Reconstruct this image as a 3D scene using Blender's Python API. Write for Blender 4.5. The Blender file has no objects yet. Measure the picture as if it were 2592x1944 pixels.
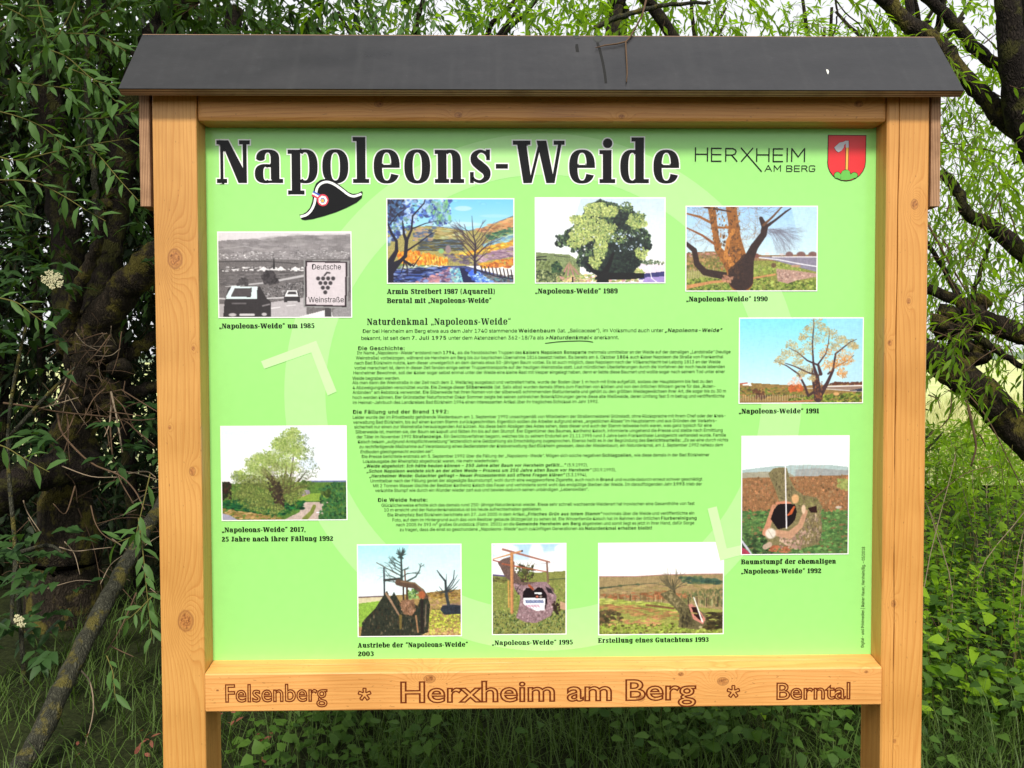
import bpy, math, random
import numpy as np
from mathutils import Vector, Matrix, Euler

random.seed(7)
RNG = np.random.default_rng(7)
SC = bpy.context.scene
COL = SC.collection

# ------------------------------------------------------------------ camera
FPX, CW, CH = 2003.57, 2592.0, 1944.0          # focal length and frame, in photo pixels
CAM = np.array([-0.0492, -1.8214, 1.5])
YAW, PIT, ROL = 0.01665, -0.03045, -0.00336


def cam_axes(yaw, pit, rol):
    cy, sy, cp, sp, cr, sr = (math.cos(yaw), math.sin(yaw), math.cos(pit), math.sin(pit), math.cos(rol), math.sin(rol))
    f = np.array([sy * cp, cy * cp, sp])
    r = np.array([cy, -sy, 0.0])
    u = np.cross(r, f)
    return r * cr + u * sr, u * cr - r * sr, f


AR, AU, AF = cam_axes(YAW, PIT, ROL)
cd = bpy.data.cameras.new('camera')
cd.sensor_width = 36.0
cd.lens = FPX / CW * 36.0
cd.clip_start = 0.05
cd.clip_end = 1500.0
cam = bpy.data.objects.new('camera', cd)
M = Matrix.Identity(4)
for i in range(3):
    M[i][0], M[i][1], M[i][2], M[i][3] = AR[i], AU[i], -AF[i], CAM[i]
cam.matrix_world = M
COL.objects.link(cam)
SC.camera = cam

# ------------------------------------------------------------------ sky, sun, exposure
SUN_EL, SUN_AZ = 47.0, 182.0                    # degrees; azimuth clockwise from +Y: the sun is behind the camera
w = bpy.data.worlds.new('World')
SC.world = w
w.use_nodes = True
nt = w.node_tree
nt.nodes.clear()
sky = nt.nodes.new('ShaderNodeTexSky')
sky.sky_type = 'NISHITA'
sky.sun_disc = False
sky.sun_elevation = math.radians(SUN_EL)
sky.sun_rotation = math.radians(SUN_AZ)
sky.air_density = 1.0
sky.dust_density = 3.0
hs = nt.nodes.new('ShaderNodeHueSaturation')
hs.inputs['Saturation'].default_value = 0.25
mx = nt.nodes.new('ShaderNodeMix')
mx.data_type = 'RGBA'
mx.inputs['Factor'].default_value = 0.72
mx.inputs['B'].default_value = (7.6, 7.65, 7.9, 1)       # even cloud cover
bg = nt.nodes.new('ShaderNodeBackground')
bg.inputs['Strength'].default_value = 0.1
wo = nt.nodes.new('ShaderNodeOutputWorld')
nt.links.new(sky.outputs[0], hs.inputs['Color'])
nt.links.new(hs.outputs[0], mx.inputs['A'])
nt.links.new(mx.outputs['Result'], bg.inputs['Color'])
nt.links.new(bg.outputs[0], wo.inputs[0])

sl = bpy.data.lights.new('sun', 'SUN')
sl.energy = 2.4
sl.angle = math.radians(7)
sl.color = (1.0, 0.93, 0.82)
so = bpy.data.objects.new('sun', sl)
sd = Vector((math.sin(math.radians(SUN_AZ)) * math.cos(math.radians(SUN_EL)),
             math.cos(math.radians(SUN_AZ)) * math.cos(math.radians(SUN_EL)), math.sin(math.radians(SUN_EL))))
so.rotation_euler = sd.to_track_quat('Z', 'Y').to_euler()
so.location = (0, -6, 8)
COL.objects.link(so)
SC.view_settings.view_transform = 'Standard'
SC.view_settings.look = 'None'
SC.view_settings.gamma = 1.0
SC.view_settings.use_curve_mapping = False
SC.view_settings.exposure = 0.66
SC.render.film_transparent = False
SC.cycles.max_bounces = 6
SC.cycles.transparent_max_bounces = 8
SC.cycles.use_denoising = True


# ------------------------------------------------------------------ helpers
def at(u, v, Y):
    """world point at depth Y that stands behind photo pixel (u, v)"""
    d = AF + AR * ((u - CW / 2) / FPX) - AU * ((v - CH / 2) / FPX)
    return CAM + d * ((Y - CAM[1]) / d[1])


def lin(c):
    c = np.asarray(c, float)
    if c.max() > 1.001:
        c = c / 255.0
    return np.where(c <= 0.04045, c / 12.92, ((c + 0.055) / 1.055) ** 2.4)


def tag(o, label=None, cat=None, group=None, kind=None):
    if label: o['label'] = label
    if cat: o['category'] = cat
    if group: o['group'] = group
    if kind: o['kind'] = kind
    return o


def empty(name, loc=(0, 0, 0)):
    o = bpy.data.objects.new(name, None)
    o.empty_display_size = 0.1
    o.location = loc
    COL.objects.link(o)
    return o


def link(name, me, mat=None, parent=None, smooth=False):
    o = bpy.data.objects.new(name, me)
    if mat is not None and not me.materials:
        me.materials.append(mat)
    COL.objects.link(o)
    if parent is not None:
        o.parent = parent
        pl = Vector((0, 0, 0))
        p = parent
        while p is not None:
            pl += p.location
            p = p.parent
        o.location = -pl
    if smooth:
        me.polygons.foreach_set('use_smooth', [True] * len(me.polygons))
    return o


def mesh_np(name, V, F):
    """V (n,3), F list of index arrays or (m,k) array"""
    me = bpy.data.meshes.new(name)
    V = np.asarray(V, np.float32)
    F = np.asarray(F, np.int32)
    k = F.shape[1]
    me.vertices.add(len(V))
    me.vertices.foreach_set('co', V.ravel())
    me.loops.add(F.size)
    me.loops.foreach_set('vertex_index', F.ravel())
    me.polygons.add(len(F))
    me.polygons.foreach_set('loop_start', np.arange(0, F.size, k, dtype=np.int32))
    me.polygons.foreach_set('loop_total', np.full(len(F), k, np.int32))
    me.update(calc_edges=True)
    me.validate()
    return me


class MB:
    """collects shapes for one mesh"""
    def __init__(s):
        s.v, s.f = [], []

    def add(s, V, F):
        n = len(s.v)
        s.v.extend([tuple(p) for p in V])
        s.f.extend([tuple(i + n for i in f) for f in F])

    def box(s, x0, x1, y0, y1, z0, z1, b=0.0):
        """box with chamfered edges"""
        if b <= 0:
            V = [(x, y, z) for x in (x0, x1) for y in (y0, y1) for z in (z0, z1)]
            s.add(V, [(0, 1, 3, 2), (4, 6, 7, 5), (0, 4, 5, 1), (2, 3, 7, 6), (0, 2, 6, 4), (1, 5, 7, 3)])
            return
        import bmesh
        bm = bmesh.new()
        bmesh.ops.create_cube(bm, size=1.0)
        for q in bm.verts:
            q.co = Vector(((x0 + x1) / 2 + q.co.x * (x1 - x0), (y0 + y1) / 2 + q.co.y * (y1 - y0), (z0 + z1) / 2 + q.co.z * (z1 - z0)))
        bmesh.ops.bevel(bm, geom=bm.edges[:], offset=b, segments=2, affect='EDGES', profile=0.6)
        bm.verts.index_update()
        s.add([tuple(q.co) for q in bm.verts], [tuple(q.index for q in f.verts) for f in bm.faces])
        bm.free()

    def tube(s, P, R, n=8, rough=0.0, cap=True):
        P = [np.asarray(p, float) for p in P]
        if not hasattr(R, '__len__'):
            R = [R] * len(P)
        rings = []
        ref = np.array([0.31, 0.2, 0.93])
        for i, p in enumerate(P):
            a = P[max(i - 1, 0)]
            b = P[min(i + 1, len(P) - 1)]
            t = (b - a) / (np.linalg.norm(b - a) + 1e-9)
            e = np.cross(t, ref)
            if np.linalg.norm(e) < 0.1:
                e = np.cross(t, np.array([1.0, 0, 0]))
            e /= np.linalg.norm(e)
            g = np.cross(t, e)
            ring = []
            for k in range(n):
                ang = 2 * math.pi * k / n
                rr = R[i] * (1 + rough * random.uniform(-1, 1))
                ring.append(p + (e * math.cos(ang) + g * math.sin(ang)) * rr)
            rings.append(ring)
        V = [q for r in rings for q in r]
        F = []
        for i in range(len(P) - 1):
            for k in range(n):
                k2 = (k + 1) % n
                F.append((i * n + k, i * n + k2, (i + 1) * n + k2, (i + 1) * n + k))
        if cap:
            F.append(tuple(range(n))[::-1])
            F.append(tuple((len(P) - 1) * n + k for k in range(n)))
        s.add(V, F)

    def build(s, name, mat=None, parent=None, smooth=False):
        me = bpy.data.meshes.new(name)
        me.from_pydata(s.v, [], s.f)
        me.update()
        return link(name, me, mat, parent, smooth)


def cat(P, n=6):
    """Catmull-Rom through points (any dimension)"""
    P = [np.asarray(p, float) for p in P]
    Q = [2 * P[0] - P[1]] + P + [2 * P[-1] - P[-2]]
    out = []
    for i in range(1, len(Q) - 2):
        for k in range(n):
            t = k / n
            a, b, c, d = Q[i - 1], Q[i], Q[i + 1], Q[i + 2]
            out.append(0.5 * ((2 * b) + (c - a) * t + (2 * a - 5 * b + 4 * c - d) * t * t + (3 * b - a - 3 * c + d) * t ** 3))
    out.append(P[-1])
    return out


# ------------------------------------------------------------------ node materials
class NT:
    def __init__(s, name):
        s.m = bpy.data.materials.new(name)
        s.m.use_nodes = True
        s.t = s.m.node_tree
        s.t.nodes.clear()
        s.out = s.n('ShaderNodeOutputMaterial')

    def n(s, kind, **kw):
        nd = s.t.nodes.new(kind)
        for k, v in kw.items():
            setattr(nd, k, v)
        return nd

    def put(s, sock, val):
        if isinstance(val, bpy.types.NodeSocket):
            s.t.links.new(val, sock)
        elif isinstance(val, (tuple, list)) and sock.type == 'RGBA' and len(val) == 3:
            sock.default_value = (*val, 1)
        else:
            sock.default_value = val

    def math(s, op, a, b=0.0, c=None, clamp=False):
        nd = s.n('ShaderNodeMath', operation=op, use_clamp=clamp)
        s.put(nd.inputs[0], a)
        s.put(nd.inputs[1], b)
        if c is not None:
            s.put(nd.inputs[2], c)
        return nd.outputs[0]

    def noise(s, vec, scale, detail=3.0, rough=0.55, dist=0.0):
        nd = s.n('ShaderNodeTexNoise')
        s.put(nd.inputs['Vector'], vec)
        nd.inputs['Scale'].default_value = scale
        nd.inputs['Detail'].default_value = detail
        nd.inputs['Roughness'].default_value = rough
        nd.inputs['Distortion'].default_value = dist
        return nd.outputs['Fac']

    def coord(s, kind='Object'):
        return s.n('ShaderNodeTexCoord').outputs[kind]

    def scale(s, vec, sc, loc=(0, 0, 0)):
        nd = s.n('ShaderNodeMapping')
        s.put(nd.inputs['Vector'], vec)
        nd.inputs['Scale'].default_value = sc
        nd.inputs['Location'].default_value = loc
        return nd.outputs[0]

    def ramp(s, fac, stops, interp='LINEAR'):
        nd = s.n('ShaderNodeValToRGB')
        s.put(nd.inputs[0], fac)
        cr = nd.color_ramp
        cr.interpolation = interp
        while len(cr.elements) < len(stops):
            cr.elements.new(0.5)
        for e, (p, c) in zip(cr.elements, stops):
            e.position = p
            e.color = (*c, 1) if len(c) == 3 else c
        return nd.outputs[0]

    def mix(s, f, a, b, mode='MIX'):
        nd = s.n('ShaderNodeMix', data_type='RGBA', blend_type=mode)
        s.put(nd.inputs[0], f)
        s.put(nd.inputs[6], a)
        s.put(nd.inputs[7], b)
        return nd.outputs[2]

    def bump(s, h, strength=0.3, dist=0.01):
        nd = s.n('ShaderNodeBump')
        nd.inputs['Strength'].default_value = strength
        nd.inputs['Distance'].default_value = dist
        s.put(nd.inputs['Height'], h)
        return nd.outputs[0]

    def bsdf(s, col, rough=0.6, spec=0.4, normal=None, out=True):
        nd = s.n('ShaderNodeBsdfPrincipled')
        s.put(nd.inputs['Base Color'], col)
        s.put(nd.inputs['Roughness'], rough)
        s.put(nd.inputs['Specular IOR Level'], spec)
        if normal is not None:
            s.put(nd.inputs['Normal'], normal)
        if out:
            s.t.links.new(nd.outputs[0], s.out.inputs[0])
        return nd.outputs[0]


def flat_mat(name, c, rough=0.5, spec=0.3):
    t = NT(name)
    v = t.noise(t.coord(), 40, 3)
    t.bsdf(t.mix(1.0, tuple(lin(c)), t.ramp(v, [(0.3, (0.98,) * 3), (0.7, (1.015,) * 3)]), 'MULTIPLY'), rough, spec)
    return t.m


def wood_mat(name, axis, knots, light=1.0, seed=0.0, tint=(1, 1, 1)):
    """glazed spruce: grain runs along `axis`; knots = [(across, along, radius)] in world metres on the front face"""
    t = NT(name)
    co = t.n('ShaderNodeNewGeometry').outputs['Position']
    sp = t.n('ShaderNodeSeparateXYZ')
    t.put(sp.inputs[0], co)
    X, Y, Z = sp.outputs
    al = Z if axis == 'Z' else X
    ac = X if axis == 'Z' else Z
    cb = t.n('ShaderNodeCombineXYZ')
    t.put(cb.inputs[0], t.math('MULTIPLY', ac, 9.0))
    t.put(cb.inputs[1], t.math('MULTIPLY', Y, 9.0))
    t.put(cb.inputs[2], t.math('MULTIPLY_ADD', al, 0.9, seed))
    wob = t.noise(cb.outputs[0], 1.0, 2.5, 0.5)
    # growth-ring phase: distance from a pith line behind the face
    ph = t.math('MULTIPLY_ADD', ac, 95.0, t.math('MULTIPLY', wob, 8.5))
    ph = t.math('ADD', ph, t.math('MULTIPLY', Y, 48.0))
    core = None
    halo = None
    for (ka, kl, kr) in knots:
        dx = t.math('SUBTRACT', ac, ka)
        dz = t.math('MULTIPLY', t.math('SUBTRACT', al, kl), 0.72)
        wv = t.noise(co, 70, 2)
        d2 = t.math('SQRT', t.math('ADD', t.math('MULTIPLY', dx, dx), t.math('MULTIPLY', dz, dz)))
        d2 = t.math('ADD', d2, t.math('MULTIPLY', t.math('SUBTRACT', wv, 0.5), kr * 0.25))
        q = t.math('DIVIDE', d2, kr * 2.6)
        g = t.math('POWER', 2.718, t.math('MULTIPLY', t.math('MULTIPLY', q, q), -1.0))
        dzz = t.math('DIVIDE', t.math('SUBTRACT', al, kl), kr * 7.0)
        dxx = t.math('DIVIDE', dx, kr * 2.6)
        e = t.math('POWER', 2.718, t.math('MULTIPLY', t.math('ADD', t.math('MULTIPLY', dzz, dzz), t.math('MULTIPLY', dxx, dxx)), -1.0))
        ph = t.math('ADD', ph, t.math('MULTIPLY', e, 3.2 if kr > 0.006 else 1.2))
        ph = t.math('ADD', ph, t.math('MULTIPLY', g, 5.0 if kr > 0.006 else 1.5))
        c = t.math('SUBTRACT', 1.0, t.math('DIVIDE', t.math('SUBTRACT', d2, kr * 0.75), kr * 0.4), clamp=True)
        core = c if core is None else t.math('MAXIMUM', core, c)
        h = t.math('SUBTRACT', 1.0, t.math('DIVIDE', t.math('ABSOLUTE', t.math('SUBTRACT', d2, kr * 1.15)), kr * 0.22), clamp=True)
        halo = h if halo is None else t.math('MAXIMUM', halo, h)
    fr = t.math('FRACT', ph)
    ring = t.ramp(fr, [(0.0, (0.0,) * 3), (0.6, (0.25,) * 3), (0.88, (0.9,) * 3), (1.0, (0.1,) * 3)])
    fine = t.n('ShaderNodeCombineXYZ')
    t.put(fine.inputs[0], t.math('MULTIPLY', ac, 420.0))
    t.put(fine.inputs[1], t.math('MULTIPLY', Y, 420.0))
    t.put(fine.inputs[2], t.math('MULTIPLY', al, 11.0))
    fb = t.noise(fine.outputs[0], 1.0, 3, 0.6)
    big = t.noise(co, 3.2, 3, 0.5)
    a = tuple(np.array([0.66, 0.35, 0.098]) * light * np.array(tint))
    b = tuple(np.array([0.46, 0.17, 0.030]) * light * np.array(tint))
    col = t.mix(t.math('MULTIPLY', ring, 0.52), a, b)
    col = t.mix(t.ramp(fb, [(0.35, (0.0,) * 3), (0.75, (0.35,) * 3)]), col, tuple(np.array(b) * 0.8))
    col = t.mix(1.0, col, t.ramp(big, [(0.28, (0.80, 0.76, 0.70)), (0.5, (1.0, 1.0, 1.0)), (0.72, (1.12, 1.14, 1.2))]), 'MULTIPLY')
    chk = t.n('ShaderNodeCombineXYZ')
    t.put(chk.inputs[0], t.math('MULTIPLY', ac, 150.0))
    t.put(chk.inputs[1], t.math('MULTIPLY', Y, 150.0))
    t.put(chk.inputs[2], t.math('MULTIPLY_ADD', al, 4.0, seed))
    cn = t.noise(chk.outputs[0], 1.0, 4, 0.6)
    col = t.mix(t.ramp(cn, [(0.70, (0.0,) * 3), (0.76, (0.6,) * 3)]), col, (0.20, 0.075, 0.02))
    pores = t.noise(t.scale(co, (1, 1, 0.35) if axis == 'Z' else (0.35, 1, 1)), 260, 1)
    col = t.mix(t.ramp(pores, [(0.70, (0.0,) * 3), (0.78, (0.55,) * 3)]), col, (0.16, 0.06, 0.02))
    if core is not None:
        kc = t.noise(co, 190, 3)
        kcol = t.mix(t.ramp(kc, [(0.35, (0,) * 3), (0.6, (1,) * 3)]), (0.16, 0.05, 0.015), (0.50, 0.21, 0.06))
        col = t.mix(t.math('MULTIPLY', core, 0.9), col, kcol)
        col = t.mix(t.math('MULTIPLY', halo, 0.7), col, (0.24, 0.085, 0.028))
    hgt = t.math('ADD', t.math('MULTIPLY', ring, -0.5), t.math('MULTIPLY', fb, 0.5))
    t.bsdf(col, t.ramp(big, [(0.3, (0.30,) * 3), (0.7, (0.46,) * 3)]), 0.4, t.bump(hgt, 0.3, 0.0012))
    return t.m


def ply_mat(name, axis):
    """plywood edge: veneers stacked along `axis` (0,1,2)"""
    t = NT(name)
    co = t.coord()
    sp = t.n('ShaderNodeSeparateXYZ')
    t.put(sp.inputs[0], co)
    a = sp.outputs[axis]
    nz = t.noise(t.scale(co, (1, 1, 1)), 90, 3)
    s = t.math('FRACT', t.math('ADD', t.math('MULTIPLY', a, 1 / 0.0037), t.math('MULTIPLY', nz, 0.12)))
    col = t.ramp(s, [(0.0, (0.10, 0.043, 0.018)), (0.18, (0.14, 0.065, 0.03)), (0.3, (0.50, 0.29, 0.16)), (0.9, (0.42, 0.24, 0.13)), (1.0, (0.14, 0.065, 0.03))])
    col = t.mix(t.ramp(t.noise(co, 14, 4), [(0.46, (0,) * 3), (0.66, (0.4,) * 3)]), col, (0.09, 0.04, 0.02))
    t.bsdf(col, 0.7, 0.2, t.bump(s, 0.5, 0.001))
    return t.m


def bark_mat(name, c1, c2, moss=None, scale=1.0):
    t = NT(name)
    co = t.n('ShaderNodeNewGeometry').outputs['Position']
    n1 = t.noise(t.scale(co, (1, 1, 0.35)), 26 * scale, 6, 0.7, 0.6)
    vo = t.n('ShaderNodeTexVoronoi', feature='DISTANCE_TO_EDGE')
    wv = t.n('ShaderNodeVectorMath', operation='MULTIPLY_ADD')
    nv = t.n('ShaderNodeTexNoise')
    nv.inputs['Scale'].default_value = 18
    t.put(nv.inputs['Vector'], co)
    t.put(wv.inputs[0], nv.outputs['Color'])
    wv.inputs[1].default_value = (.05, .05, .05)
    t.put(wv.inputs[2], co)
    t.put(vo.inputs['Vector'], t.scale(wv.outputs[0], (1, 1, 0.22)))
    vo.inputs['Scale'].default_value = 75 * scale
    crack = t.ramp(vo.outputs['Distance'], [(0.0, (0.45,) * 3), (0.25, (1,) * 3)])
    col = t.mix(1.0, t.ramp(n1, [(0.3, c1), (0.68, c2)]), crack, 'MULTIPLY')
    if moss:
        mm = t.noise(co, 9 * scale, 5, 0.65)
        col = t.mix(t.ramp(mm, [(0.50, (0,) * 3), (0.60, (0.75,) * 3)]), col, moss)
    h = t.math('ADD', n1, t.math('MULTIPLY', vo.outputs['Distance'], 1.5))
    t.bsdf(col, 0.9, 0.15, t.bump(h, 0.9, 0.012))
    return t.m


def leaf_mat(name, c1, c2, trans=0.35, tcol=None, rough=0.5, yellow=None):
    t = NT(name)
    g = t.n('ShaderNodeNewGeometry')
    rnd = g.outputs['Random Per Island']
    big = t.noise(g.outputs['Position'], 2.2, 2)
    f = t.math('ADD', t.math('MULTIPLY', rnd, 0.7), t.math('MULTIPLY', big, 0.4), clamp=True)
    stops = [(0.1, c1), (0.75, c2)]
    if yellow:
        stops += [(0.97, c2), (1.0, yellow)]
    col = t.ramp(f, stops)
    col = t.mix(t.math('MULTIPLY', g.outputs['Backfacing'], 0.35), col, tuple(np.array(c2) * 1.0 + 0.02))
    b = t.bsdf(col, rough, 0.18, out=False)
    tr = t.n('ShaderNodeBsdfTranslucent')
    t.put(tr.inputs[0], t.mix(1.0, col, tcol or (1.6, 1.7, 0.5), 'MULTIPLY'))
    ms = t.n('ShaderNodeMixShader')
    ms.inputs[0].default_value = trans
    t.t.links.new(b, ms.inputs[1])
    t.t.links.new(tr.outputs[0], ms.inputs[2])
    t.t.links.new(ms.outputs[0], t.out.inputs[0])
    return t.m


# ------------------------------------------------------------------ board layout (metres)
XL0, XL1, XR0, XR1 = -0.8316, -0.7318, 0.8460, 0.9444     # post edges
REC, DEP = 0.0539, 0.1018                                  # panel recess, post depth
ZPT, ZPB = 2.0439, 0.7872                                  # panel top and bottom
ZBT, ZBB = 0.7782, 0.6893                                  # lower rail
ZTB = 2.0438                                               # underside of upper rail
PW, PH = XR0 - XL1, ZPT - ZPB
_R2, _U2, _F2 = cam_axes(0.0117, -0.0183, -0.0035)


def lens(u, v, yp):
    """photo pixel -> metres on the board plane, with the photo's lens curvature taken out"""
    xd, yd = (u - CW / 2) / FPX, (v - CH / 2) / FPX
    x, y = xd, yd
    for _ in range(8):
        k = 1 - 0.0653 * (x * x + y * y)
        x, y = xd / k, yd / k
    d = _F2 + _R2 * x - _U2 * y
    q = np.array([-0.0492, -1.8214, 0.0]) + d * ((yp + 1.8214) / d[1])
    return q[0], q[2]


def pp(u, v):
    x, z = lens(u, v, 0.0539)
    return XL1 + (x + 0.7527) / 1.604 * PW, ZPB + (z + 0.6973) / 1.2752 * PH


def pr(u, v):
    x, z = lens(u, v, 0.0)
    return XL1 + (x + 0.7527) / 1.604 * PW, ZBB + (z + 0.7993) / 0.0915 * (ZBT - ZBB)


# ------------------------------------------------------------------ bold condensed slab lettering, drawn here
OO = 0.0                                        # extra margin, used for the white outline


def gR(a, b, c, d):
    return [[(a - OO, b - OO), (c + OO, b - OO), (c + OO, d + OO), (a - OO, d + OO)]]


def gP(P):
    if OO <= 0:
        return [P]
    out = [P]
    for i in range(len(P)):
        a, b = np.array(P[i], float), np.array(P[(i + 1) % len(P)], float)
        t_ = (b - a) / (np.linalg.norm(b - a) + 1e-9)
        n_ = np.array([-t_[1], t_[0]]) * OO
        e = t_ * OO * .6
        out.append([tuple(a + n_ - e), tuple(b + n_ + e), tuple(b - n_ + e), tuple(a - n_ - e)])
    return out


def gring(cx, cy, rx, ry, wx, wy, a0=0, a1=360, n=2.5, seg=40):
    if OO > 0:
        rx, ry, wx, wy = rx + OO, ry + OO, wx + 2 * OO, wy + 2 * OO
        if a1 - a0 < 359:
            a0, a1 = a0 - math.degrees(OO / ry), a1 + math.degrees(OO / ry)
    k = max(4, int(seg * abs(a1 - a0) / 360))
    po, pi_ = [], []
    for i in range(k + 1):
        a = math.radians(a0 + (a1 - a0) * i / k)
        c, s = math.cos(a), math.sin(a)
        ex = abs(c) ** (2 / n) * (1 if c >= 0 else -1)
        ey = abs(s) ** (2 / n) * (1 if s >= 0 else -1)
        po.append((cx + rx * ex, cy + ry * ey))
        pi_.append((cx + (rx - wx) * ex, cy + (ry - wy) * ey))
    return [[po[i], po[i + 1], pi_[i + 1], pi_[i]] for i in range(k)]


def gdisc(cx, cy, rx, ry, seg=16):
    rx, ry = rx + OO, ry + OO
    return [[(cx + rx * math.cos(2 * math.pi * i / seg), cy + ry * math.sin(2 * math.pi * i / seg)) for i in range(seg)]]


def gstroke(P, W, n=5):
    Q = cat([(x, y, w_ + 2 * OO) for (x, y), w_ in zip(P, W)], n)
    L, Rr = [], []
    for i, q in enumerate(Q):
        a, b = Q[max(i - 1, 0)], Q[min(i + 1, len(Q) - 1)]
        t = np.array([b[0] - a[0], b[1] - a[1]])
        t /= np.linalg.norm(t) + 1e-9
        L.append((q[0] - t[1] * q[2] / 2, q[1] + t[0] * q[2] / 2))
        Rr.append((q[0] + t[1] * q[2] / 2, q[1] - t[0] * q[2] / 2))
    return [[L[i], L[i + 1], Rr[i + 1], Rr[i]] for i in range(len(L) - 1)]


def glyphs():
    R, O, D, S = gR, gring, gdisc, gstroke
    G = {}
    G['N'] = (79, gP([(8.5, 100), (28, 100), (15.5, 72), (15.5, 0), (8.5, 0)]) + gP([(10, 100), (28, 100), (71, 18), (71, 0), (51, 0)]) + R(62, 10, 71, 100) + R(0, 0, 24, 9.5) + R(0, 90.5, 20, 100) + R(53.5, 90.5, 79, 100))
    G['a'] = (67.5, O(31, 56, 27.5, 22.5, 20.5, 7, 0, 180) + D(14, 58, 10.2, 6) + R(38, 8, 58.5, 57) + R(40, 0, 67, 9.5) + O(26, 22, 26, 22.5, 20, 6.5, 60, 300) + R(26, 37, 40, 43.5) + R(34, 0, 44, 6))
    G['n'] = (70, R(0, 68.5, 15, 78) + R(7, 0, 28, 78) + R(0, 0, 34, 9.5) + O(35.5, 48, 27, 30.5, 20.5, 7.5, 0, 125) + R(42, 0, 62.5, 49) + R(37, 0, 70, 9.5))
    G['m'] = (105, R(0, 68.5, 15, 78) + R(7, 0, 28, 78) + R(0, 0, 33, 9.5) + O(35.5, 48, 27, 30.5, 20.5, 7.5, 0, 125) + R(42, 0, 62.5, 49) + R(38, 0, 67, 9.5) + O(70, 48, 27, 30.5, 20.5, 7.5, 0, 125) + R(76.5, 0, 97, 49) + R(72, 0, 105, 9.5))
    G['h'] = (70, R(0, 98.5, 15, 108) + R(7, 0, 28, 108) + R(0, 0, 34, 9.5) + O(35.5, 48, 27, 30.5, 20.5, 7.5, 0, 125) + R(42, 0, 62.5, 49) + R(37, 0, 70, 9.5))
    G['p'] = (71, R(0, 68.5, 15, 78) + R(9, -27, 30, 78) + R(0, -27, 39, -17.5) + O(41, 39, 30, 39.8, 20, 7, -122, 122))
    G['q'] = (71, R(54, 68.5, 68, 78) + R(41, -27, 62, 78) + R(32, -27, 71, -17.5) + O(30, 39, 30, 39.8, 20, 7, 58, 302))
    G['o'] = (62, O(31, 39, 31, 40, 20, 7))
    G['e'] = (62, O(31, 39, 31, 40, 20, 7, 0, 334) + R(12, 36, 62, 43))
    G['c'] = (57, O(31, 39, 31, 40, 20, 7, 42, 335) + D(45.5, 56, 10, 8))
    G['l'] = (38.5, R(9, 0, 30, 108) + R(0, 98.5, 15, 108) + R(0, 0, 38.5, 9.5))
    G['i'] = (39, R(8, 0, 29, 78) + R(0, 68.5, 15, 78) + R(0, 0, 38, 9.5) + D(19.5, 94, 11.5, 11.5))
    G['d'] = (69, O(29, 39, 29, 39.8, 19.5, 7, 58, 302) + R(36, 0, 57, 108) + R(27, 98.5, 40, 108) + R(41, 0, 69, 9.5))
    G['b'] = (68, R(0, 98.5, 15, 108) + R(7, 2, 28, 108) + O(39, 39, 29, 39.8, 19.5, 7, -122, 122))
    G['s'] = (54, S([(46, 60), (40, 71), (27, 75), (14, 66), (15, 52), (28, 40), (42, 27), (42, 12), (28, 3.5), (13, 8), (7, 20)], [6, 7, 7.5, 14, 20, 22, 20, 14, 7.5, 7, 6]) + R(42, 54, 51, 79) + R(3, 0, 12, 26))
    G['W'] = (124, gP([(9, 100), (31, 100), (45, 0), (25, 0)]) + gP([(38, 0), (45, 0), (67, 88), (60, 88)]) + gP([(57, 100), (80, 100), (100, 0), (80, 0)]) + gP([(92, 0), (100, 0), (118, 100), (110, 100)]) + R(0, 90.5, 42, 100) + R(98, 90.5, 124, 100))
    G['-'] = (30, R(0, 34, 29, 45))
    G['u'] = (70, R(0, 68.5, 15, 78) + R(7, 28, 28, 78) + O(35, 30, 28, 30.5, 20.5, 7.5, 180, 300) + R(42, 0, 62.5, 78) + R(35, 68.5, 50, 78) + R(55, 0, 70, 9.5))
    G['r'] = (52, R(0, 68.5, 15, 78) + R(7, 0, 28, 78) + R(0, 0, 37, 9.5) + O(38, 55, 14, 24, 8, 8, 60, 170) + D(43, 66, 9, 11))
    G['t'] = (42, R(9, 14, 29, 98) + R(0, 69, 40, 78) + O(29, 16, 20, 16.5, 19, 7, 180, 330))
    G['f'] = (46, R(9, 0, 29, 92) + R(0, 69, 40, 78) + R(0, 0, 38, 9.5) + O(29, 90, 20, 18, 19, 7, 40, 180) + D(39, 97, 7, 8))
    G['g'] = (66, O(30, 40, 29, 38, 19.5, 7, 58, 302) + R(38, -8, 58, 78) + R(52, 68.5, 66, 78) + O(32, -8, 26, 20, 18, 7, 190, 360))
    G['k'] = (70, R(0, 98.5, 15, 108) + R(7, 0, 28, 108) + R(0, 0, 34, 9.5) + [[(28, 30), (50, 72), (59, 72), (28, 18)], [(30, 44), (42, 52), (66, 4), (45, 4)]] + R(40, 68.5, 66, 78) + R(40, 0, 70, 9.5))
    G['A'] = (86, [[(8, 0), (16, 0), (46, 98), (38, 98)], [(34, 100), (54, 100), (78, 0), (57, 0)]] + R(22, 26, 62, 34) + R(0, 0, 28, 9.5) + R(48, 0, 86, 9.5) + R(28, 91, 52, 100))
    G['B'] = (80, R(0, 90.5, 30, 100) + R(9, 0, 31, 100) + R(0, 0, 30, 9.5) + O(44, 76, 28, 24, 20, 8, -90, 90) + O(46, 27, 32, 27, 21, 8, -90, 90) + R(25, 92, 46, 100) + R(25, 47, 48, 55) + R(25, 0, 48, 8))
    G['S'] = (66, S([(56, 76), (50, 90), (33, 96), (15, 84), (16, 66), (34, 51), (52, 36), (53, 16), (34, 4), (15, 10), (8, 27)], [7, 8, 8, 15, 22, 24, 22, 15, 8, 8, 7]) + R(53, 70, 61, 100) + R(3, 0, 11, 32))
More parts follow.
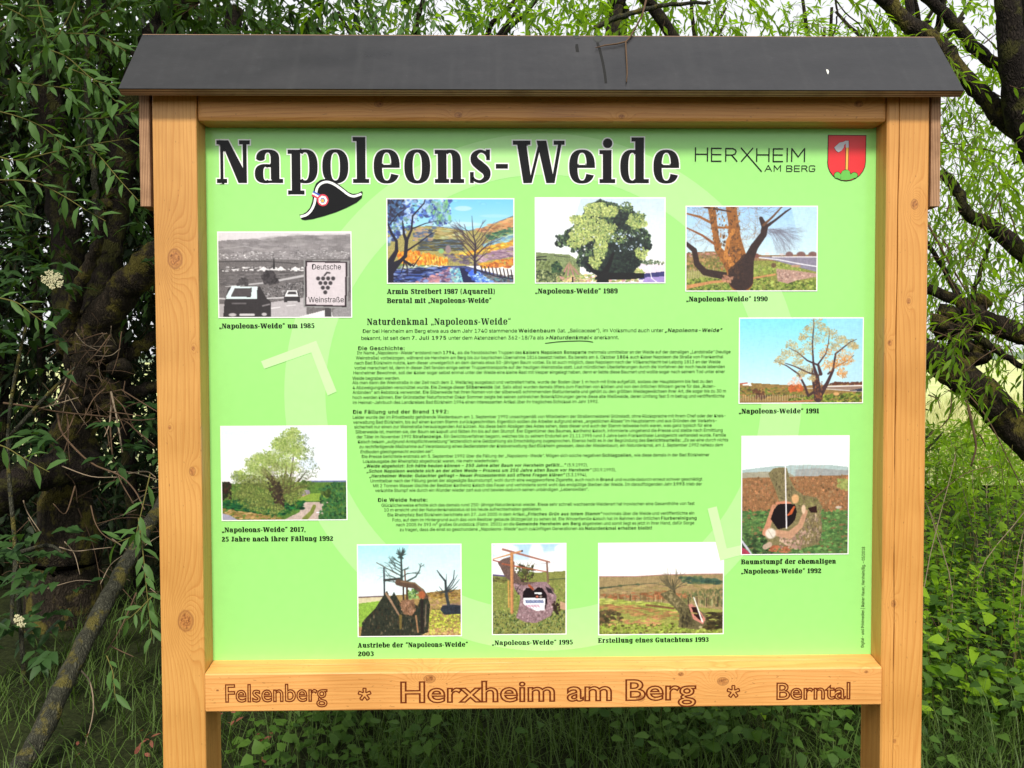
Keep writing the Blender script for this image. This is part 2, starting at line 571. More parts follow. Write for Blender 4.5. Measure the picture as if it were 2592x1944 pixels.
    G['J'] = (52, R(18, 20, 40, 100) + R(8, 90.5, 50, 100) + O(19, 20, 21, 21, 21, 8, 200, 360) + D(9, 14, 9, 9))
    G['F'] = (68, R(0, 90.5, 64, 100) + R(9, 0, 31, 100) + R(0, 0, 42, 9.5) + R(56, 74, 64, 100) + R(28, 46, 50, 54) + R(43, 36, 51, 64))
    G['E'] = (72, R(0, 90.5, 66, 100) + R(9, 0, 31, 100) + R(0, 0, 68, 9.5) + R(58, 74, 66, 100) + R(60, 0, 68, 27) + R(28, 46, 50, 54) + R(43, 36, 51, 64))
    G['G'] = (76, O(38, 50, 38, 51, 22, 8, 50, 325) + R(48, 6, 68, 46) + R(38, 38, 76, 46) + R(60, 70, 68, 100))
    G['1'] = (46, R(13, 0, 34, 100) + R(2, 0, 46, 9.5) + [[(2, 84), (14, 90), (16, 100), (30, 100), (14, 78)]])
    G['2'] = (58, S([(12, 72), (16, 90), (32, 95), (45, 80), (40, 58), (20, 34), (8, 12)], [18, 12, 9, 20, 20, 14, 10]) + R(3, 0, 56, 16) + R(48, 0, 56, 28))
    G['3'] = (58, S([(12, 78), (20, 94), (36, 93), (45, 76), (38, 56), (24, 52)], [16, 10, 10, 19, 10, 8]) + S([(24, 52), (40, 48), (47, 28), (38, 8), (20, 4), (10, 20)], [8, 10, 20, 11, 9, 17]))
    G['5'] = (58, R(10, 52, 18, 100) + R(10, 86, 52, 100) + S([(12, 56), (28, 62), (46, 48), (46, 20), (32, 5), (16, 6), (9, 20)], [6, 9, 17, 19, 10, 9, 17]))
    G['7'] = (56, R(3, 86, 54, 100) + R(3, 74, 11, 100) + [[(45, 88), (54, 88), (34, 0), (14, 0)]])
    G['8'] = (60, O(30, 75, 27, 26, 18, 8) + O(30, 27, 30, 28, 20, 8))
    G['9'] = (60, O(30, 71, 30, 30, 20, 8) + R(40, 28, 60, 72) + O(32, 28, 28, 28, 19, 8, 235, 360) + D(15, 13, 9, 10))
    G['0'] = (60, O(30, 50, 30, 51, 20, 8))
    G['\u201e'] = (40, D(9, 8, 9, 8) + [[(7, 4), (18, 8), (10, -16), (3, -16)]] + D(31, 8, 9, 8) + [[(29, 4), (40, 8), (32, -16), (25, -16)]])
    G['\u201c'] = (40, [[(4, 82), (14, 82), (18, 108), (12, 108)], [(24, 82), (34, 82), (38, 108), (32, 108)]] + D(9, 84, 8, 7) + D(29, 84, 8, 7))
    G['('] = (30, O(30, 46, 28, 62, 12, 6, 105, 255))
    G[')'] = (30, O(0, 46, 28, 62, 12, 6, -75, 75))
    G[','] = (20, D(9, 8, 9, 8) + [[(7, 4), (18, 8), (10, -16), (3, -16)]])
    G['\u00e4'] = (67.5, G['a'][1] + D(18, 93, 8, 8) + D(44, 93, 8, 8))
    G[' '] = (30, [])
    return G


GL = glyphs()
OO = 3.0
GLO = glyphs()
OO = 0.0


def slab(text, x0, x1, zb, cap, y, track=11.0, GLY=None):
    """polygons of a line of slab lettering fitted between x0 and x1; returns [(pts3d)]"""
    tot = sum(GL[c][0] for c in text) + track * (len(text) - 1)
    sx, sz = (x1 - x0) / tot, cap / 100.0
    cx, out = 0.0, []
    for c in text:
        for P in (GLY or GL)[c][1]:
            out.append([((cx + a) * sx + x0, y, b * sz + zb) for a, b in P])
        cx += GL[c][0] + track
    return out


def polys_mesh(name, polys, mat, parent, dy=0.0, jit=2e-5, jn=5):
    V, F = [], []
    for k, P in enumerate(polys):
        n = len(V)
        ar = sum(P[i][0] * P[(i + 1) % len(P)][2] - P[(i + 1) % len(P)][0] * P[i][2] for i in range(len(P)))
        if ar > 0:
            P = P[::1]
        else:
            P = P[::-1]
        V.extend([(p[0], p[1] - dy - (k % jn) * jit, p[2]) for p in P])
        F.append(tuple(range(n, n + len(P))))
    me = bpy.data.meshes.new(name)
    me.from_pydata(V, [], F)
    return link(name, me, mat, parent)


def fatten(polys, r):
    """outline band round each polygon"""
    out = []
    for P in polys:
        y = P[0][1]
        out.append(P)
        for i in range(len(P)):
            a, b = np.array(P[i]), np.array(P[(i + 1) % len(P)])
            L = np.linalg.norm(b - a)
            if L < 1e-6:
                continue
            t = (b - a) / L
            nrm = np.array([-t[2], 0, t[0]]) * r
            out.append([tuple(a + nrm), tuple(b + nrm), tuple(b - nrm), tuple(a - nrm)])
            out.append([(a[0] + r * math.cos(k * math.pi / 3), y, a[2] + r * math.sin(k * math.pi / 3)) for k in range(6)])
    return out


# ------------------------------------------------------------------ grotesque text with Blender's built-in face
SANS = None
try:
    import os                                    # the grotesque face that ships inside Blender itself
    SANS = bpy.data.fonts.load(os.path.join(bpy.utils.system_resource('DATAFILES', path='fonts'), 'Inter.woff2'))
except Exception:
    SANS = None


def text_arr(s, off=0.0, res=2, space=1.0):
    cu = bpy.data.curves.new('t', 'FONT')
    cu.body = s
    cu.size = 1.0
    cu.resolution_u = res
    cu.offset = off
    cu.space_character = space
    if SANS:
        cu.font = SANS
    o = bpy.data.objects.new('t', cu)
    me = o.to_mesh()
    n = len(me.vertices)
    V = np.empty(n * 3, np.float32)
    me.vertices.foreach_get('co', V)
    V = V.reshape(-1, 3)
    F = [tuple(p.vertices) for p in me.polygons]
    o.to_mesh_clear()
    bpy.data.objects.remove(o)
    bpy.data.curves.remove(cu)
    return V, F


_hv = text_arr('H', 0.0, 2)[0]
CAPH = float(_hv[:, 1].max() - _hv[:, 1].min())      # height of a capital at size 1
_wc = {}


def adv(s, off, space):
    k = (s, off, space)
    if k not in _wc:
        a = text_arr('|' + s + '|', off, 1, space)[0]
        b = text_arr('||', off, 1, space)[0]
        _wc[k] = (a[:, 0].max() - a[:, 0].min()) - (b[:, 0].max() - b[:, 0].min())
    return _wc[k]


def text_line(acc, markup, x0, x1, zb, cap, y, res=3):
    """markup: *bold*, _italic_, #bold italic#; fitted between x0 and x1"""
    segs, cur, mode = [], '', 'r'
    for ch in markup:
        m = {'*': 'b', '_': 'i', '#': 'z'}.get(ch)
        if m:
            if cur:
                segs.append((cur, mode))
            cur = ''
            mode = 'r' if mode == m else m
        else:
            cur += ch
    if cur:
        segs.append((cur, mode))
    pen, parts = 0.0, []
    for s, m in segs:
        off = 0.0
        space = 1.12 if m in 'bz' else 0.98
        V, F = text_arr(s, off, res, space)
        if len(V):
            V = V.copy()
            if m in 'bz':
                n0 = len(V)
                cps = [V + np.array([dx, dy_, 0.0]) for dx, dy_ in ((-.02, 0), (.02, 0), (0, .012))]
                F = F + [tuple(i + n0 * (q_ + 1) for i in f) for q_ in range(2) for f in F]
                V = np.concatenate(cps)
                V[:, 2] = np.repeat([0.0, 1.0, 2.0], n0)
            if m in 'iz':
                V[:, 0] += V[:, 1] * 0.2
            V[:, 0] += pen
            parts.append((V, F))
        pen += adv(s, off, space)
    A = np.concatenate([p[0] for p in parts])
    sx = (x1 - x0) / (A[:, 0].max() - A[:, 0].min())
    ox = A[:, 0].min()
    sz = cap / CAPH
    for V, F in parts:
        n = len(acc[0])
        acc[0].extend([((q[0] - ox) * sx + x0, y - q[2] * 3e-5, q[1] * sz + zb) for q in V])
        acc[1].extend([tuple(i + n for i in f) for f in F])


def acc_mesh(name, acc, mat, parent):
    me = bpy.data.meshes.new(name)
    me.from_pydata(acc[0], [], acc[1])
    return link(name, me, mat, parent)


# ------------------------------------------------------------------ small painter for the printed photographs
class Pic:
    def __init__(s, w_, h_, seed=1):
        s.w, s.h = w_, h_
        s.a = np.ones((h_, w_, 3))
        s.Y, s.X = np.mgrid[0:h_, 0:w_]
        s.X = (s.X + 0.5) / w_
        s.Y = (s.Y + 0.5) / h_
        s.r = np.random.default_rng(seed)
        s.asp = w_ / h_

    def grad(s, y0, y1, c0, c1, x0=0, x1=1):
        c0, c1 = np.array(c0, float) / 255, np.array(c1, float) / 255
        m = (s.Y >= y0) & (s.Y < y1) & (s.X >= x0) & (s.X <= x1)
        t = ((s.Y - y0) / (y1 - y0))[m][:, None]
        s.a[m] = c0 * (1 - t) + c1 * t

    def mask(s, P):
        P = np.array(P, float)
        m = np.zeros(s.X.shape, bool)
        for i in range(len(P)):
            (xa, ya), (xb, yb) = P[i], P[(i + 1) % len(P)]
            if ya == yb:
                continue
            c = ((s.Y >= min(ya, yb)) & (s.Y < max(ya, yb)))
            xi = xa + (s.Y - ya) * (xb - xa) / (yb - ya)
            m ^= c & (s.X < xi)
        return m

    def poly(s, P, c, al=1.0, tex=0.0):
        m = s.mask(P)
        c = np.array(c, float) / 255
        k = 1 + (s.r.random(s.X.shape)[m][:, None] - 0.5) * tex
        s.a[m] = s.a[m] * (1 - al) + c * al * k

    def line(s, P, w_, c, al=1.0):
        c = np.array(c, float) / 255
        ww = w_ if hasattr(w_, '__len__') else [w_] * len(P)
        for i in range(len(P) - 1):
            (xa, ya), (xb, yb) = P[i], P[i + 1]
            wm = max(ww[i], ww[i + 1])
            i0, i1 = int((min(xa, xb) - wm) * s.w) - 1, int((max(xa, xb) + wm) * s.w) + 2
            j0, j1 = int((min(ya, yb) - wm * s.asp) * s.h) - 1, int((max(ya, yb) + wm * s.asp) * s.h) + 2
            i0, j0, i1, j1 = max(i0, 0), max(j0, 0), min(i1, s.w), min(j1, s.h)
            if i0 >= i1 or j0 >= j1:
                continue
            X, Y = s.X[j0:j1, i0:i1], s.Y[j0:j1, i0:i1]
            dx, dy = xb - xa, (yb - ya) / s.asp
            L2 = dx * dx + dy * dy + 1e-12
            t = np.clip(((X - xa) * dx + (Y - ya) / s.asp * dy) / L2, 0, 1)
            d = np.hypot(X - xa - t * dx, (Y - ya) / s.asp - t * dy)
            hw = (ww[i] * (1 - t) + ww[i + 1] * t) / 2
            k = np.clip((hw - d) * s.w + 0.5, 0, 1)[..., None] * al
            k *= np.minimum(1, hw * 2 * s.w)[..., None]
            s.a[j0:j1, i0:i1] = s.a[j0:j1, i0:i1] * (1 - k) + c * k

    def blob(s, x, y, rx, ry, c, al=1.0):
        i0, i1, j0, j1 = int((x - rx) * s.w) - 1, int((x + rx) * s.w) + 2, int((y - ry) * s.h) - 1, int((y + ry) * s.h) + 2
        i0, j0, i1, j1 = max(i0, 0), max(j0, 0), min(i1, s.w), min(j1, s.h)
        if i0 >= i1 or j0 >= j1:
            return
        X, Y = s.X[j0:j1, i0:i1], s.Y[j0:j1, i0:i1]
        d = np.hypot((X - x) / rx, (Y - y) / ry)
        k = np.clip((1.15 - d) * 3, 0, 1)[..., None] * al
        s.a[j0:j1, i0:i1] = s.a[j0:j1, i0:i1] * (1 - k) + np.array(c, float) / 255 * k

    def dabs(s, P, n, cols, r0, r1, flat=1.0, al=0.9):
        """n small dabs of paint inside polygon P"""
        P = np.array(P, float)
        lo, hi = P.min(0), P.max(0)
        m = s.mask(P)
        cols = np.array(cols, float)
        k = 0
        g = 0
        while k < n and g < n * 6:
            g += 1
            x, y = lo + s.r.random(2) * (hi - lo)
            i, j = min(max(int(x * s.w), 0), s.w - 1), min(max(int(y * s.h), 0), s.h - 1)
            if not m[j, i]:
                continue
            k += 1
            r = r0 + (r1 - r0) * s.r.random() ** 2
            c = cols[s.r.integers(len(cols))] * (0.85 + 0.3 * s.r.random())
            s.blob(x, y, r * flat ** 0.5, r * s.asp / flat ** 0.5, np.clip(c, 0, 255), al)

    def crown(s, blobs, n, cols, r0, r1):
        for (x, y, rx, ry) in blobs:
            jt = lambda: 0.75 + 0.5 * s.r.random()
            q = [(x + rx * math.cos(a) * g, y + ry * math.sin(a) * g) for a in np.linspace(0, 2 * math.pi, 22)[:-1] for g in (jt(),)]
            s.dabs(q, int(n * rx * ry * 900), cols, r0 * .55, r1 * .6)

    def twigs(s, x, y, ang, L, w_, c, depth, spread=0.5, bend=0.0, al=1.0):
        x2, y2 = x + L * math.cos(ang), y - L * math.sin(ang) * s.asp
        s.line([(x, y), (x2, y2)], [w_, w_ * 0.7], c, al)
        if depth <= 0:
            return
        for k in range(2 + (s.r.random() < 0.5)):
            s.twigs(x2, y2, ang + (s.r.random() - 0.5) * 2 * spread + bend, L * (0.6 + 0.3 * s.r.random()), w_ * 0.65, c, depth - 1, spread, bend, al)

    def grain(s, k=0.04):
        n = s.r.random((s.h, s.w)) - 0.5
        m = n.copy()
        for q in (1, 2, 3):                      # coarser mottling on top of the fine grain
            m += np.roll(n, q, 0) + np.roll(n, q, 1) + np.roll(n, -q, 0) + np.roll(n, -q, 1)
        lum = s.a.mean(-1)
        amp = np.clip(1.15 - lum, 0.05, 1)
        s.a *= 1 + ((n * 2.2 + m * 0.9) * amp)[..., None] * k * 2.2

    def done(s, name, x0, x1, z0, z1, y, mat, parent):
        q = np.pad(np.clip(s.a, 0, 1), ((1, 1), (1, 1), (0, 0)), 'edge')
        q = 0.52 * q[1:-1, 1:-1] + 0.12 * (q[:-2, 1:-1] + q[2:, 1:-1] + q[1:-1, :-2] + q[1:-1, 2:])
        a = lin(np.clip(q, 0, 1) * 0.999) * 0.9
        W, H = s.w, s.h
        xs = np.linspace(x0, x1, W + 1)
        zs = np.linspace(z1, z0, H + 1)
        XX, ZZ = np.meshgrid(xs, zs)
        V = np.stack([XX, np.full_like(XX, y), ZZ], -1).reshape(-1, 3)
        i = np.arange(H)[:, None] * (W + 1) + np.arange(W)[None]
        F = np.stack([i, i + W + 1, i + W + 2, i + 1], -1).reshape(-1, 4)
        me = mesh_np(name, V, F)
        at_ = me.color_attributes.new('Print', 'FLOAT_COLOR', 'CORNER')
        c = np.ones((H * W, 4, 4), np.float32)
        c[..., :3] = a.reshape(-1, 1, 3)
        at_.data.foreach_set('color', c.ravel())
        return link(name, me, mat, parent)


# ------------------------------------------------------------------ pictures printed on the panel
def pic_1985():
    p = Pic(230, 150, 1)
    p.grad(0, 1, (225, 220, 225), (225, 222, 225))
    hill = [(0, .10), (.1, .085), (.25, .08), (.33, .085), (.45, .05), (.6, .035), (.8, .03), (.9, .03), (1, .02), (1, .5), (0, .5)]
    p.poly(hill, (140, 135, 138), 1, .25)
    p.dabs(hill, 300, [(150, 145, 148), (125, 120, 122), (165, 160, 162)], .01, .04, 4, .5)
    p.line([(0, .2), (.2, .16), (.3, .19)], .004, (185, 182, 184))
    p.dabs([(0, .24), (1, .2), (1, .32), (0, .33)], 420, [(225, 222, 225), (200, 198, 200), (100, 97, 98), (150, 146, 148)], .002, .006, 2)
    p.poly([(0, .33), (1, .31), (1, 1), (0, 1)], (112, 107, 108), 1, .3)
    p.line([(0, .345), (.35, .34), (.6, .37)], .006, (60, 56, 58))
    p.dabs([(0, .41), (.66, .41), (.66, .45), (0, .46)], 120, [(240, 238, 240), (225, 222, 225), (80, 76, 78)], .004, .011, 2.5)
    for x in (.34, .42, .47, .58):
        p.poly([(x - .04, .445), (x, .40), (x + .04, .445)], (235, 233, 236))
    p.line([(.418, .3), (.418, .42)], [.004, .018], (40, 37, 39))
    for k in range(7):
        p.line([(0, .47 + k * .022), (.65, .465 + k * .02)], .004, (80 + 20 * (k % 2), 76 + 20 * (k % 2), 78 + 20 * (k % 2)))
    p.dabs([(0, .46), (.65, .46), (.65, .6), (0, .63)], 300, [(95, 90, 92), (130, 126, 128), (70, 66, 68)], .004, .012, 5, .5)
    p.line([(.05, .64), (.36, .595), (.65, .51)], [.006, .014, .018], (195, 192, 195))
    p.dabs([(.33, .52), (.36, .46), (.41, .47), (.445, .58), (.42, .61), (.35, .6)], 160, [(60, 55, 58), (75, 70, 72), (45, 40, 43)], .008, .016)
    p.dabs([(.13, .62), (.17, .54), (.21, .55), (.22, .62)], 60, [(62, 58, 60), (78, 74, 76)], .008, .014)
    p.dabs([(.3, .66), (.65, .58), (.65, .76), (.35, .8)], 380, [(90, 86, 88), (140, 136, 138), (60, 57, 59), (165, 162, 165)], .003, .008)
    p.poly([(.38, .83), (.66, .77), (.66, 1), (.3, 1)], (188, 182, 186), 1, .06)
    p.poly([(0, .85), (.2, .85), (.2, 1), (0, 1)], (180, 175, 178))
    p.line([(0, .78), (.1, .79)], .01, (215, 212, 215))
    p.line([(.36, .78), (.52, .77)], .01, (215, 212, 215))
    p.line([(.39, .9), (.46, .885)], .008, (235, 232, 235)); p.line([(.51, .87), (.58, .86)], .006, (235, 232, 235))
    p.poly([(.05, .78), (.07, .66), (.1, .635), (.31, .64), (.36, .78), (.39, .82), (.39, 1), (.03, 1), (.04, .82)], (48, 43, 45))
    p.poly([(.05, .765), (.095, .635), (.29, .64), (.30, .655), (.12, .66), (.085, .765)], (225, 240, 245))
    p.poly([(.25, .655), (.29, .655), (.285, .79), (.05, .785), (.06, .755), (.24, .765)], (222, 240, 242))
    p.poly([(.12, .665), (.25, .665), (.24, .755), (.09, .755)], (78, 72, 74))
    p.line([(.1, .84), (.2, .84)], .012, (105, 100, 103)); p.line([(.16, .975), (.26, .975)], .018, (215, 212, 215))
    p.blob(.1, .975, .03, .02, (195, 190, 193)); p.blob(.34, .97, .02, .02, (195, 190, 193)); p.line([(.33, .87), (.38, .85)], .012, (130, 125, 128))
    p.poly([(.49, .75), (.515, .685), (.59, .685), (.61, .75), (.615, .83), (.49, .83)], (52, 48, 50))
    p.poly([(.495, .76), (.515, .69), (.59, .69), (.6, .76)], (240, 240, 243)); p.poly([(.515, .735), (.525, .7), (.58, .7), (.59, .735)], (70, 66, 68))
    p.line([(.52, .82), (.59, .82)], .01, (200, 196, 199))
    p.poly([(.78, .93), (.85, .9), (.86, 1), (.6, 1)], (235, 233, 236)); p.poly([(.86, .92), (1, .8), (1, 1), (.86, 1)], (150, 146, 149), 1, .2)
    p.line([(.99, .3), (.99, .7)], .018, (95, 90, 93)); p.line([(.825, .9), (.825, 1)], .05, (72, 68, 70))
    # road sign
    p.poly([(.645, .325), (.99, .335), (.975, .905), (.64, .885)], (150, 150, 150))
    p.poly([(.655, .335), (.975, .345), (.965, .885), (.65, .87)], (40, 25, 32))
    p.poly([(.668, .352), (.962, .362), (.952, .868), (.662, .853)], (218, 208, 214))
    for r_, (n, x) in enumerate(((4, .752), (3, .769), (2, .787), (1, .805))):
        for k in range(n):
            p.blob(x + k * .038, .545 + r_ * .055, .0155, .024, (60, 54, 58))
    p.line([(.80, .51), (.82, .475), (.84, .48)], .012, (60, 54, 58))
    p.grain(.018)
    return p


def pic_painting():
    p = Pic(230, 154, 2)
    p.grad(0, .5, (120, 205, 245), (185, 235, 250))
    p.blob(.6, .11, .07, .03, (225, 242, 252), .5); p.blob(.55, .3, .2, .03, (215, 240, 252), .6); p.blob(.85, .2, .12, .02, (170, 225, 250), .7)
    far = [(.2, .33), (.35, .32), (.63, .38), (.75, .36), (1, .2), (1, .8), (0, .8), (0, .33)]
    p.poly(far, (170, 160, 95), 1, .3)
    p.line([(.63, .38), (.75, .35), (.88, .27), (1, .2)], .006, (105, 110, 130)); p.line([(.3, .32), (.45, .335), (.63, .38)], .005, (110, 100, 90))
    p.dabs([(.3, .33), (.62, .39), (.6, .5), (.35, .48)], 260, [(165, 160, 90), (190, 200, 150), (120, 105, 55), (200, 180, 120)], .006, .02, 6, .75)
    p.dabs([(.25, .48), (.6, .49), (.58, .62), (.25, .62)], 260, [(70, 85, 105), (60, 65, 60), (110, 130, 140), (95, 85, 45)], .006, .02, 6, .8)
    p.dabs([(.72, .36), (1, .22), (1, .34), (.78, .42)], 150, [(205, 140, 90), (190, 155, 105), (150, 100, 70), (225, 170, 120)], .006, .02, 4, .8)
    p.dabs([(.78, .44), (1, .33), (1, .4), (.8, .5)], 110, [(70, 130, 90), (50, 95, 80), (120, 160, 110)], .006, .016, 3, .85)
    p.dabs([(.74, .55), (1, .41), (1, .49), (.78, .58)], 120, [(150, 200, 215), (110, 150, 190), (175, 210, 190)], .006, .016, 3, .85)
    p.dabs([(.55, .66), (1, .5), (1, .56), (.74, .66), (.55, .7)], 170, [(240, 190, 60), (225, 150, 50), (245, 215, 90), (190, 130, 50)], .006, .018, 3, .9)
    p.dabs([(.7, .68), (1, .57), (1, .68), (.72, .76)], 170, [(175, 145, 165), (200, 170, 185), (140, 110, 135)], .006, .018, 4, .9)
    p.dabs([(.45, .66), (.72, .68), (.72, .8), (.48, .74)], 150, [(120, 105, 120), (170, 160, 110), (90, 80, 95)], .006, .014, 2, .9)
    p.dabs([(.72, .78), (1, .7), (1, .82), (.74, .82)], 150, [(225, 140, 60), (240, 180, 60), (190, 100, 50)], .006, .014, 2, .9)
    p.dabs([(.07, .62), (.2, .62), (.48, .72), (.46, .8), (.1, .76)], 260, [(250, 170, 50), (255, 200, 90), (220, 120, 40), (245, 150, 40)], .008, .018, .7, .95)
    for k in range(9):
        x = .3 + k * .022
        p.line([(x, .69 + k * .004), (x + .004, .76 + k * .003)], .004, (150, 80, 30))
    p.dabs([(.03, .78), (.45, .8), (.4, .86), (.03, .86)], 220, [(190, 205, 190), (220, 225, 210), (130, 150, 130), (110, 130, 60)], .005, .014, 3, .9)
    p.blob(.425, .62, .022, .03, (140, 190, 130)); p.blob(.48, .6, .022, .05, (150, 130, 135))
    p.poly([(0, .86), (.5, .8), (.62, .8), (1, .95), (1, 1), (0, 1)], (70, 80, 135), 1, .5)
    p.dabs([(0, .85), (.5, .8), (.5, .86), (.2, 1), (0, 1)], 220, [(20, 25, 60), (60, 90, 170), (30, 35, 80), (130, 150, 200)], .006, .02, 5, .85)
    p.dabs([(.22, 1), (.5, .82), (.56, .82), (.56, 1)], 240, [(175, 130, 150), (130, 150, 200), (210, 150, 150), (100, 80, 120)], .006, .018, 2, .9)
    p.dabs([(.5, .84), (.57, .84), (.62, 1), (.52, 1)], 80, [(130, 200, 210), (170, 215, 215), (90, 140, 180)], .006, .016, 1, .9)
    p.poly([(.57, .82), (.62, .83), (.72, 1), (.6, 1)], (25, 30, 75)); p.dabs([(.62, .84), (.7, .86), (.86, 1), (.7, 1)], 130, [(110, 160, 235), (60, 100, 215), (180, 215, 240)], .006, .018, 1.5, .9)
    p.dabs([(.75, .9), (1, .92), (1, 1), (.86, 1)], 130, [(60, 60, 75), (120, 110, 110), (90, 130, 140)], .005, .014, 2, .9)
    for k in range(9):
        x = .74 + k * .03
        p.line([(x, .8 + k * .006), (x + .012, .87 + k * .01)], .009, (45, 30, 30))
    p.line([(.7, .85), (.85, .92), (1, .96)], .008, (30, 25, 45))
    p.dabs([(0, 0), (.5, 0), (.5, .3), (.36, .33), (.3, .2), (0, .55)], 620, [(45, 60, 120), (90, 130, 215), (160, 195, 240), (60, 90, 190), (190, 210, 245), (110, 150, 140)], .006, .02, 1.2, .85)
    p.dabs([(0, 0), (.14, 0), (.12, .2), (0, .3)], 130, [(25, 25, 40), (40, 45, 80), (70, 110, 160)], .008, .02, 1, .9)
    p.dabs([(.3, .1), (.47, 0), (.5, .26), (.38, .3)], 130, [(130, 185, 150), (150, 200, 210), (90, 130, 180), (120, 190, 120)], .008, .018, .6, .8)
    p.dabs([(.22, .35), (.38, .34), (.34, .5), (.2, .5)], 90, [(60, 75, 105), (90, 110, 150), (180, 150, 120)], .006, .016, 2, .8)
    bk = (22, 18, 38)
    p.line([(0, 1), (.02, .75), (.07, .62), (.07, .5), (.03, .4), (0, .28)], [.09, .05, .03, .02, .02, .012], bk)
    p.line([(.0, .86), (.1, .74), (.14, .68), (.15, .5), (.13, .42), (.12, .26)], [.1, .03, .028, .028, .02, .008], bk)
    p.line([(.15, .5), (.19, .37), (.2, .2), (.29, .05), (.3, 0)], [.022, .016, .012, .01, .006], bk)
    p.line([(.15, .62), (.25, .52), (.34, .42), (.39, .38)], [.014, .01, .007, .003], bk)
    p.line([(.2, .35), (.3, .29), (.42, .25)], [.01, .006, .003], bk)
    p.line([(.02, .3), (.08, .18), (.16, .1)], [.01, .008, .004], bk)
    for e in ((.1, .9), (.155, .92), (.21, .76), (.26, .68)):
        p.line([(.13, .73), ((.13 + e[0]) / 2 + .01, .8), e], [.012, .01, .004], bk)
    p.line([(.695, .88), (.69, .7), (.7, .55), (.68, .42), (.67, .2)], [.022, .016, .01, .007, .003], (35, 28, 50))
    for k in range(22):
        y = .42 + .36 * p.r.random(); sgn = 1 if k % 2 else -1
        L = .05 + .08 * p.r.random()
        p.twigs(.692, y, math.pi / 2 - sgn * (.6 + .3 * p.r.random()), L, .006, (60, 45, 60), 2, .4)
    p.dabs([(.2, .0), (.98, .0), (.98, .06), (.2, .05)], 20, [(140, 215, 245)], .01, .02, 3, .4)
    return p


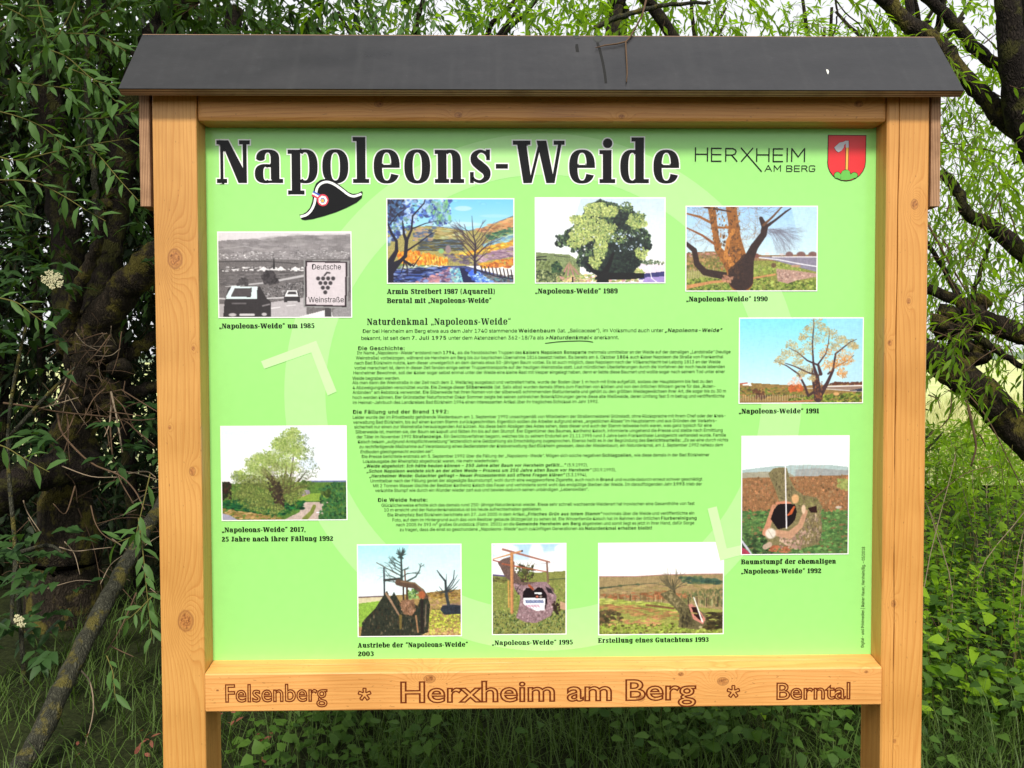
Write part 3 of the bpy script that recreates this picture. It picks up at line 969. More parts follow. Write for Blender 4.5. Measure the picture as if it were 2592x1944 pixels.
def pic_1989():
    p = Pic(240, 156, 3)
    p.grad(0, .8, (205, 228, 248), (255, 255, 255))
    p.poly([(0, 0), (.35, 0), (.2, .7), (0, .7)], (245, 250, 255), .7)
    p.poly([(0, .64), (.26, .67), (.34, .75), (.34, 1), (0, 1)], (125, 140, 95), 1, .35)
    p.line([(0, .7), (.08, .69)], .008, (40, 45, 40)); p.line([(.14, .68), (.26, .7)], .005, (60, 65, 55)); p.line([(0, .73), (.08, .73)], .012, (35, 40, 35))
    p.dabs([(0, .74), (.2, .74), (.2, .92), (0, .92)], 280, [(120, 135, 80), (150, 165, 110), (90, 105, 60)], .004, .01, 1, .9)
    for k in range(9):
        x = .16 + k * .028
        p.line([(.26, .76), (x, .96)], .009, (195, 130, 135) if k % 2 else (150, 150, 95))
    p.dabs([(0, .86), (.22, .88), (.22, 1), (0, 1)], 260, [(40, 55, 35), (120, 130, 85), (175, 185, 130), (70, 85, 55)], .004, .012)
    p.dabs([(.12, .8), (.16, .75), (.2, .82), (.19, .88), (.13, .88)], 70, [(45, 75, 50), (65, 95, 60), (30, 50, 40)], .006, .012)
    p.dabs([(.16, .93), (.5, .9), (.84, .92), (.8, 1), (.16, 1)], 300, [(210, 150, 150), (175, 185, 110), (140, 160, 90), (225, 205, 140)], .005, .013, 2)
    p.poly([(.8, .8), (.83, .77), (1, .79), (1, 1), (.8, 1)], (238, 225, 240)); p.poly([(.82, .9), (1, .87), (1, .94), (.8, .97)], (60, 60, 120)); p.poly([(.85, .94), (1, .93), (1, 1), (.83, 1)], (170, 150, 215))
    p.line([(.88, .8), (.9, .95), (.94, 1)], .006, (255, 255, 255))
    p.dabs([(.82, .76), (.88, .73), (1, .76), (1, .79), (.82, .78)], 60, [(60, 80, 60), (130, 140, 110), (90, 110, 80)], .005, .01)
    p.dabs([(.57, .9), (.6, .84), (.83, .84), (.85, .9)], 160, [(150, 170, 90), (200, 190, 130), (180, 190, 110)], .005, .012)
    dk = [(30, 42, 38), (18, 26, 28), (45, 62, 50), (25, 35, 33)]
    md = [(85, 110, 72), (110, 135, 90), (60, 85, 60)]
    lt = [(175, 190, 105), (195, 205, 120), (150, 172, 100), (205, 215, 140), (130, 155, 90)]
    p.crown([(.55, .2, .2, .15), (.45, .42, .2, .22), (.72, .45, .15, .25), (.6, .7, .24, .2), (.33, .5, .1, .16), (.2, .5, .05, .07)], 66, md + dk, .008, .02)
    p.crown([(.68, .6, .16, .14), (.62, .76, .17, .14), (.8, .58, .09, .08), (.42, .78, .06, .08), (.68, .28, .06, .1), (.45, .5, .08, .08)], 110, dk, .008, .022)
    p.crown([(.47, .13, .12, .08), (.38, .28, .1, .1), (.36, .44, .1, .1), (.3, .5, .06, .09), (.52, .38, .1, .12), (.5, .58, .05, .16), (.46, .76, .05, .08), (.78, .28, .08, .1), (.82, .66, .05, .07), (.58, .16, .06, .07)], 62, lt, .006, .015)
    p.crown([(.7, .1, .05, .05), (.8, .22, .05, .06), (.62, .48, .1, .06)], 40, md + lt[:1], .006, .013)
    p.dabs([(.55, .4), (.85, .4), (.85, .62), (.58, .66)], 60, [(215, 230, 245), (190, 210, 240)], .003, .009)
    p.dabs([(.2, .35), (.5, .3), (.5, .8), (.3, .66)], 26, [(225, 235, 245)], .003, .008)
    for k in range(260):
        x, y = .2 + .66 * p.r.random(), .1 + .7 * p.r.random()
        c = p.a[min(int(y * p.h), p.h - 1), min(int(x * p.w), p.w - 1)]
        if c.mean() < .78:
            p.line([(x, y), (x + .004, y + .02 + .03 * p.r.random())], .004, np.clip(c * 255 * (.55 + .8 * p.r.random()), 0, 255), .7)
    bk = (14, 12, 16)
    p.line([(.52, 1.0), (.53, .9), (.57, .78), (.6, .66)], [.1, .05, .03, .02], bk); p.line([(.52, .92), (.44, .86), (.4, .78)], [.05, .03, .015], bk)
    p.poly([(.46, .94), (.52, .88), (.84, .89), (.84, .95), (.7, .97), (.46, .97)], (18, 18, 20)); p.line([(.285, .94), (.285, 1)], .01, bk)
    p.grain(.03)
    return p


def pic_1990():
    p = Pic(240, 154, 4)
    p.grad(0, .6, (160, 205, 250), (215, 242, 252)); p.poly([(.8, 0), (1, 0), (1, .6), (.9, .6)], (205, 240, 250), .6)
    p.poly([(0, .55), (.2, .53), (.5, .56), (.6, .58), (1, .57), (1, 1), (0, 1)], (150, 120, 85), 1, .25)
    p.dabs([(0, .54), (.55, .56), (.55, .6), (0, .62)], 120, [(190, 130, 120), (160, 100, 80), (225, 215, 205), (120, 110, 70)], .005, .012, 2)
    for x, r_ in ((.79, .03), (.88, .035), (.97, .035)):
        p.blob(x, .575, r_, .04, (130, 95, 90))
    p.blob(.62, .56, .02, .014, (235, 225, 225)); p.blob(.73, .57, .02, .012, (235, 228, 230)); p.blob(.53, .585, .03, .03, (130, 85, 75))
    p.poly([(.56, .6), (1, .595), (1, .78), (.85, .72), (.7, .65)], (140, 135, 155)); p.line([(.66, .6), (1, .6)], .008, (240, 240, 248)); p.line([(.56, .61), (.7, .63), (.86, .68), (1, .715)], .008, (238, 238, 246))
    p.poly([(0, .66), (.3, .66), (.55, .64), (.7, .65), (.9, .74), (1, .78), (1, 1), (0, 1)], (140, 145, 70), 1, .35)
    p.dabs([(0, .58), (.3, .6), (.3, .74), (0, .76)], 260, [(150, 120, 80), (125, 115, 60), (175, 140, 90), (110, 115, 55)], .005, .014)
    for k in range(16):
        x = .012 + k * .013
        p.line([(x, .74 + .01 * (k % 3)), (x + .004, .86)], .004, (215, 195, 165))
    for k in range(10):
        p.line([(.46 + k * .014, .7), (.46 + k * .014, .77)], .003, (205, 190, 160))
    p.dabs([(0, .86), (.35, .84), (.6, .82), (.68, .9), (1, .88), (1, 1), (0, 1)], 800, [(115, 140, 50), (145, 165, 70), (85, 110, 40), (165, 180, 90), (70, 85, 35)], .004, .012, 1.2)
    p.line([(0, .96), (.2, .9), (.45, .87), (.68, .81)], [.03, .02, .014, .014], (205, 145, 95))
    p.dabs([(.5, .72), (.72, .68), (.92, .76), (.7, .8), (.5, .8)], 200, [(150, 165, 75), (165, 175, 90), (120, 140, 60)], .005, .012)
    p.poly([(.69, .74), (.82, .76), (1, .8), (1, .84), (.85, .88), (.78, .92), (.7, .89)], (185, 150, 135), 1, .2); p.dabs([(.7, .76), (.98, .82), (.8, .9), (.7, .88)], 60, [(205, 175, 160), (160, 125, 115)], .005, .012)
    p.blob(.67, .7, .02, .03, (110, 85, 60)); p.blob(.84, .71, .04, .014, (190, 150, 120))
    tw = (120, 100, 90)
    for k in range(150):
        x = .02 + .56 * p.r.random(); y = .02 + .42 * p.r.random()
        p.twigs(x, y, p.r.random() * 6.28, .05, .0035, tw if k % 2 else (165, 115, 70), 2, .6, al=.6)
    for k in range(80):
        a = p.r.random()
        p.twigs(.6 + .12 * a, .26 + .05 * p.r.random(), .2 - 1.3 * p.r.random(), .09, .0026, (110, 105, 120), 2, .4, -.15, .8)
    for k in range(16):
        p.twigs(.5 + .15 * p.r.random(), .1 * p.r.random(), p.r.random() * 3.1, .06, .003, tw, 2, .6)
    br, dk, og = (150, 95, 45), (55, 38, 34), (190, 125, 60)
    for L, W, c in (([(.4, .9), (.32, .66), (.24, .5), (.22, .3), (.19, 0)], [.12, .08, .05, .045, .06], br), ([(.42, .88), (.4, .62), (.37, .4), (.36, .2), (.34, 0)], [.19, .13, .10, .08, .08], br), ([(.36, .7), (.3, .6), (.32, .4), (.36, .28)], [.05, .035, .03, .03], og), ([(.42, .85), (.48, .62), (.52, .48), (.59, .33), (.6, .24), (.57, .14)], [.2, .08, .06, .05, .05, .03], dk), ([(.59, .26), (.68, .16), (.76, .06), (.8, .02)], [.03, .016, .014, .008], dk), ([(.59, .22), (.66, .12), (.73, 0)], [.02, .015, .01], (110, 75, 50)), ([(0, .44), (.06, .52), (.08, .68), (.14, .78), (.3, .83)], [.03, .04, .045, .05, .06], dk), ([(0, .25), (.12, .34), (.22, .45)], [.01, .016, .02], (140, 85, 50)), ([(0, .08), (.1, .12), (.2, .2)], [.012, .018, .02], (150, 95, 50)), ([(.2, .24), (.28, .25), (.37, .24)], [.02, .016, .02], br), ([(.14, .0), (.24, .03), (.34, .06)], [.02, .014, .01], (80, 50, 35))):
        p.line(L, W, c)
    p.dabs([(.17, 0), (.24, 0), (.34, .3), (.4, .86), (.3, .9), (.2, .4)], 240, [(170, 105, 45), (200, 135, 65), (115, 75, 40), (85, 60, 40)], .004, .01, .6, .8)
    p.dabs([(.32, 0), (.4, 0), (.42, .5), (.44, .85), (.37, .85)], 180, [(175, 115, 55), (130, 85, 45), (90, 60, 40)], .004, .01, .6, .8)
    p.poly([(.4, .64), (.44, .56), (.48, .6), (.5, .7), (.45, .9), (.33, .92), (.32, .76)], dk, .8, .3)
    p.dabs([(.28, .82), (.36, .84), (.34, .92), (.28, .9)], 50, [(165, 115, 95), (190, 140, 110)], .004, .01)
    p.grain(.03)
    return p


def pic_1991():
    p = Pic(230, 160, 5)
    p.grad(0, .8, (130, 225, 252), (205, 238, 250)); p.poly([(.7, 0), (1, 0), (1, .8), (.85, .8)], (175, 222, 245), .5)
    p.poly([(0, .78), (.1, .765), (.5, .8), (.7, .79), (.85, .775), (1, .76), (1, 1), (0, 1)], (150, 120, 70), 1, .3)
    p.poly([(.02, .79), (.03, .77), (.09, .77), (.1, .8)], (245, 240, 240)); p.line([(0, .775), (.06, .765)], .01, (190, 90, 70))
    p.dabs([(.72, .79), (.76, .765), (1, .76), (1, .79)], 80, [(110, 65, 45), (90, 55, 45)], .006, .014, 1.5)
    p.poly([(.68, .82), (1, .795), (1, .88), (.8, .86)], (150, 125, 110)); p.line([(.7, .81), (1, .8)], .009, (250, 248, 250)); p.line([(.55, .83), (.7, .84), (1, .87)], .006, (225, 220, 215)); p.poly([(.9, .86), (1, .83), (1, .87)], (55, 60, 80))
    p.dabs([(0, .82), (.55, .83), (.55, .93), (0, .94)], 380, [(140, 125, 60), (105, 120, 50), (170, 130, 70), (95, 85, 50)], .005, .014, 1.6)
    p.dabs([(.1, .84), (.2, .84), (.21, .95), (.12, .95)], 60, [(115, 75, 50), (90, 60, 45)], .006, .014)
    p.dabs([(.4, .8), (.5, .78), (.53, .86), (.4, .87)], 70, [(205, 110, 60), (180, 90, 50)], .006, .014)
    for k in range(28):
        x = .01 + k * .02
        p.line([(x, .91), (x, .98)], .004, (205, 190, 160))
    p.dabs([(.4, .96), (.6, .91), (1, .88), (1, 1), (.4, 1)], 380, [(90, 115, 40), (130, 150, 60), (60, 75, 30), (165, 165, 70)], .005, .012, 1.4)
    p.line([(.35, 1), (.6, .975)], .012, (190, 120, 80)); p.blob(.79, .9, .025, .02, (215, 165, 110))
    br = (70, 48, 50)
    P = [([(.64, .95), (.63, .7), (.6, .55), (.59, .3), (.6, .1), (.6, 0)], [.07, .035, .016, .012, .008, .004]), ([(.65, .92), (.71, .78), (.76, .62), (.78, .42), (.9, .28), (.95, .25)], [.05, .03, .02, .014, .008, .004]), ([(.6, .88), (.56, .92), (.53, .8), (.48, .66), (.38, .56), (.28, .5)], [.02, .02, .018, .014, .008, .004]), ([(.64, .68), (.55, .64), (.45, .57), (.37, .53)], [.02, .014, .01, .005]), ([(.63, .55), (.55, .5), (.47, .4), (.4, .35)], [.016, .012, .008, .004]), ([(.64, .54), (.7, .42), (.72, .3), (.73, .15)], [.014, .01, .007, .004]), ([(.62, .9), (.6, .75), (.59, .6)], [.03, .022, .014]), ([(.72, .66), (.78, .58), (.88, .5), (.93, .44)], [.014, .01, .007, .004]), ([(.66, .66), (.64, .56)], [.03, .02])]
    for L, W in P:
        p.line(L, W, br)
    cl = [(.62, .05, .06, .06), (.56, .13, .05, .06), (.68, .12, .05, .06), (.52, .22, .04, .05), (.62, .25, .07, .08), (.75, .18, .05, .06), (.83, .24, .05, .05), (.9, .3, .05, .05), (.78, .32, .06, .06), (.42, .32, .05, .06), (.38, .42, .05, .06), (.33, .5, .05, .06), (.48, .42, .05, .06), (.47, .52, .05, .05), (.56, .36, .06, .08), (.7, .4, .06, .08), (.84, .44, .08, .07), (.8, .55, .07, .06), (.88, .5, .05, .05), (.72, .56, .06, .07), (.55, .6, .05, .06), (.84, .66, .04, .06), (.94, .34, .03, .03), (.5, .66, .04, .04), (.6, .7, .04, .05)]
    for (x, y, rx, ry) in cl:
        og = x > .68 and y > .35
        for _ in range(26):
            a_, r_ = p.r.random() * 6.28, p.r.random()
            p.twigs(x + rx * .5 * r_ * math.cos(a_), y + ry * .5 * r_ * math.sin(a_), a_, .018, .003, (195, 150, 95) if og else (165, 145, 105), 1, .6, 0, .6)
        q = [(x + rx * g * math.cos(a), y + ry * g * math.sin(a)) for a in np.linspace(0, 6.28, 20)[:-1] for g in (.7 + .6 * p.r.random(),)]
        p.dabs(q, 130, [(225, 150, 75), (200, 120, 50), (235, 175, 110)] if og else [(200, 180, 125), (180, 160, 105), (220, 195, 140), (150, 135, 100)], .003, .0065, 1, .6)
    for L, W in P[:6]:
        p.line(L, [w_ * .6 for w_ in W], br, .7)
    p.dabs([(.61, .72), (.68, .72), (.68, .96), (.61, .96)], 60, [(150, 95, 60), (110, 70, 50)], .004, .01, .6)
    p.dabs([(.38, .78), (.45, .68), (.5, .7), (.5, .79)], 50, [(230, 190, 170), (215, 170, 150)], .004, .012, 1, .6)
    p.grain(.02)
    return p


def pic_2017():
    p = Pic(220, 160, 6)
    p.grad(0, .65, (228, 240, 252), (250, 250, 255)); p.blob(.7, .4, .08, .07, (205, 225, 248), .5)
    p.poly([(0, .62), (.08, .61), (.5, .6), (.75, .585), (1, .585), (1, 1), (0, 1)], (85, 120, 50), 1, .3)
    p.line([(.7, .59), (1, .59)], .012, (110, 120, 165))
    p.dabs([(0, .6), (.07, .6), (.07, .78), (0, .78)], 80, [(35, 25, 22), (60, 40, 30), (30, 40, 20)], .008, .016)
    p.dabs([(.58, .62), (.66, .58), (.74, .6), (.74, .68), (.58, .68)], 90, [(55, 85, 35), (75, 105, 45), (110, 140, 65)], .007, .014)
    p.poly([(.6, .69), (.7, .68), (.71, .72), (.62, .76)], (150, 140, 150)); p.line([(.6, .77), (.71, .73)], .01, (200, 165, 110))
    p.poly([(.6, .78), (.72, .72), (.86, .72), (.85, .8), (.6, .8)], (135, 165, 65), 1, .15)
    p.poly([(.66, .81), (.86, .81), (.8, .87), (.82, .98), (.83, 1), (.5, 1), (.62, .92)], (195, 175, 165), 1, .12); p.line([(.74, .86), (.72, .92), (.66, 1)], [.03, .03, .04], (120, 130, 60))
    p.dabs([(.78, .66), (.85, .63), (.9, .6), (1, .6), (1, 1), (.77, 1), (.8, .85)], 420, [(45, 95, 45), (30, 65, 35), (75, 120, 60), (55, 105, 60)], .006, .014)
    p.dabs([(.8, .72), (.86, .68), (.88, .73), (.84, .76)], 40, [(55, 75, 30), (80, 100, 45)], .008, .014)
    p.dabs([(0, .8), (.1, .78), (.66, .8), (.64, .9), (.4, .97), (.1, .9), (0, .88)], 330, [(20, 80, 45), (30, 100, 50), (15, 55, 35), (50, 110, 45)], .007, .018, 2)
    p.dabs([(0, .88), (.2, .92), (.45, .97), (.5, 1), (0, 1)], 200, [(175, 140, 90), (150, 120, 70), (190, 160, 110), (120, 110, 50)], .006, .014, 3)
    p.poly([(0, .93), (.06, .95), (.12, 1), (0, 1)], (165, 165, 185)); p.blob(.77, .925, .015, .008, (235, 240, 250))
    bk = (62, 48, 38)
    p.line([(.46, .85), (.45, .68), (.4, .56), (.34, .44)], [.08, .08, .04, .012], bk); p.line([(.46, .7), (.5, .58), (.52, .42)], [.04, .02, .01], bk); p.line([(.48, .72), (.55, .55), (.57, .4), (.58, .28)], [.04, .014, .01, .006], bk); p.line([(.5, .7), (.62, .58), (.68, .48)], [.02, .012, .006], bk)
    cl = [(.57, .07, .07, .06), (.55, .16, .1, .1), (.47, .18, .06, .08), (.5, .28, .12, .09), (.62, .25, .07, .1), (.34, .34, .1, .09), (.26, .4, .08, .09), (.42, .38, .12, .1), (.3, .5, .13, .1), (.5, .44, .13, .1), (.14, .53, .06, .06), (.2, .6, .12, .1), (.35, .62, .13, .1), (.52, .6, .1, .1), (.6, .68, .08, .08), (.18, .74, .12, .1), (.32, .76, .12, .12), (.42, .88, .1, .07), (.28, .85, .12, .07), (.55, .76, .08, .08)]
    for (x, y, rx, ry) in cl:
        q = [(x + rx * g * math.cos(a), y + ry * g * math.sin(a)) for a in np.linspace(0, 6.28, 24)[:-1] for g in (.7 + .6 * p.r.random(),)]
        dk = y > .55
        for _ in range(9):
            a_, r_ = p.r.random() * 6.28, .55 * p.r.random() ** .5
            p.blob(x + rx * r_ * math.cos(a_), y + ry * r_ * math.sin(a_), rx * .42, ry * .42, (104, 116, 58) if dk else (152, 170, 96), .32)
        p.dabs(q, 260, [(125, 140, 65), (100, 115, 55), (145, 155, 85), (75, 85, 40)] if dk else [(160, 180, 95), (140, 165, 80), (180, 195, 120), (115, 140, 65)], .003, .008, 1, .75)
    for (x, y, rx, ry) in [(.66, .14, .05, .08), (.7, .28, .05, .08), (.68, .4, .07, .07), (.74, .48, .05, .06), (.66, .52, .05, .05), (.1, .55, .04, .06)]:
        q = [(x + rx * g * math.cos(a), y + ry * g * math.sin(a)) for a in np.linspace(0, 6.28, 24)[:-1] for g in (.7 + .6 * p.r.random(),)]
        p.dabs(q, 80, [(130, 145, 120), (105, 120, 90), (150, 165, 140)], .003, .006, 1, .7)
    for k in range(24):
        p.twigs(.42 + .12 * p.r.random(), .72, 1.57 + (p.r.random() - .5) * 2.4, .09, .006, (88, 78, 50), 3, .35, 0, .55)
    p.dabs([(.36, .55), (.46, .6), (.5, .8), (.42, .82), (.38, .66)], 90, [(58, 45, 35), (75, 65, 40), (45, 38, 30)], .005, .012)
    p.grain(.03)
    return p


def pic_2003():
    p = Pic(190, 166, 7)
    p.grad(0, .58, (175, 240, 252), (248, 252, 255)); p.poly([(.5, 0), (1, 0), (1, .55), (.3, .55)], (225, 248, 253), .5)
    p.poly([(0, .57), (.25, .56), (.65, .53), (.85, .5), (1, .49), (1, 1), (0, 1)], (160, 135, 85), 1, .25)
    p.poly([(0, .58), (.25, .57), (.2, .64), (0, .66)], (215, 205, 170)); p.poly([(0, .64), (.3, .6), (.2, .9), (0, .9)], (140, 180, 70), 1, .25); p.line([(0, .57), (.24, .56)], .01, (100, 85, 100))
    p.dabs([(.68, .53), (1, .5), (1, .6), (.68, .58)], 90, [(130, 95, 60), (160, 130, 60), (110, 90, 50)], .006, .014, 2)
    p.dabs([(.68, .58), (1, .58), (1, .7), (.68, .7)], 90, [(165, 150, 80), (175, 140, 110), (190, 165, 95)], .006, .014, 2)
    p.dabs([(.66, .7), (1, .72), (1, .94), (.62, .94)], 420, [(195, 205, 80), (215, 220, 100), (165, 180, 60), (120, 120, 60)], .005, .012, 1.5)
    p.dabs([(.6, .93), (1, .92), (1, 1), (.55, 1)], 170, [(220, 190, 130), (195, 200, 90), (180, 130, 100)], .005, .014, 1.5)
    p.dabs([(.48, .5), (.58, .48), (.6, .58), (.5, .6)], 60, [(90, 130, 70), (150, 180, 110), (60, 90, 50)], .008, .016)
    p.poly([(.8, .72), (.82, .67), (.9, .655), (1, .66), (1, .765), (.84, .77)], (45, 52, 62), 1, .4); p.line([(.82, .665), (.92, .652), (1, .665)], .012, (150, 125, 110))
    d = (55, 62, 66)
    p.line([(.88, .66), (.86, .55), (.85, .4), (.8, .33), (.77, .28)], [.03, .028, .018, .014, .006], d); p.line([(.86, .5), (.93, .38), (.94, .28)], [.014, .01, .006], d)
    for e in ((.76, .5), (.79, .46), (.97, .46), (.99, .38), (.86, .32), (.97, .33)):
        p.line([(.86, .52), ((.86 + e[0]) / 2, (.52 + e[1]) / 2 + .02), e], [.012, .008, .004], d)
    p.line([(.18, .19), (.38, .32)], .008, (110, 100, 90)); p.line([(.252, .25), (.255, .56)], [.014, .016], (45, 50, 58)); p.line([(.255, .385), (.4, .37)], .022, (60, 60, 58))
    p.line([(.44, .45), (.44, .62)], .015, (60, 45, 40)); p.line([(.475, .46), (.475, .62)], .018, (75, 50, 40)); p.line([(.455, .28), (.46, .4)], .014, (110, 75, 60))
    t = (62, 75, 72)
    p.line([(.42, .42), (.425, .3), (.42, .12)], [.035, .02, .016], t)
    for k in range(26):
        a = p.r.random() * 6.28
        p.line([(.42, .12), (.42 + .05 * math.cos(a), .11 + .07 * math.sin(a) - .02)], [.014, .003], t)
    for y, L in ((.17, -.06), (.2, -.08), (.24, -.1), (.27, -.1), (.31, -.15), (.37, -.13), (.42, -.12), (.26, .05), (.33, .12)):
        p.twigs(.42, y + .03, (2.6 if L < 0 else .6), abs(L) * .6, .010, t, 3, .6)
    p.line([(.44, .42), (.56, .35), (.6, .28)], [.02, .012, .008], t); p.twigs(.6, .28, 1.4, .03, .01, t, 3, .8)
    p.line([(.39, .41), (.46, .43), (.55, .45), (.62, .51), (.66, .58)], [.06, .06, .05, .05, .05], (95, 75, 62)); p.line([(.42, .4), (.55, .42), (.63, .5)], .014, (130, 105, 80)); p.blob(.62, .55, .035, .045, (175, 100, 65))
    S = [(.02, 1), (.04, .84), (.16, .7), (.26, .53), (.28, .5), (.31, .58), (.35, .52), (.42, .66), (.52, .62), (.58, .68), (.6, .6), (.68, .59), (.7, .66), (.68, .96), (.6, 1)]
    p.poly(S, (48, 52, 42), 1, .3)
    p.dabs(S, 420, [(40, 48, 42), (75, 72, 58), (60, 50, 38), (30, 38, 36), (105, 95, 75)], .004, .013, .5, .8)
    p.poly([(.4, .64), (.44, .6), (.54, .6), (.56, .72), (.52, .78), (.44, .76)], (140, 105, 80), 1, .3); p.dabs([(.4, .62), (.55, .6), (.55, .76), (.42, .76)], 60, [(170, 130, 105), (110, 80, 60)], .005, .012, .6)
    p.line([(.27, .53), (.32, .62), (.38, .74), (.4, .78)], [.02, .022, .018, .01], (160, 130, 105)); p.line([(.41, .78), (.41, .92)], [.03, .02], (115, 100, 55)); p.line([(.56, .78), (.58, .96)], .016, (165, 125, 90))
    p.line([(.62, .62), (.62, .96)], .03, (40, 36, 34)); p.line([(.66, .66), (.65, .9)], .012, (120, 105, 90))
    p.grain(.03)
    return p


def pic_1995():
    p = Pic(136, 164, 8)
    p.grad(0, .35, (175, 215, 250), (240, 246, 255))
    for b in ((.15, .06, .2, .07), (.1, .25, .2, .12), (.85, .2, .25, .12), (.6, .12, .1, .14), (.4, .28, .3, .1), (.95, .06, .1, .06)):
        p.blob(*b, (250, 250, 255), .95)
    p.poly([(0, .34), (.2, .35), (.5, .32), (.8, .31), (1, .3), (1, 1), (0, 1)], (135, 140, 75), 1, .25); p.line([(0, .34), (.2, .355)], .02, (90, 80, 130))
    p.line([(.78, .395), (1, .385)], .012, (70, 85, 55)); p.dabs([(0, .37), (.2, .37), (.2, .42), (0, .42)], 50, [(85, 80, 50), (110, 110, 60)], .008, .02, 2)
    p.dabs([(0, .42), (1, .42), (1, .75), (0, .75)], 460, [(125, 150, 65), (150, 160, 85), (100, 125, 55), (165, 170, 100)], .006, .014, 1)
    p.dabs([(0, .74), (1, .74), (1, 1), (0, 1)], 750, [(95, 120, 60), (130, 150, 90), (70, 85, 45), (155, 165, 110), (55, 65, 40)], .006, .014, .7)
    p.poly([(.93, .64), (1, .66), (1, .74), (.92, .72)], (200, 160, 130))
    st, wd = (120, 92, 100), (205, 145, 95)
    p.poly([(.07, .2), (.14, .16), (.24, .14), (.3, .2), (.3, .3), (.45, .42), (.62, .42), (.76, .44), (.84, .5), (.84, .56), (.5, .5), (.3, .45), (.17, .36)], (110, 88, 82), 1, .35)
    p.poly([(.28, .43), (.44, .46), (.62, .42), (.74, .42), (.82, .52), (.88, .58), (.86, .68), (.8, .8), (.6, .88), (.45, .87), (.32, .82), (.36, .7), (.38, .58), (.3, .5)], (150, 122, 128), 1, .3)
    p.dabs([(.32, .82), (.36, .7), (.4, .5), (.6, .46), (.86, .58), (.8, .8), (.5, .87)], 200, [(165, 138, 145), (130, 102, 108), (180, 155, 160)], .008, .02, 1)
    p.poly([(.72, .47), (.8, .5), (.84, .56), (.76, .54)], (50, 42, 48)); p.dabs([(.82, .66), (.9, .62), (.93, .72), (.9, .78), (.83, .74)], 40, [(45, 35, 30), (60, 45, 35)], .01, .02)
    p.dabs([(.28, .44), (.38, .44), (.38, .56), (.34, .56)], 40, [(75, 60, 62), (150, 130, 135)], .006, .014)
    p.poly([(.42, .53), (.46, .49), (.52, .49), (.56, .52), (.62, .48), (.68, .49), (.74, .56), (.75, .64), (.72, .72), (.44, .66), (.41, .6)], (28, 18, 24)); p.line([(.5, .46), (.55, .5)], .03, (160, 80, 50))
    p.poly([(.57, .535), (.68, .54), (.67, .56), (.57, .555)], (235, 240, 245)); p.blob(.61, .585, .02, .012, (210, 120, 100)); p.blob(.66, .585, .02, .012, (150, 140, 130))
    p.poly([(.42, .595), (.72, .605), (.715, .735), (.6, .745), (.46, .69), (.42, .665)], (244, 246, 252))
    for k in range(12):
        x = .455 + k * .0205
        p.line([(x, .625), (x + .012, .642)], .012, (90, 105, 150) if k % 3 else (60, 70, 120)); p.line([(x, .645 + .006 * (k % 2)), (x + .013, .652)], .010, (80, 100, 155))
        if k < 9:
            p.line([(x + .01, .683), (x + .02, .703 - .01 * (k % 2))], .009, (175, 90, 125))
    p.line([(.46, .672), (.7, .675)], .004, (140, 160, 190)); p.line([(.5, .715), (.7, .72)], .004, (150, 160, 190))
    p.dabs([(.3, .3), (.36, .22), (.42, .24), (.56, .24), (.6, .3), (.55, .38), (.42, .42)], 170, [(85, 100, 45), (115, 130, 65), (50, 55, 35), (70, 50, 45)], .008, .018, 1)
    for k in range(12):
        p.line([(.44, .34), (.3 + .3 * p.r.random(), .18 + .1 * p.r.random())], [.01, .004], (70, 70, 45))
    p.line([(.14, .055), (.78, .2)], [.028, .02], (165, 110, 95)); p.line([(0, .165), (.4, .075)], [.012, .024], wd); p.line([(0, .175), (.1, .195)], .014, (150, 70, 60)); p.line([(.13, .215), (.75, .31)], [.02, .012], (170, 95, 70)); p.line([(.55, .225), (.85, .21)], .005, (110, 110, 120))
    p.line([(.262, .1), (.262, .76)], [.04, .04], wd); p.line([(.28, .12), (.275, .76)], .01, (165, 110, 75)); p.line([(.215, .41), (.22, .7)], .018, (215, 160, 90)); p.line([(.745, .2), (.76, .42)], [.024, .026], (125, 95, 80)); p.blob(.405, .075, .012, .01, (50, 25, 25))
    p.grain(.03)
    return p


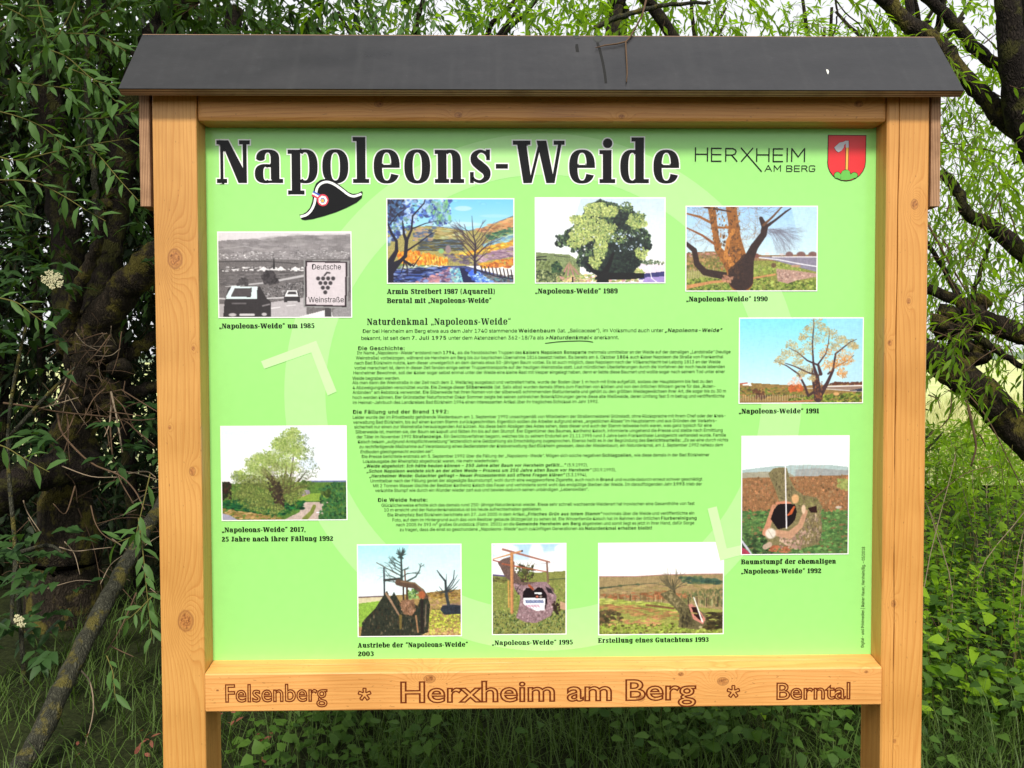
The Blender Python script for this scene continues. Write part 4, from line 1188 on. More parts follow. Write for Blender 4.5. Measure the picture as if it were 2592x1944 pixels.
def pic_1993():
    p = Pic(230, 164, 9)
    p.grad(0, .4, (250, 253, 255), (252, 253, 255))
    p.poly([(0, .36), (.3, .36), (.55, .345), (1, .34), (1, 1), (0, 1)], (160, 140, 100), 1, .15)
    p.line([(0, .36), (.3, .362), (.55, .345), (1, .34)], .005, (170, 110, 110))
    p.dabs([(.65, .37), (.8, .37), (1, .42), (1, .46), (.68, .44)], 160, [(70, 95, 75), (55, 80, 70), (95, 110, 75)], .008, .018, 2.5)
    p.line([(0, .49), (.12, .475), (.2, .46), (.48, .435)], [.014, .01, .006, .004], (75, 85, 65)); p.blob(.31, .455, .018, .018, (85, 95, 70)); p.blob(.17, .465, .02, .012, (85, 95, 65))
    p.dabs([(0, .5), (.5, .44), (1, .46), (1, .54), (0, .56)], 160, [(165, 150, 95), (150, 135, 85), (175, 145, 105)], .008, .02, 4, .6)
    p.dabs([(.0, .56), (.5, .53), (.75, .55), (.7, .62), (.1, .62)], 170, [(170, 110, 75), (155, 100, 65), (140, 115, 75)], .008, .018, 3, .8)
    p.dabs([(.66, .54), (1, .5), (1, .7), (.66, .66)], 190, [(110, 115, 70), (90, 100, 65), (140, 130, 85)], .006, .014, .8, .8)
    for k in range(46):
        x = .01 + .98 * p.r.random(); y = .6 + .06 * p.r.random() + (.03 if x > .6 else 0)
        p.line([(x, y - .045), (x, y + .03)], .004, (85, 75, 50) if k % 3 else (190, 190, 140))
    p.poly([(0, .62), (.5, .66), (1, .74), (1, 1), (0, 1)], (150, 155, 80), 1, .2)
    p.dabs([(0, .6), (.5, .66), (.65, .7), (.62, .78), (0, .66)], 200, [(165, 180, 80), (190, 195, 105), (140, 150, 70)], .006, .018, 4)
    p.dabs([(0, .66), (.3, .68), (.66, .78), (.68, .86), (.3, .8), (0, .72)], 230, [(175, 130, 85), (160, 115, 75), (145, 140, 75)], .006, .02, 5)
    p.dabs([(0, .74), (.14, .74), (.2, .86), (0, .9)], 90, [(85, 75, 50), (65, 60, 40), (120, 95, 65)], .008, .02, 1.5)
    p.dabs([(.1, .84), (.5, .82), (.5, .92), (.1, .92)], 100, [(185, 135, 95), (165, 165, 85)], .008, .02, 3)
    p.dabs([(0, .88), (1, .9), (1, 1), (0, 1)], 420, [(140, 165, 65), (165, 185, 85), (110, 130, 50), (90, 85, 45)], .005, .013, 1.5)
    p.dabs([(.8, .78), (1, .76), (1, .95), (.86, .95)], 130, [(60, 50, 35), (85, 75, 45), (45, 40, 28)], .008, .02, 3)
    p.line([(.38, .68), (.6, .72)], .016, (120, 85, 60))
    for x in (.72, .79, .87, .96):
        p.line([(x, .6), (x, .7)], .007, (60, 45, 40))
    p.line([(.61, .56), (.6, .48), (.59, .4)], [.022, .014, .008], (75, 70, 50))
    for k in range(16):
        p.twigs(.6, .52, 1.57 + (p.r.random() - .5) * 2.0, .05 + .03 * p.r.random(), .006, (90, 85, 65), 2, .4)
    p.poly([(.49, .56), (.58, .51), (.72, .7), (.78, .72), (.86, .78), (.87, .9), (.8, .96), (.64, .93), (.65, .78), (.6, .7)], (105, 98, 68), 1, .3)
    p.dabs([(.52, .56), (.58, .53), (.68, .68), (.66, .78)], 80, [(130, 120, 85), (150, 138, 100), (95, 88, 58)], .005, .012, .7)
    p.dabs([(.66, .72), (.74, .74), (.78, .92), (.66, .92)], 90, [(70, 65, 45), (90, 85, 55), (55, 50, 38)], .005, .012, .6)
    p.poly([(.72, .68), (.75, .67), (.82, .76), (.86, .84), (.84, .9), (.76, .84)], (200, 135, 120)); p.poly([(.745, .71), (.79, .71), (.835, .82), (.82, .86), (.77, .8)], (45, 22, 22)); p.line([(.75, .77), (.79, .78)], .01, (165, 150, 90))
    p.line([(.765, .6), (.835, .87)], [.008, .012], (252, 250, 245)); p.blob(.82, .93, .015, .014, (175, 165, 130))
    p.grain(.03)
    return p


def pic_1992():
    p = Pic(200, 222, 10)
    p.grad(0, .3, (236, 252, 255), (245, 252, 255))
    p.poly([(0, .28), (.3, .25), (.6, .24), (.85, .245), (1, .26), (1, .36), (0, .34)], (175, 195, 195)); p.poly([(.5, .28), (.7, .27), (1, .29), (1, .36), (.5, .34)], (160, 165, 165)); p.poly([(0, .305), (.4, .29), (.5, .34), (0, .36)], (165, 160, 140))
    p.poly([(0, .35), (1, .33), (1, .64), (0, .64)], (150, 108, 72), 1, .3)
    p.poly([(0, .63), (1, .63), (1, 1), (0, 1)], (88, 120, 65), 1, .3)
    p.dabs([(0, .35), (1, .33), (1, .64), (0, .64)], 900, [(165, 115, 80), (140, 100, 65), (185, 130, 90), (120, 90, 60), (155, 125, 90)], .005, .014, .8)
    p.dabs([(.9, .36), (1, .36), (1, .45), (.9, .44)], 40, [(150, 160, 90)], .01, .02)
    p.dabs([(0, .62), (1, .62), (1, 1), (0, 1)], 900, [(95, 140, 75), (70, 110, 60), (120, 160, 90), (130, 105, 70), (60, 90, 50)], .006, .018, 2)
    p.dabs([(0, .82), (.3, .84), (.3, 1), (0, 1)], 120, [(50, 75, 45), (70, 95, 55), (40, 55, 35)], .008, .02, 1.5)
    for k in range(9):
        p.line([(.45 + k * .035, .33), (.46 + k * .04, .24)], .003, (170, 150, 130))
    st = (128, 118, 82)
    p.poly([(.245, .315), (.29, .27), (.36, .26), (.42, .265), (.44, .34), (.5, .45), (.58, .5), (.7, .52), (.76, .6), (.74, .66), (.76, .8), (.72, .92), (.55, .96), (.3, .96), (.22, .86), (.22, .78), (.28, .62), (.35, .55), (.31, .45)], st, 1, .25)
    p.dabs([(.26, .31), (.4, .27), (.44, .4), (.56, .52), (.38, .56), (.33, .45)], 160, [(110, 100, 70), (140, 128, 95), (90, 80, 55)], .004, .012, .5)
    p.dabs([(.55, .66), (.75, .66), (.76, .88), (.55, .94)], 240, [(150, 130, 110), (170, 148, 125), (125, 110, 70), (110, 95, 75)], .005, .014, .6)
    p.dabs([(.5, .5), (.72, .54), (.72, .66), (.55, .64)], 120, [(120, 118, 70), (140, 135, 85), (105, 95, 65)], .005, .014, 1)
    p.dabs([(.34, .84), (.6, .8), (.55, .96), (.36, .95)], 130, [(175, 140, 125), (150, 118, 105), (195, 165, 145)], .006, .016, .8)
    p.dabs([(.28, .93), (.48, .94), (.44, .99), (.25, .98)], 60, [(165, 95, 65), (190, 120, 85)], .006, .014, 2)
    p.line([(.3, .6), (.25, .74), (.22, .82)], [.05, .05, .06], (200, 140, 110)); p.line([(.33, .57), (.4, .56), (.45, .57)], .03, (205, 135, 105)); p.line([(.33, .82), (.45, .84), (.55, .76), (.6, .64)], [.06, .07, .05, .04], (195, 150, 120))
    p.blob(.5, .53, .035, .04, (220, 170, 120)); p.blob(.58, .62, .02, .04, (225, 195, 165)); p.line([(.22, .94), (.26, .92)], .05, (190, 165, 145))
    p.poly([(.34, .575), (.44, .57), (.5, .58), (.515, .64), (.5, .71), (.44, .77), (.34, .79), (.3, .74), (.27, .7), (.3, .62)], (22, 12, 16)); p.line([(.49, .6), (.46, .65), (.43, .67)], [.02, .03, .012], (190, 90, 50))
    p.poly([(.62, .61), (.7, .59), (.71, .65), (.65, .65)], (45, 22, 20)); p.blob(.27, .825, .05, .045, (232, 222, 208)); p.line([(.25, .8), (.29, .86)], .006, (190, 175, 160))
    p.line([(.404, .25), (.42, .78)], [.010, .012], (252, 248, 252)); p.blob(.91, .605, .03, .012, (195, 180, 165))
    p.poly([(0, .94), (.04, .96), (.08, 1), (0, 1)], (170, 60, 85)); p.line([(0, .89), (.05, .95), (.09, 1)], [.02, .02, .014], (200, 200, 215))
    p.grain(.03)
    return p


# ================================================================== THE BOARD
def wx(u, v, Y=0.0):
    return float(at(u, v, Y)[0])


def wz(u, v, Y=0.0):
    return float(at(u, v, Y)[2])


def kn(L, axis, Y=0.0):
    out = []
    for u, v, r in L:
        q = at(u, v, Y)
        out.append((q[0], q[2], r) if axis == 'Z' else (q[2], q[0], r))
    return out


m_postL = wood_mat('glazed_spruce_left_post', 'Z', kn([(443, 655, .0135), (470, 1572, .0145), (487, 1193, .006), (489, 882, .0028), (429, 1082, .0028)], 'Z'), 1.0, 1.3)
m_postR = wood_mat('glazed_spruce_right_post', 'Z', kn([(2315, 517, .007), (2252, 868, .004), (2262, 1528, .005), (2300, 762, .004), (2264, 1876, .003)], 'Z'), 1.0, 5.1, (1.0, .95, .9))
m_low = wood_mat('glazed_spruce_lower_rail', 'X', kn([(1088, 1716, .008), (1828, 1722, .008), (1722, 1704, .004), (553, 1745, .002), (1620, 1765, .006), (2190, 1698, .003)], 'X'), 1.12, 9.7, (1.02, .98, 1.08))
m_up = wood_mat('glazed_spruce_upper_rail', 'X', kn([(958, 262, .006), (1574, 294, .004), (1160, 290, .005), (2175, 262, .006)], 'X'), 0.98, 3.9, (1.0, .92, .85))
m_cut = flat_mat('dark_cut_wood', (70, 40, 22), 0.8)
m_green = flat_mat('printed_green', (155, 224, 124), 0.2, 0.5)
m_pale = flat_mat('printed_pale_green', (175, 234, 148), 0.2, 0.5)
m_chev = flat_mat('printed_cream_green', (196, 241, 170), 0.2, 0.5)
m_ink = flat_mat('black_print', (15, 15, 17), 0.3, 0.2)
m_txt = flat_mat('dark_text_print', (20, 30, 10), 0.3, 0.2)
m_white = flat_mat('white_print', (240, 243, 240), 0.35, 0.45)
m_red = flat_mat('red_print', (222, 48, 52), 0.35, 0.4)
m_rose = flat_mat('rose_print', (215, 60, 80), 0.35, 0.4)
m_blue = flat_mat('blue_print', (60, 95, 190), 0.35, 0.4)
m_ochre = flat_mat('ochre_print', (236, 182, 78), 0.35, 0.4)
m_grey = flat_mat('grey_print', (196, 196, 202), 0.35, 0.4)
m_hill = flat_mat('hill_green_print', (104, 190, 78), 0.35, 0.4)
m_burn = flat_mat('routed_brown_groove', (104, 46, 18), 0.8, 0.1)
t = NT('printed_photograph')
an = t.n('ShaderNodeAttribute', attribute_name='Print')
t.bsdf(an.outputs['Color'], 0.35, 0.45)
m_photo = t.m
t = NT('black_film_plywood')
co = t.n('ShaderNodeNewGeometry').outputs['Position']
n1 = t.noise(t.scale(co, (0.35, 1, 1)), 9, 5, 0.6)
n2 = t.noise(co, 60, 4, 0.6)
n3 = t.noise(t.scale(co, (0.3, 1, 1)), 220, 2)
run = t.noise(t.scale(co, (1, 0.05, 0.05)), 34, 3)
c = t.mix(1.0, t.mix(t.ramp(run, [(0.52, (0,) * 3), (0.75, (0.35,) * 3)]), t.ramp(n1, [(0.3, (0.008, 0.008, 0.009)), (0.7, (0.019, 0.0185, 0.02))]), (0.032, 0.032, 0.032)), t.ramp(n2, [(0.3, (0.8,) * 3), (0.66, (1.1,) * 3), (0.74, (1.7,) * 3)]), 'MULTIPLY')
t.bsdf(c, t.ramp(n1, [(0.3, (0.26,) * 3), (0.7, (0.38,) * 3)]), 0.5, t.bump(t.math('ADD', n2, n3), 0.10, 0.0008))
m_film = t.m
m_plyZ = ply_mat('plywood_edge_roof', 2)
m_plyX = ply_mat('plywood_edge_cheek', 0)

board = empty('info_board', ((XL0 + XR1) / 2, DEP / 2, 0))
tag(board, 'wooden information board with green panel, black roof and two square posts', 'information board')

# posts
b = MB()
b.box(XL0, XL1, 0, DEP, -0.06, 2.128, 0.0035)
b.build('post', m_postL, board)


def split_post():
    """right post: a long drying crack runs down its front"""
    cx0 = wx(2272, 900)
    zs = [-0.06] + list(np.linspace(0.0, 2.12, 60)) + [2.128]
    V, F = [], []
    n = None
    for z in zs:
        row = 972 - (z - 1.5) / 1.821 * 2003 - 61
        wd = 0.0011 if row < 1190 else (0.0002 if row < 1400 else (0.0009 if row < 1720 else 0.0003))
        wd *= 0.7 + 0.5 * math.sin(z * 17) ** 2
        cx = cx0 + 0.0016 * math.sin(z * 3.1) + 0.0006 * math.sin(z * 23) - 0.002
        e = 0.0035
        P = [(XR0 + e, 0), (cx - wd - 0.0006, 0), (cx - wd, 0.0008), (cx, 0.011), (cx + wd, 0.0008), (cx + wd + 0.0006, 0), (XR1 - e, 0), (XR1, e), (XR1, DEP), (XR0, DEP), (XR0, e)]
        n = len(P)
        V.extend([(p[0], p[1], z) for p in P])
    for i in range(len(zs) - 1):
        for k in range(n):
            k2 = (k + 1) % n
            F.append((i * n + k, i * n + k2, (i + 1) * n + k2, (i + 1) * n + k))
    F.append(tuple(range(n))[::-1])
    F.append(tuple((len(zs) - 1) * n + k for k in range(n)))
    q = MB()
    q.add(V, F)
    return q.build('post', m_postR, board)


split_post()

# lower rail: slightly proud of the posts, its top slopes up to the panel
YF = -0.006
b = MB()
prof = [(YF + .002, ZBB), (YF, ZBB + .0025), (YF, ZBT - .003), (YF + .003, ZBT), (0.030, ZBT + .0045), (0.032, ZBT + .0062), (REC, ZPB), (0.098, ZPB), (0.098, ZBB)]
xa, xb = XL1 + .0015, XR0 - .0015
n = len(prof)
V = [(xa, p[0] + (0.0 if 0.01 < p[0] else .0), p[1]) for p in prof]
NS = 2
V = []
for x, ins in ((xa, .002), (xa + .002, 0), (xb - .002, 0), (xb, .002)):
    for k, p in enumerate(prof):
        yy = p[0] + (ins if p[0] < 0.01 else 0)
        zz = p[1] + (ins if p[1] < ZBB + .003 else 0)
        V.append((x, yy, zz))
F = []
for i in range(3):
    for k in range(n):
        k2 = (k + 1) % n
        F.append((i * n + k, (i + 1) * n + k, (i + 1) * n + k2, i * n + k2))
F.append(tuple(range(n)))
F.append(tuple(3 * n + k for k in range(n))[::-1])
b.add(V, F)
rail = b.build('lower_rail', m_low, board)
b = MB()
b.box(XL1 + .0005, XR0 - .0005, 0.003, 0.098, ZTB, 2.135, 0.009)
b.build('upper_rail', m_up, board)

# panel
b = MB()
b.box(XL1, XR0, REC, REC + 0.006, ZPB - .0002, ZPT + .004)
panel = b.build('panel', m_green, board)
b = MB()
b.box(XL1, XR0, REC + .0062, REC + 0.026, ZPB + .001, ZPT + .004)
b.build('backing_board', m_up, board)

# roof: two sloping boards meeting in a ridge
RL, RR = -0.8823, 0.9940
YE, ZE, YR, ZR = -0.0500, 2.0988, 0.0765, 2.2680
sl_ = math.hypot(YR - YE, ZR - ZE)
uy, uz = (YR - YE) / sl_, (ZR - ZE) / sl_
TH = 0.0175


def roof_board(name, mirror):
    q = MB()
    s = -1 if mirror else 1
    e = .0008
    # film skin (thin) on the top, ply core beneath
    def P(a, d):                       # a along slope from the eave, d below the top
        y, z = YE + uy * a + uz * d, ZE + uz * a - uy * d
        return (y if not mirror else 2 * YR - y, z)
    pr_ = [P(0, 0), P(sl_, 0), P(sl_, .0012), P(0, .0012)]
    V = [(x, y, z) for x in (RL, RR) for (y, z) in pr_]
    q.add(V, [(0, 1, 2, 3), (7, 6, 5, 4), (0, 4, 5, 1), (1, 5, 6, 2), (2, 6, 7, 3), (3, 7, 4, 0)])
    o = q.build(name, m_film, board)
    q = MB()
    pr_ = [P(.0004, .0012), P(sl_, .0012), P(sl_ - .012, TH), P(.0004, TH)]
    V = [(x, y, z) for x in (RL + .0004, RR - .0004) for (y, z) in pr_]
    q.add(V, [(0, 1, 2, 3), (7, 6, 5, 4), (0, 4, 5, 1), (1, 5, 6, 2), (2, 6, 7, 3), (3, 7, 4, 0)])
    q.build('plywood_core', m_plyZ, o)
    return o


roof = roof_board('roof_board', False)
roof_board('roof_board', True)


def on_roof(u, v, lift=0.0004):
    """point on the front roof slope seen at photo pixel (u, v)"""
    d = AF + AR * ((u - CW / 2) / FPX) - AU * ((v - CH / 2) / FPX)
    nrm = np.array([0, -uz, uy])
    p0 = np.array([0, YE, ZE])
    tt = ((p0 - CAM) @ nrm) / (d @ nrm)
    return CAM + d * tt + nrm * lift


def roof_patch(P, name, mat, lift=.0004):
    me = bpy.data.meshes.new(name)
    me.from_pydata([tuple(on_roof(u, v, lift)) for u, v in P], [], [tuple(range(len(P)))])
    return link(name, me, mat, roof)


m_streak = flat_mat('dark_streak', (22, 22, 20), 0.6, 0.2)
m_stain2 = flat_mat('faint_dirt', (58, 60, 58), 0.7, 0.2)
m_drop = flat_mat('bird_dropping', (225, 225, 215), 0.8, 0.2)
zz = []
P1 = [(1512, 108), (1516, 120), (1522, 140), (1526, 160), (1531, 185), (1534, 211)]
L_ = [(u - 3.0 - random.random() * 1.2, v) for u, v in P1]
R_ = [(u + 3.0 + random.random() * 1.6, v) for u, v in P1][::-1]
roof_patch(L_ + R_, 'roof_streak', m_streak)  # narrow near-black streak running down the front slope
roof_patch([(1457, 112), (1463, 112), (1465, 125), (1466, 132), (1458, 131), (1456, 120)], 'roof_streak', m_streak)
roof_patch([(1500, 92), (1522, 90), (1530, 97), (1518, 107), (1508, 106), (1502, 100)], 'roof_streak', m_stain2, .0005)
roof_patch([(1451, 91), (1464, 90), (1468, 97), (1456, 99)], 'roof_streak', m_stain2, .0005)
roof_patch([(2091, 176), (2096, 177), (2098, 182), (2096, 189), (2093, 184)], 'bird_dropping', m_drop, .0006)

# the two plywood cheeks under the roof ends
def under(y):
    a = ZE + (min(y, 2 * YR - y) - YE) / uy * uz
    return a - TH / uy - .0005


for (u0, u1) in ((354, 382), (2350, 2380)):
    x0, x1 = wx(u0, 400), wx(u1, 400)
    if u0 < 1000:
        x1 = XL0 - 0.0065
    else:
        x0 = XR1 + 0.0040
    zb = wz(u0, 522)
    P = [(0.0, zb), (0.0, under(0)), (YR, under(YR)), (0.153, under(0.153)), (0.153, zb)]
    q = MB()
    V = [(x, y, z) for x in (x0, x1) for (y, z) in P]
    q.add(V, [(0, 1, 2, 3, 4), (9, 8, 7, 6, 5)] + [(k, 5 + k, 5 + (k + 1) % 5, (k + 1) % 5) for k in range(5)])
    ch = q.build('cheek_board', m_plyX, board)
    q = MB()
    if u0 < 1000:
        q.box(x1 + .0002, XL0 - .0002, 0.03, DEP - .01, zb + .02, 2.10)
    else:
        q.box(XR1 + .0002, x0 - .0002, 0.03, DEP - .01, zb + .02, 2.10)
    q.build('spacer', m_cut, ch)

# ------------------------------------------------------------------ print: ring, arrows, title
YP = REC


def P3(u, v, dy=0.0):
    x, z = pp(u, v)
    return (x, YP - dy, z)


cxr, czr = pp(1380, 997)
ro = (pp(2042, 1000)[0] - pp(719, 1000)[0]) / 2
ri = (pp(1938, 1000)[0] - pp(821, 1000)[0]) / 2
ang = np.linspace(0, 2 * math.pi, 121)
ring = []
for a0, a1 in zip(ang[:-1], ang[1:]):
    ring.append([(cxr + r_ * math.cos(a), YP - .0003, czr + r_ * math.sin(a)) for r_, a in ((ro, a0), (ro, a1), (ri, a1), (ri, a0))])
polys_mesh('printed_ring', ring, m_pale, panel)
c1 = [(656, 911.5), (795.5, 859), (847, 988.5), (824, 999), (783, 889), (664, 930.5)]
c2 = [(1798, 1289), (1821.5, 1283), (1846.5, 1390.5), (1899, 1378), (1897, 1403), (1830, 1421.5)]
for c_ in (c1, c2):
    polys_mesh('printed_arrow', [[P3(u, v, .0010) for u, v in c_]], m_chev, panel)

ax, az = pp(551, 464.5)
bx, bz = pp(1722, 456)
tz = (az + bz) / 2
capz = pp(580, 358.5)[1] - pp(580, 464.5)[1]
TP = slab('Napoleons-Weide', ax, bx, tz, capz, YP)
polys_mesh('title_outline', slab('Napoleons-Weide', ax, bx, tz, capz, YP, 11.0, GLO), m_white, panel, .0004, 4e-5, 9)
polys_mesh('title_lettering', TP, m_ink, panel, .0009)

caps = [('\u201eNapoleons-Weide\u201c um 1985', 552, 791, 828), ('Armin Streibert 1987 (Aquarell)', 976, 1252, 738.7), ('Berntal mit \u201eNapoleons-Weide\u201c', 976, 1243, 762),
        ('\u201eNapoleons-Weide\u201c 1989', 1356, 1567, 737), ('\u201eNapoleons-Weide\u201c 1990', 1743, 1949, 758), ('\u201eNapoleons-Weide\u201c 1991', 1878, 2080, 1045),
        ('Baumstumpf der ehemaligen', 1883, 2121, 1430), ('\u201eNapoleons-Weide\u201c 1992', 1883, 2084, 1454), ('\u201eNapoleons-Weide\u201c 2017,', 558, 768, 1346),
        ('25 Jahre nach ihrer F\u00e4llung 1992', 558, 838, 1369.5), ('Austriebe der \u201cNapoleons-Weide\u201c', 902, 1183, 1642), ('2003', 903, 943, 1663.5),
        ('\u201eNapoleons-Weide\u201c 1995', 1245, 1452, 1638), ('Erstellung eines Gutachtens 1993', 1517, 1799, 1632)]
groups = [[0], [1, 2], [3], [4], [5], [6, 7], [8, 9], [10, 11], [12], [13]]
for g in groups:
    ps = []
    for k in g:
        s, u0, u1, v = caps[k]
        x0, z = pp(u0, v)
        x1, _ = pp(u1, v)
        ps += slab(s, x0, x1, z, 0.0112, YP)
    ps = ps + [[(a - .0003, b_ - .0001, c_ + .0001) for a, b_, c_ in P] for P in ps] + [[(a + .0003, b_ - .0002, c_ - .0001) for a, b_, c_ in P] for P in ps]
    polys_mesh('caption', ps, m_ink, panel, .0007)
x0, z = pp(925, 818)
ps = slab('Naturdenkmal \u201eNapoleons-Weide\u201c', x0, pp(1293, 813)[0], z, 0.0148, YP)
polys_mesh('heading', ps, m_ink, panel, .0009)

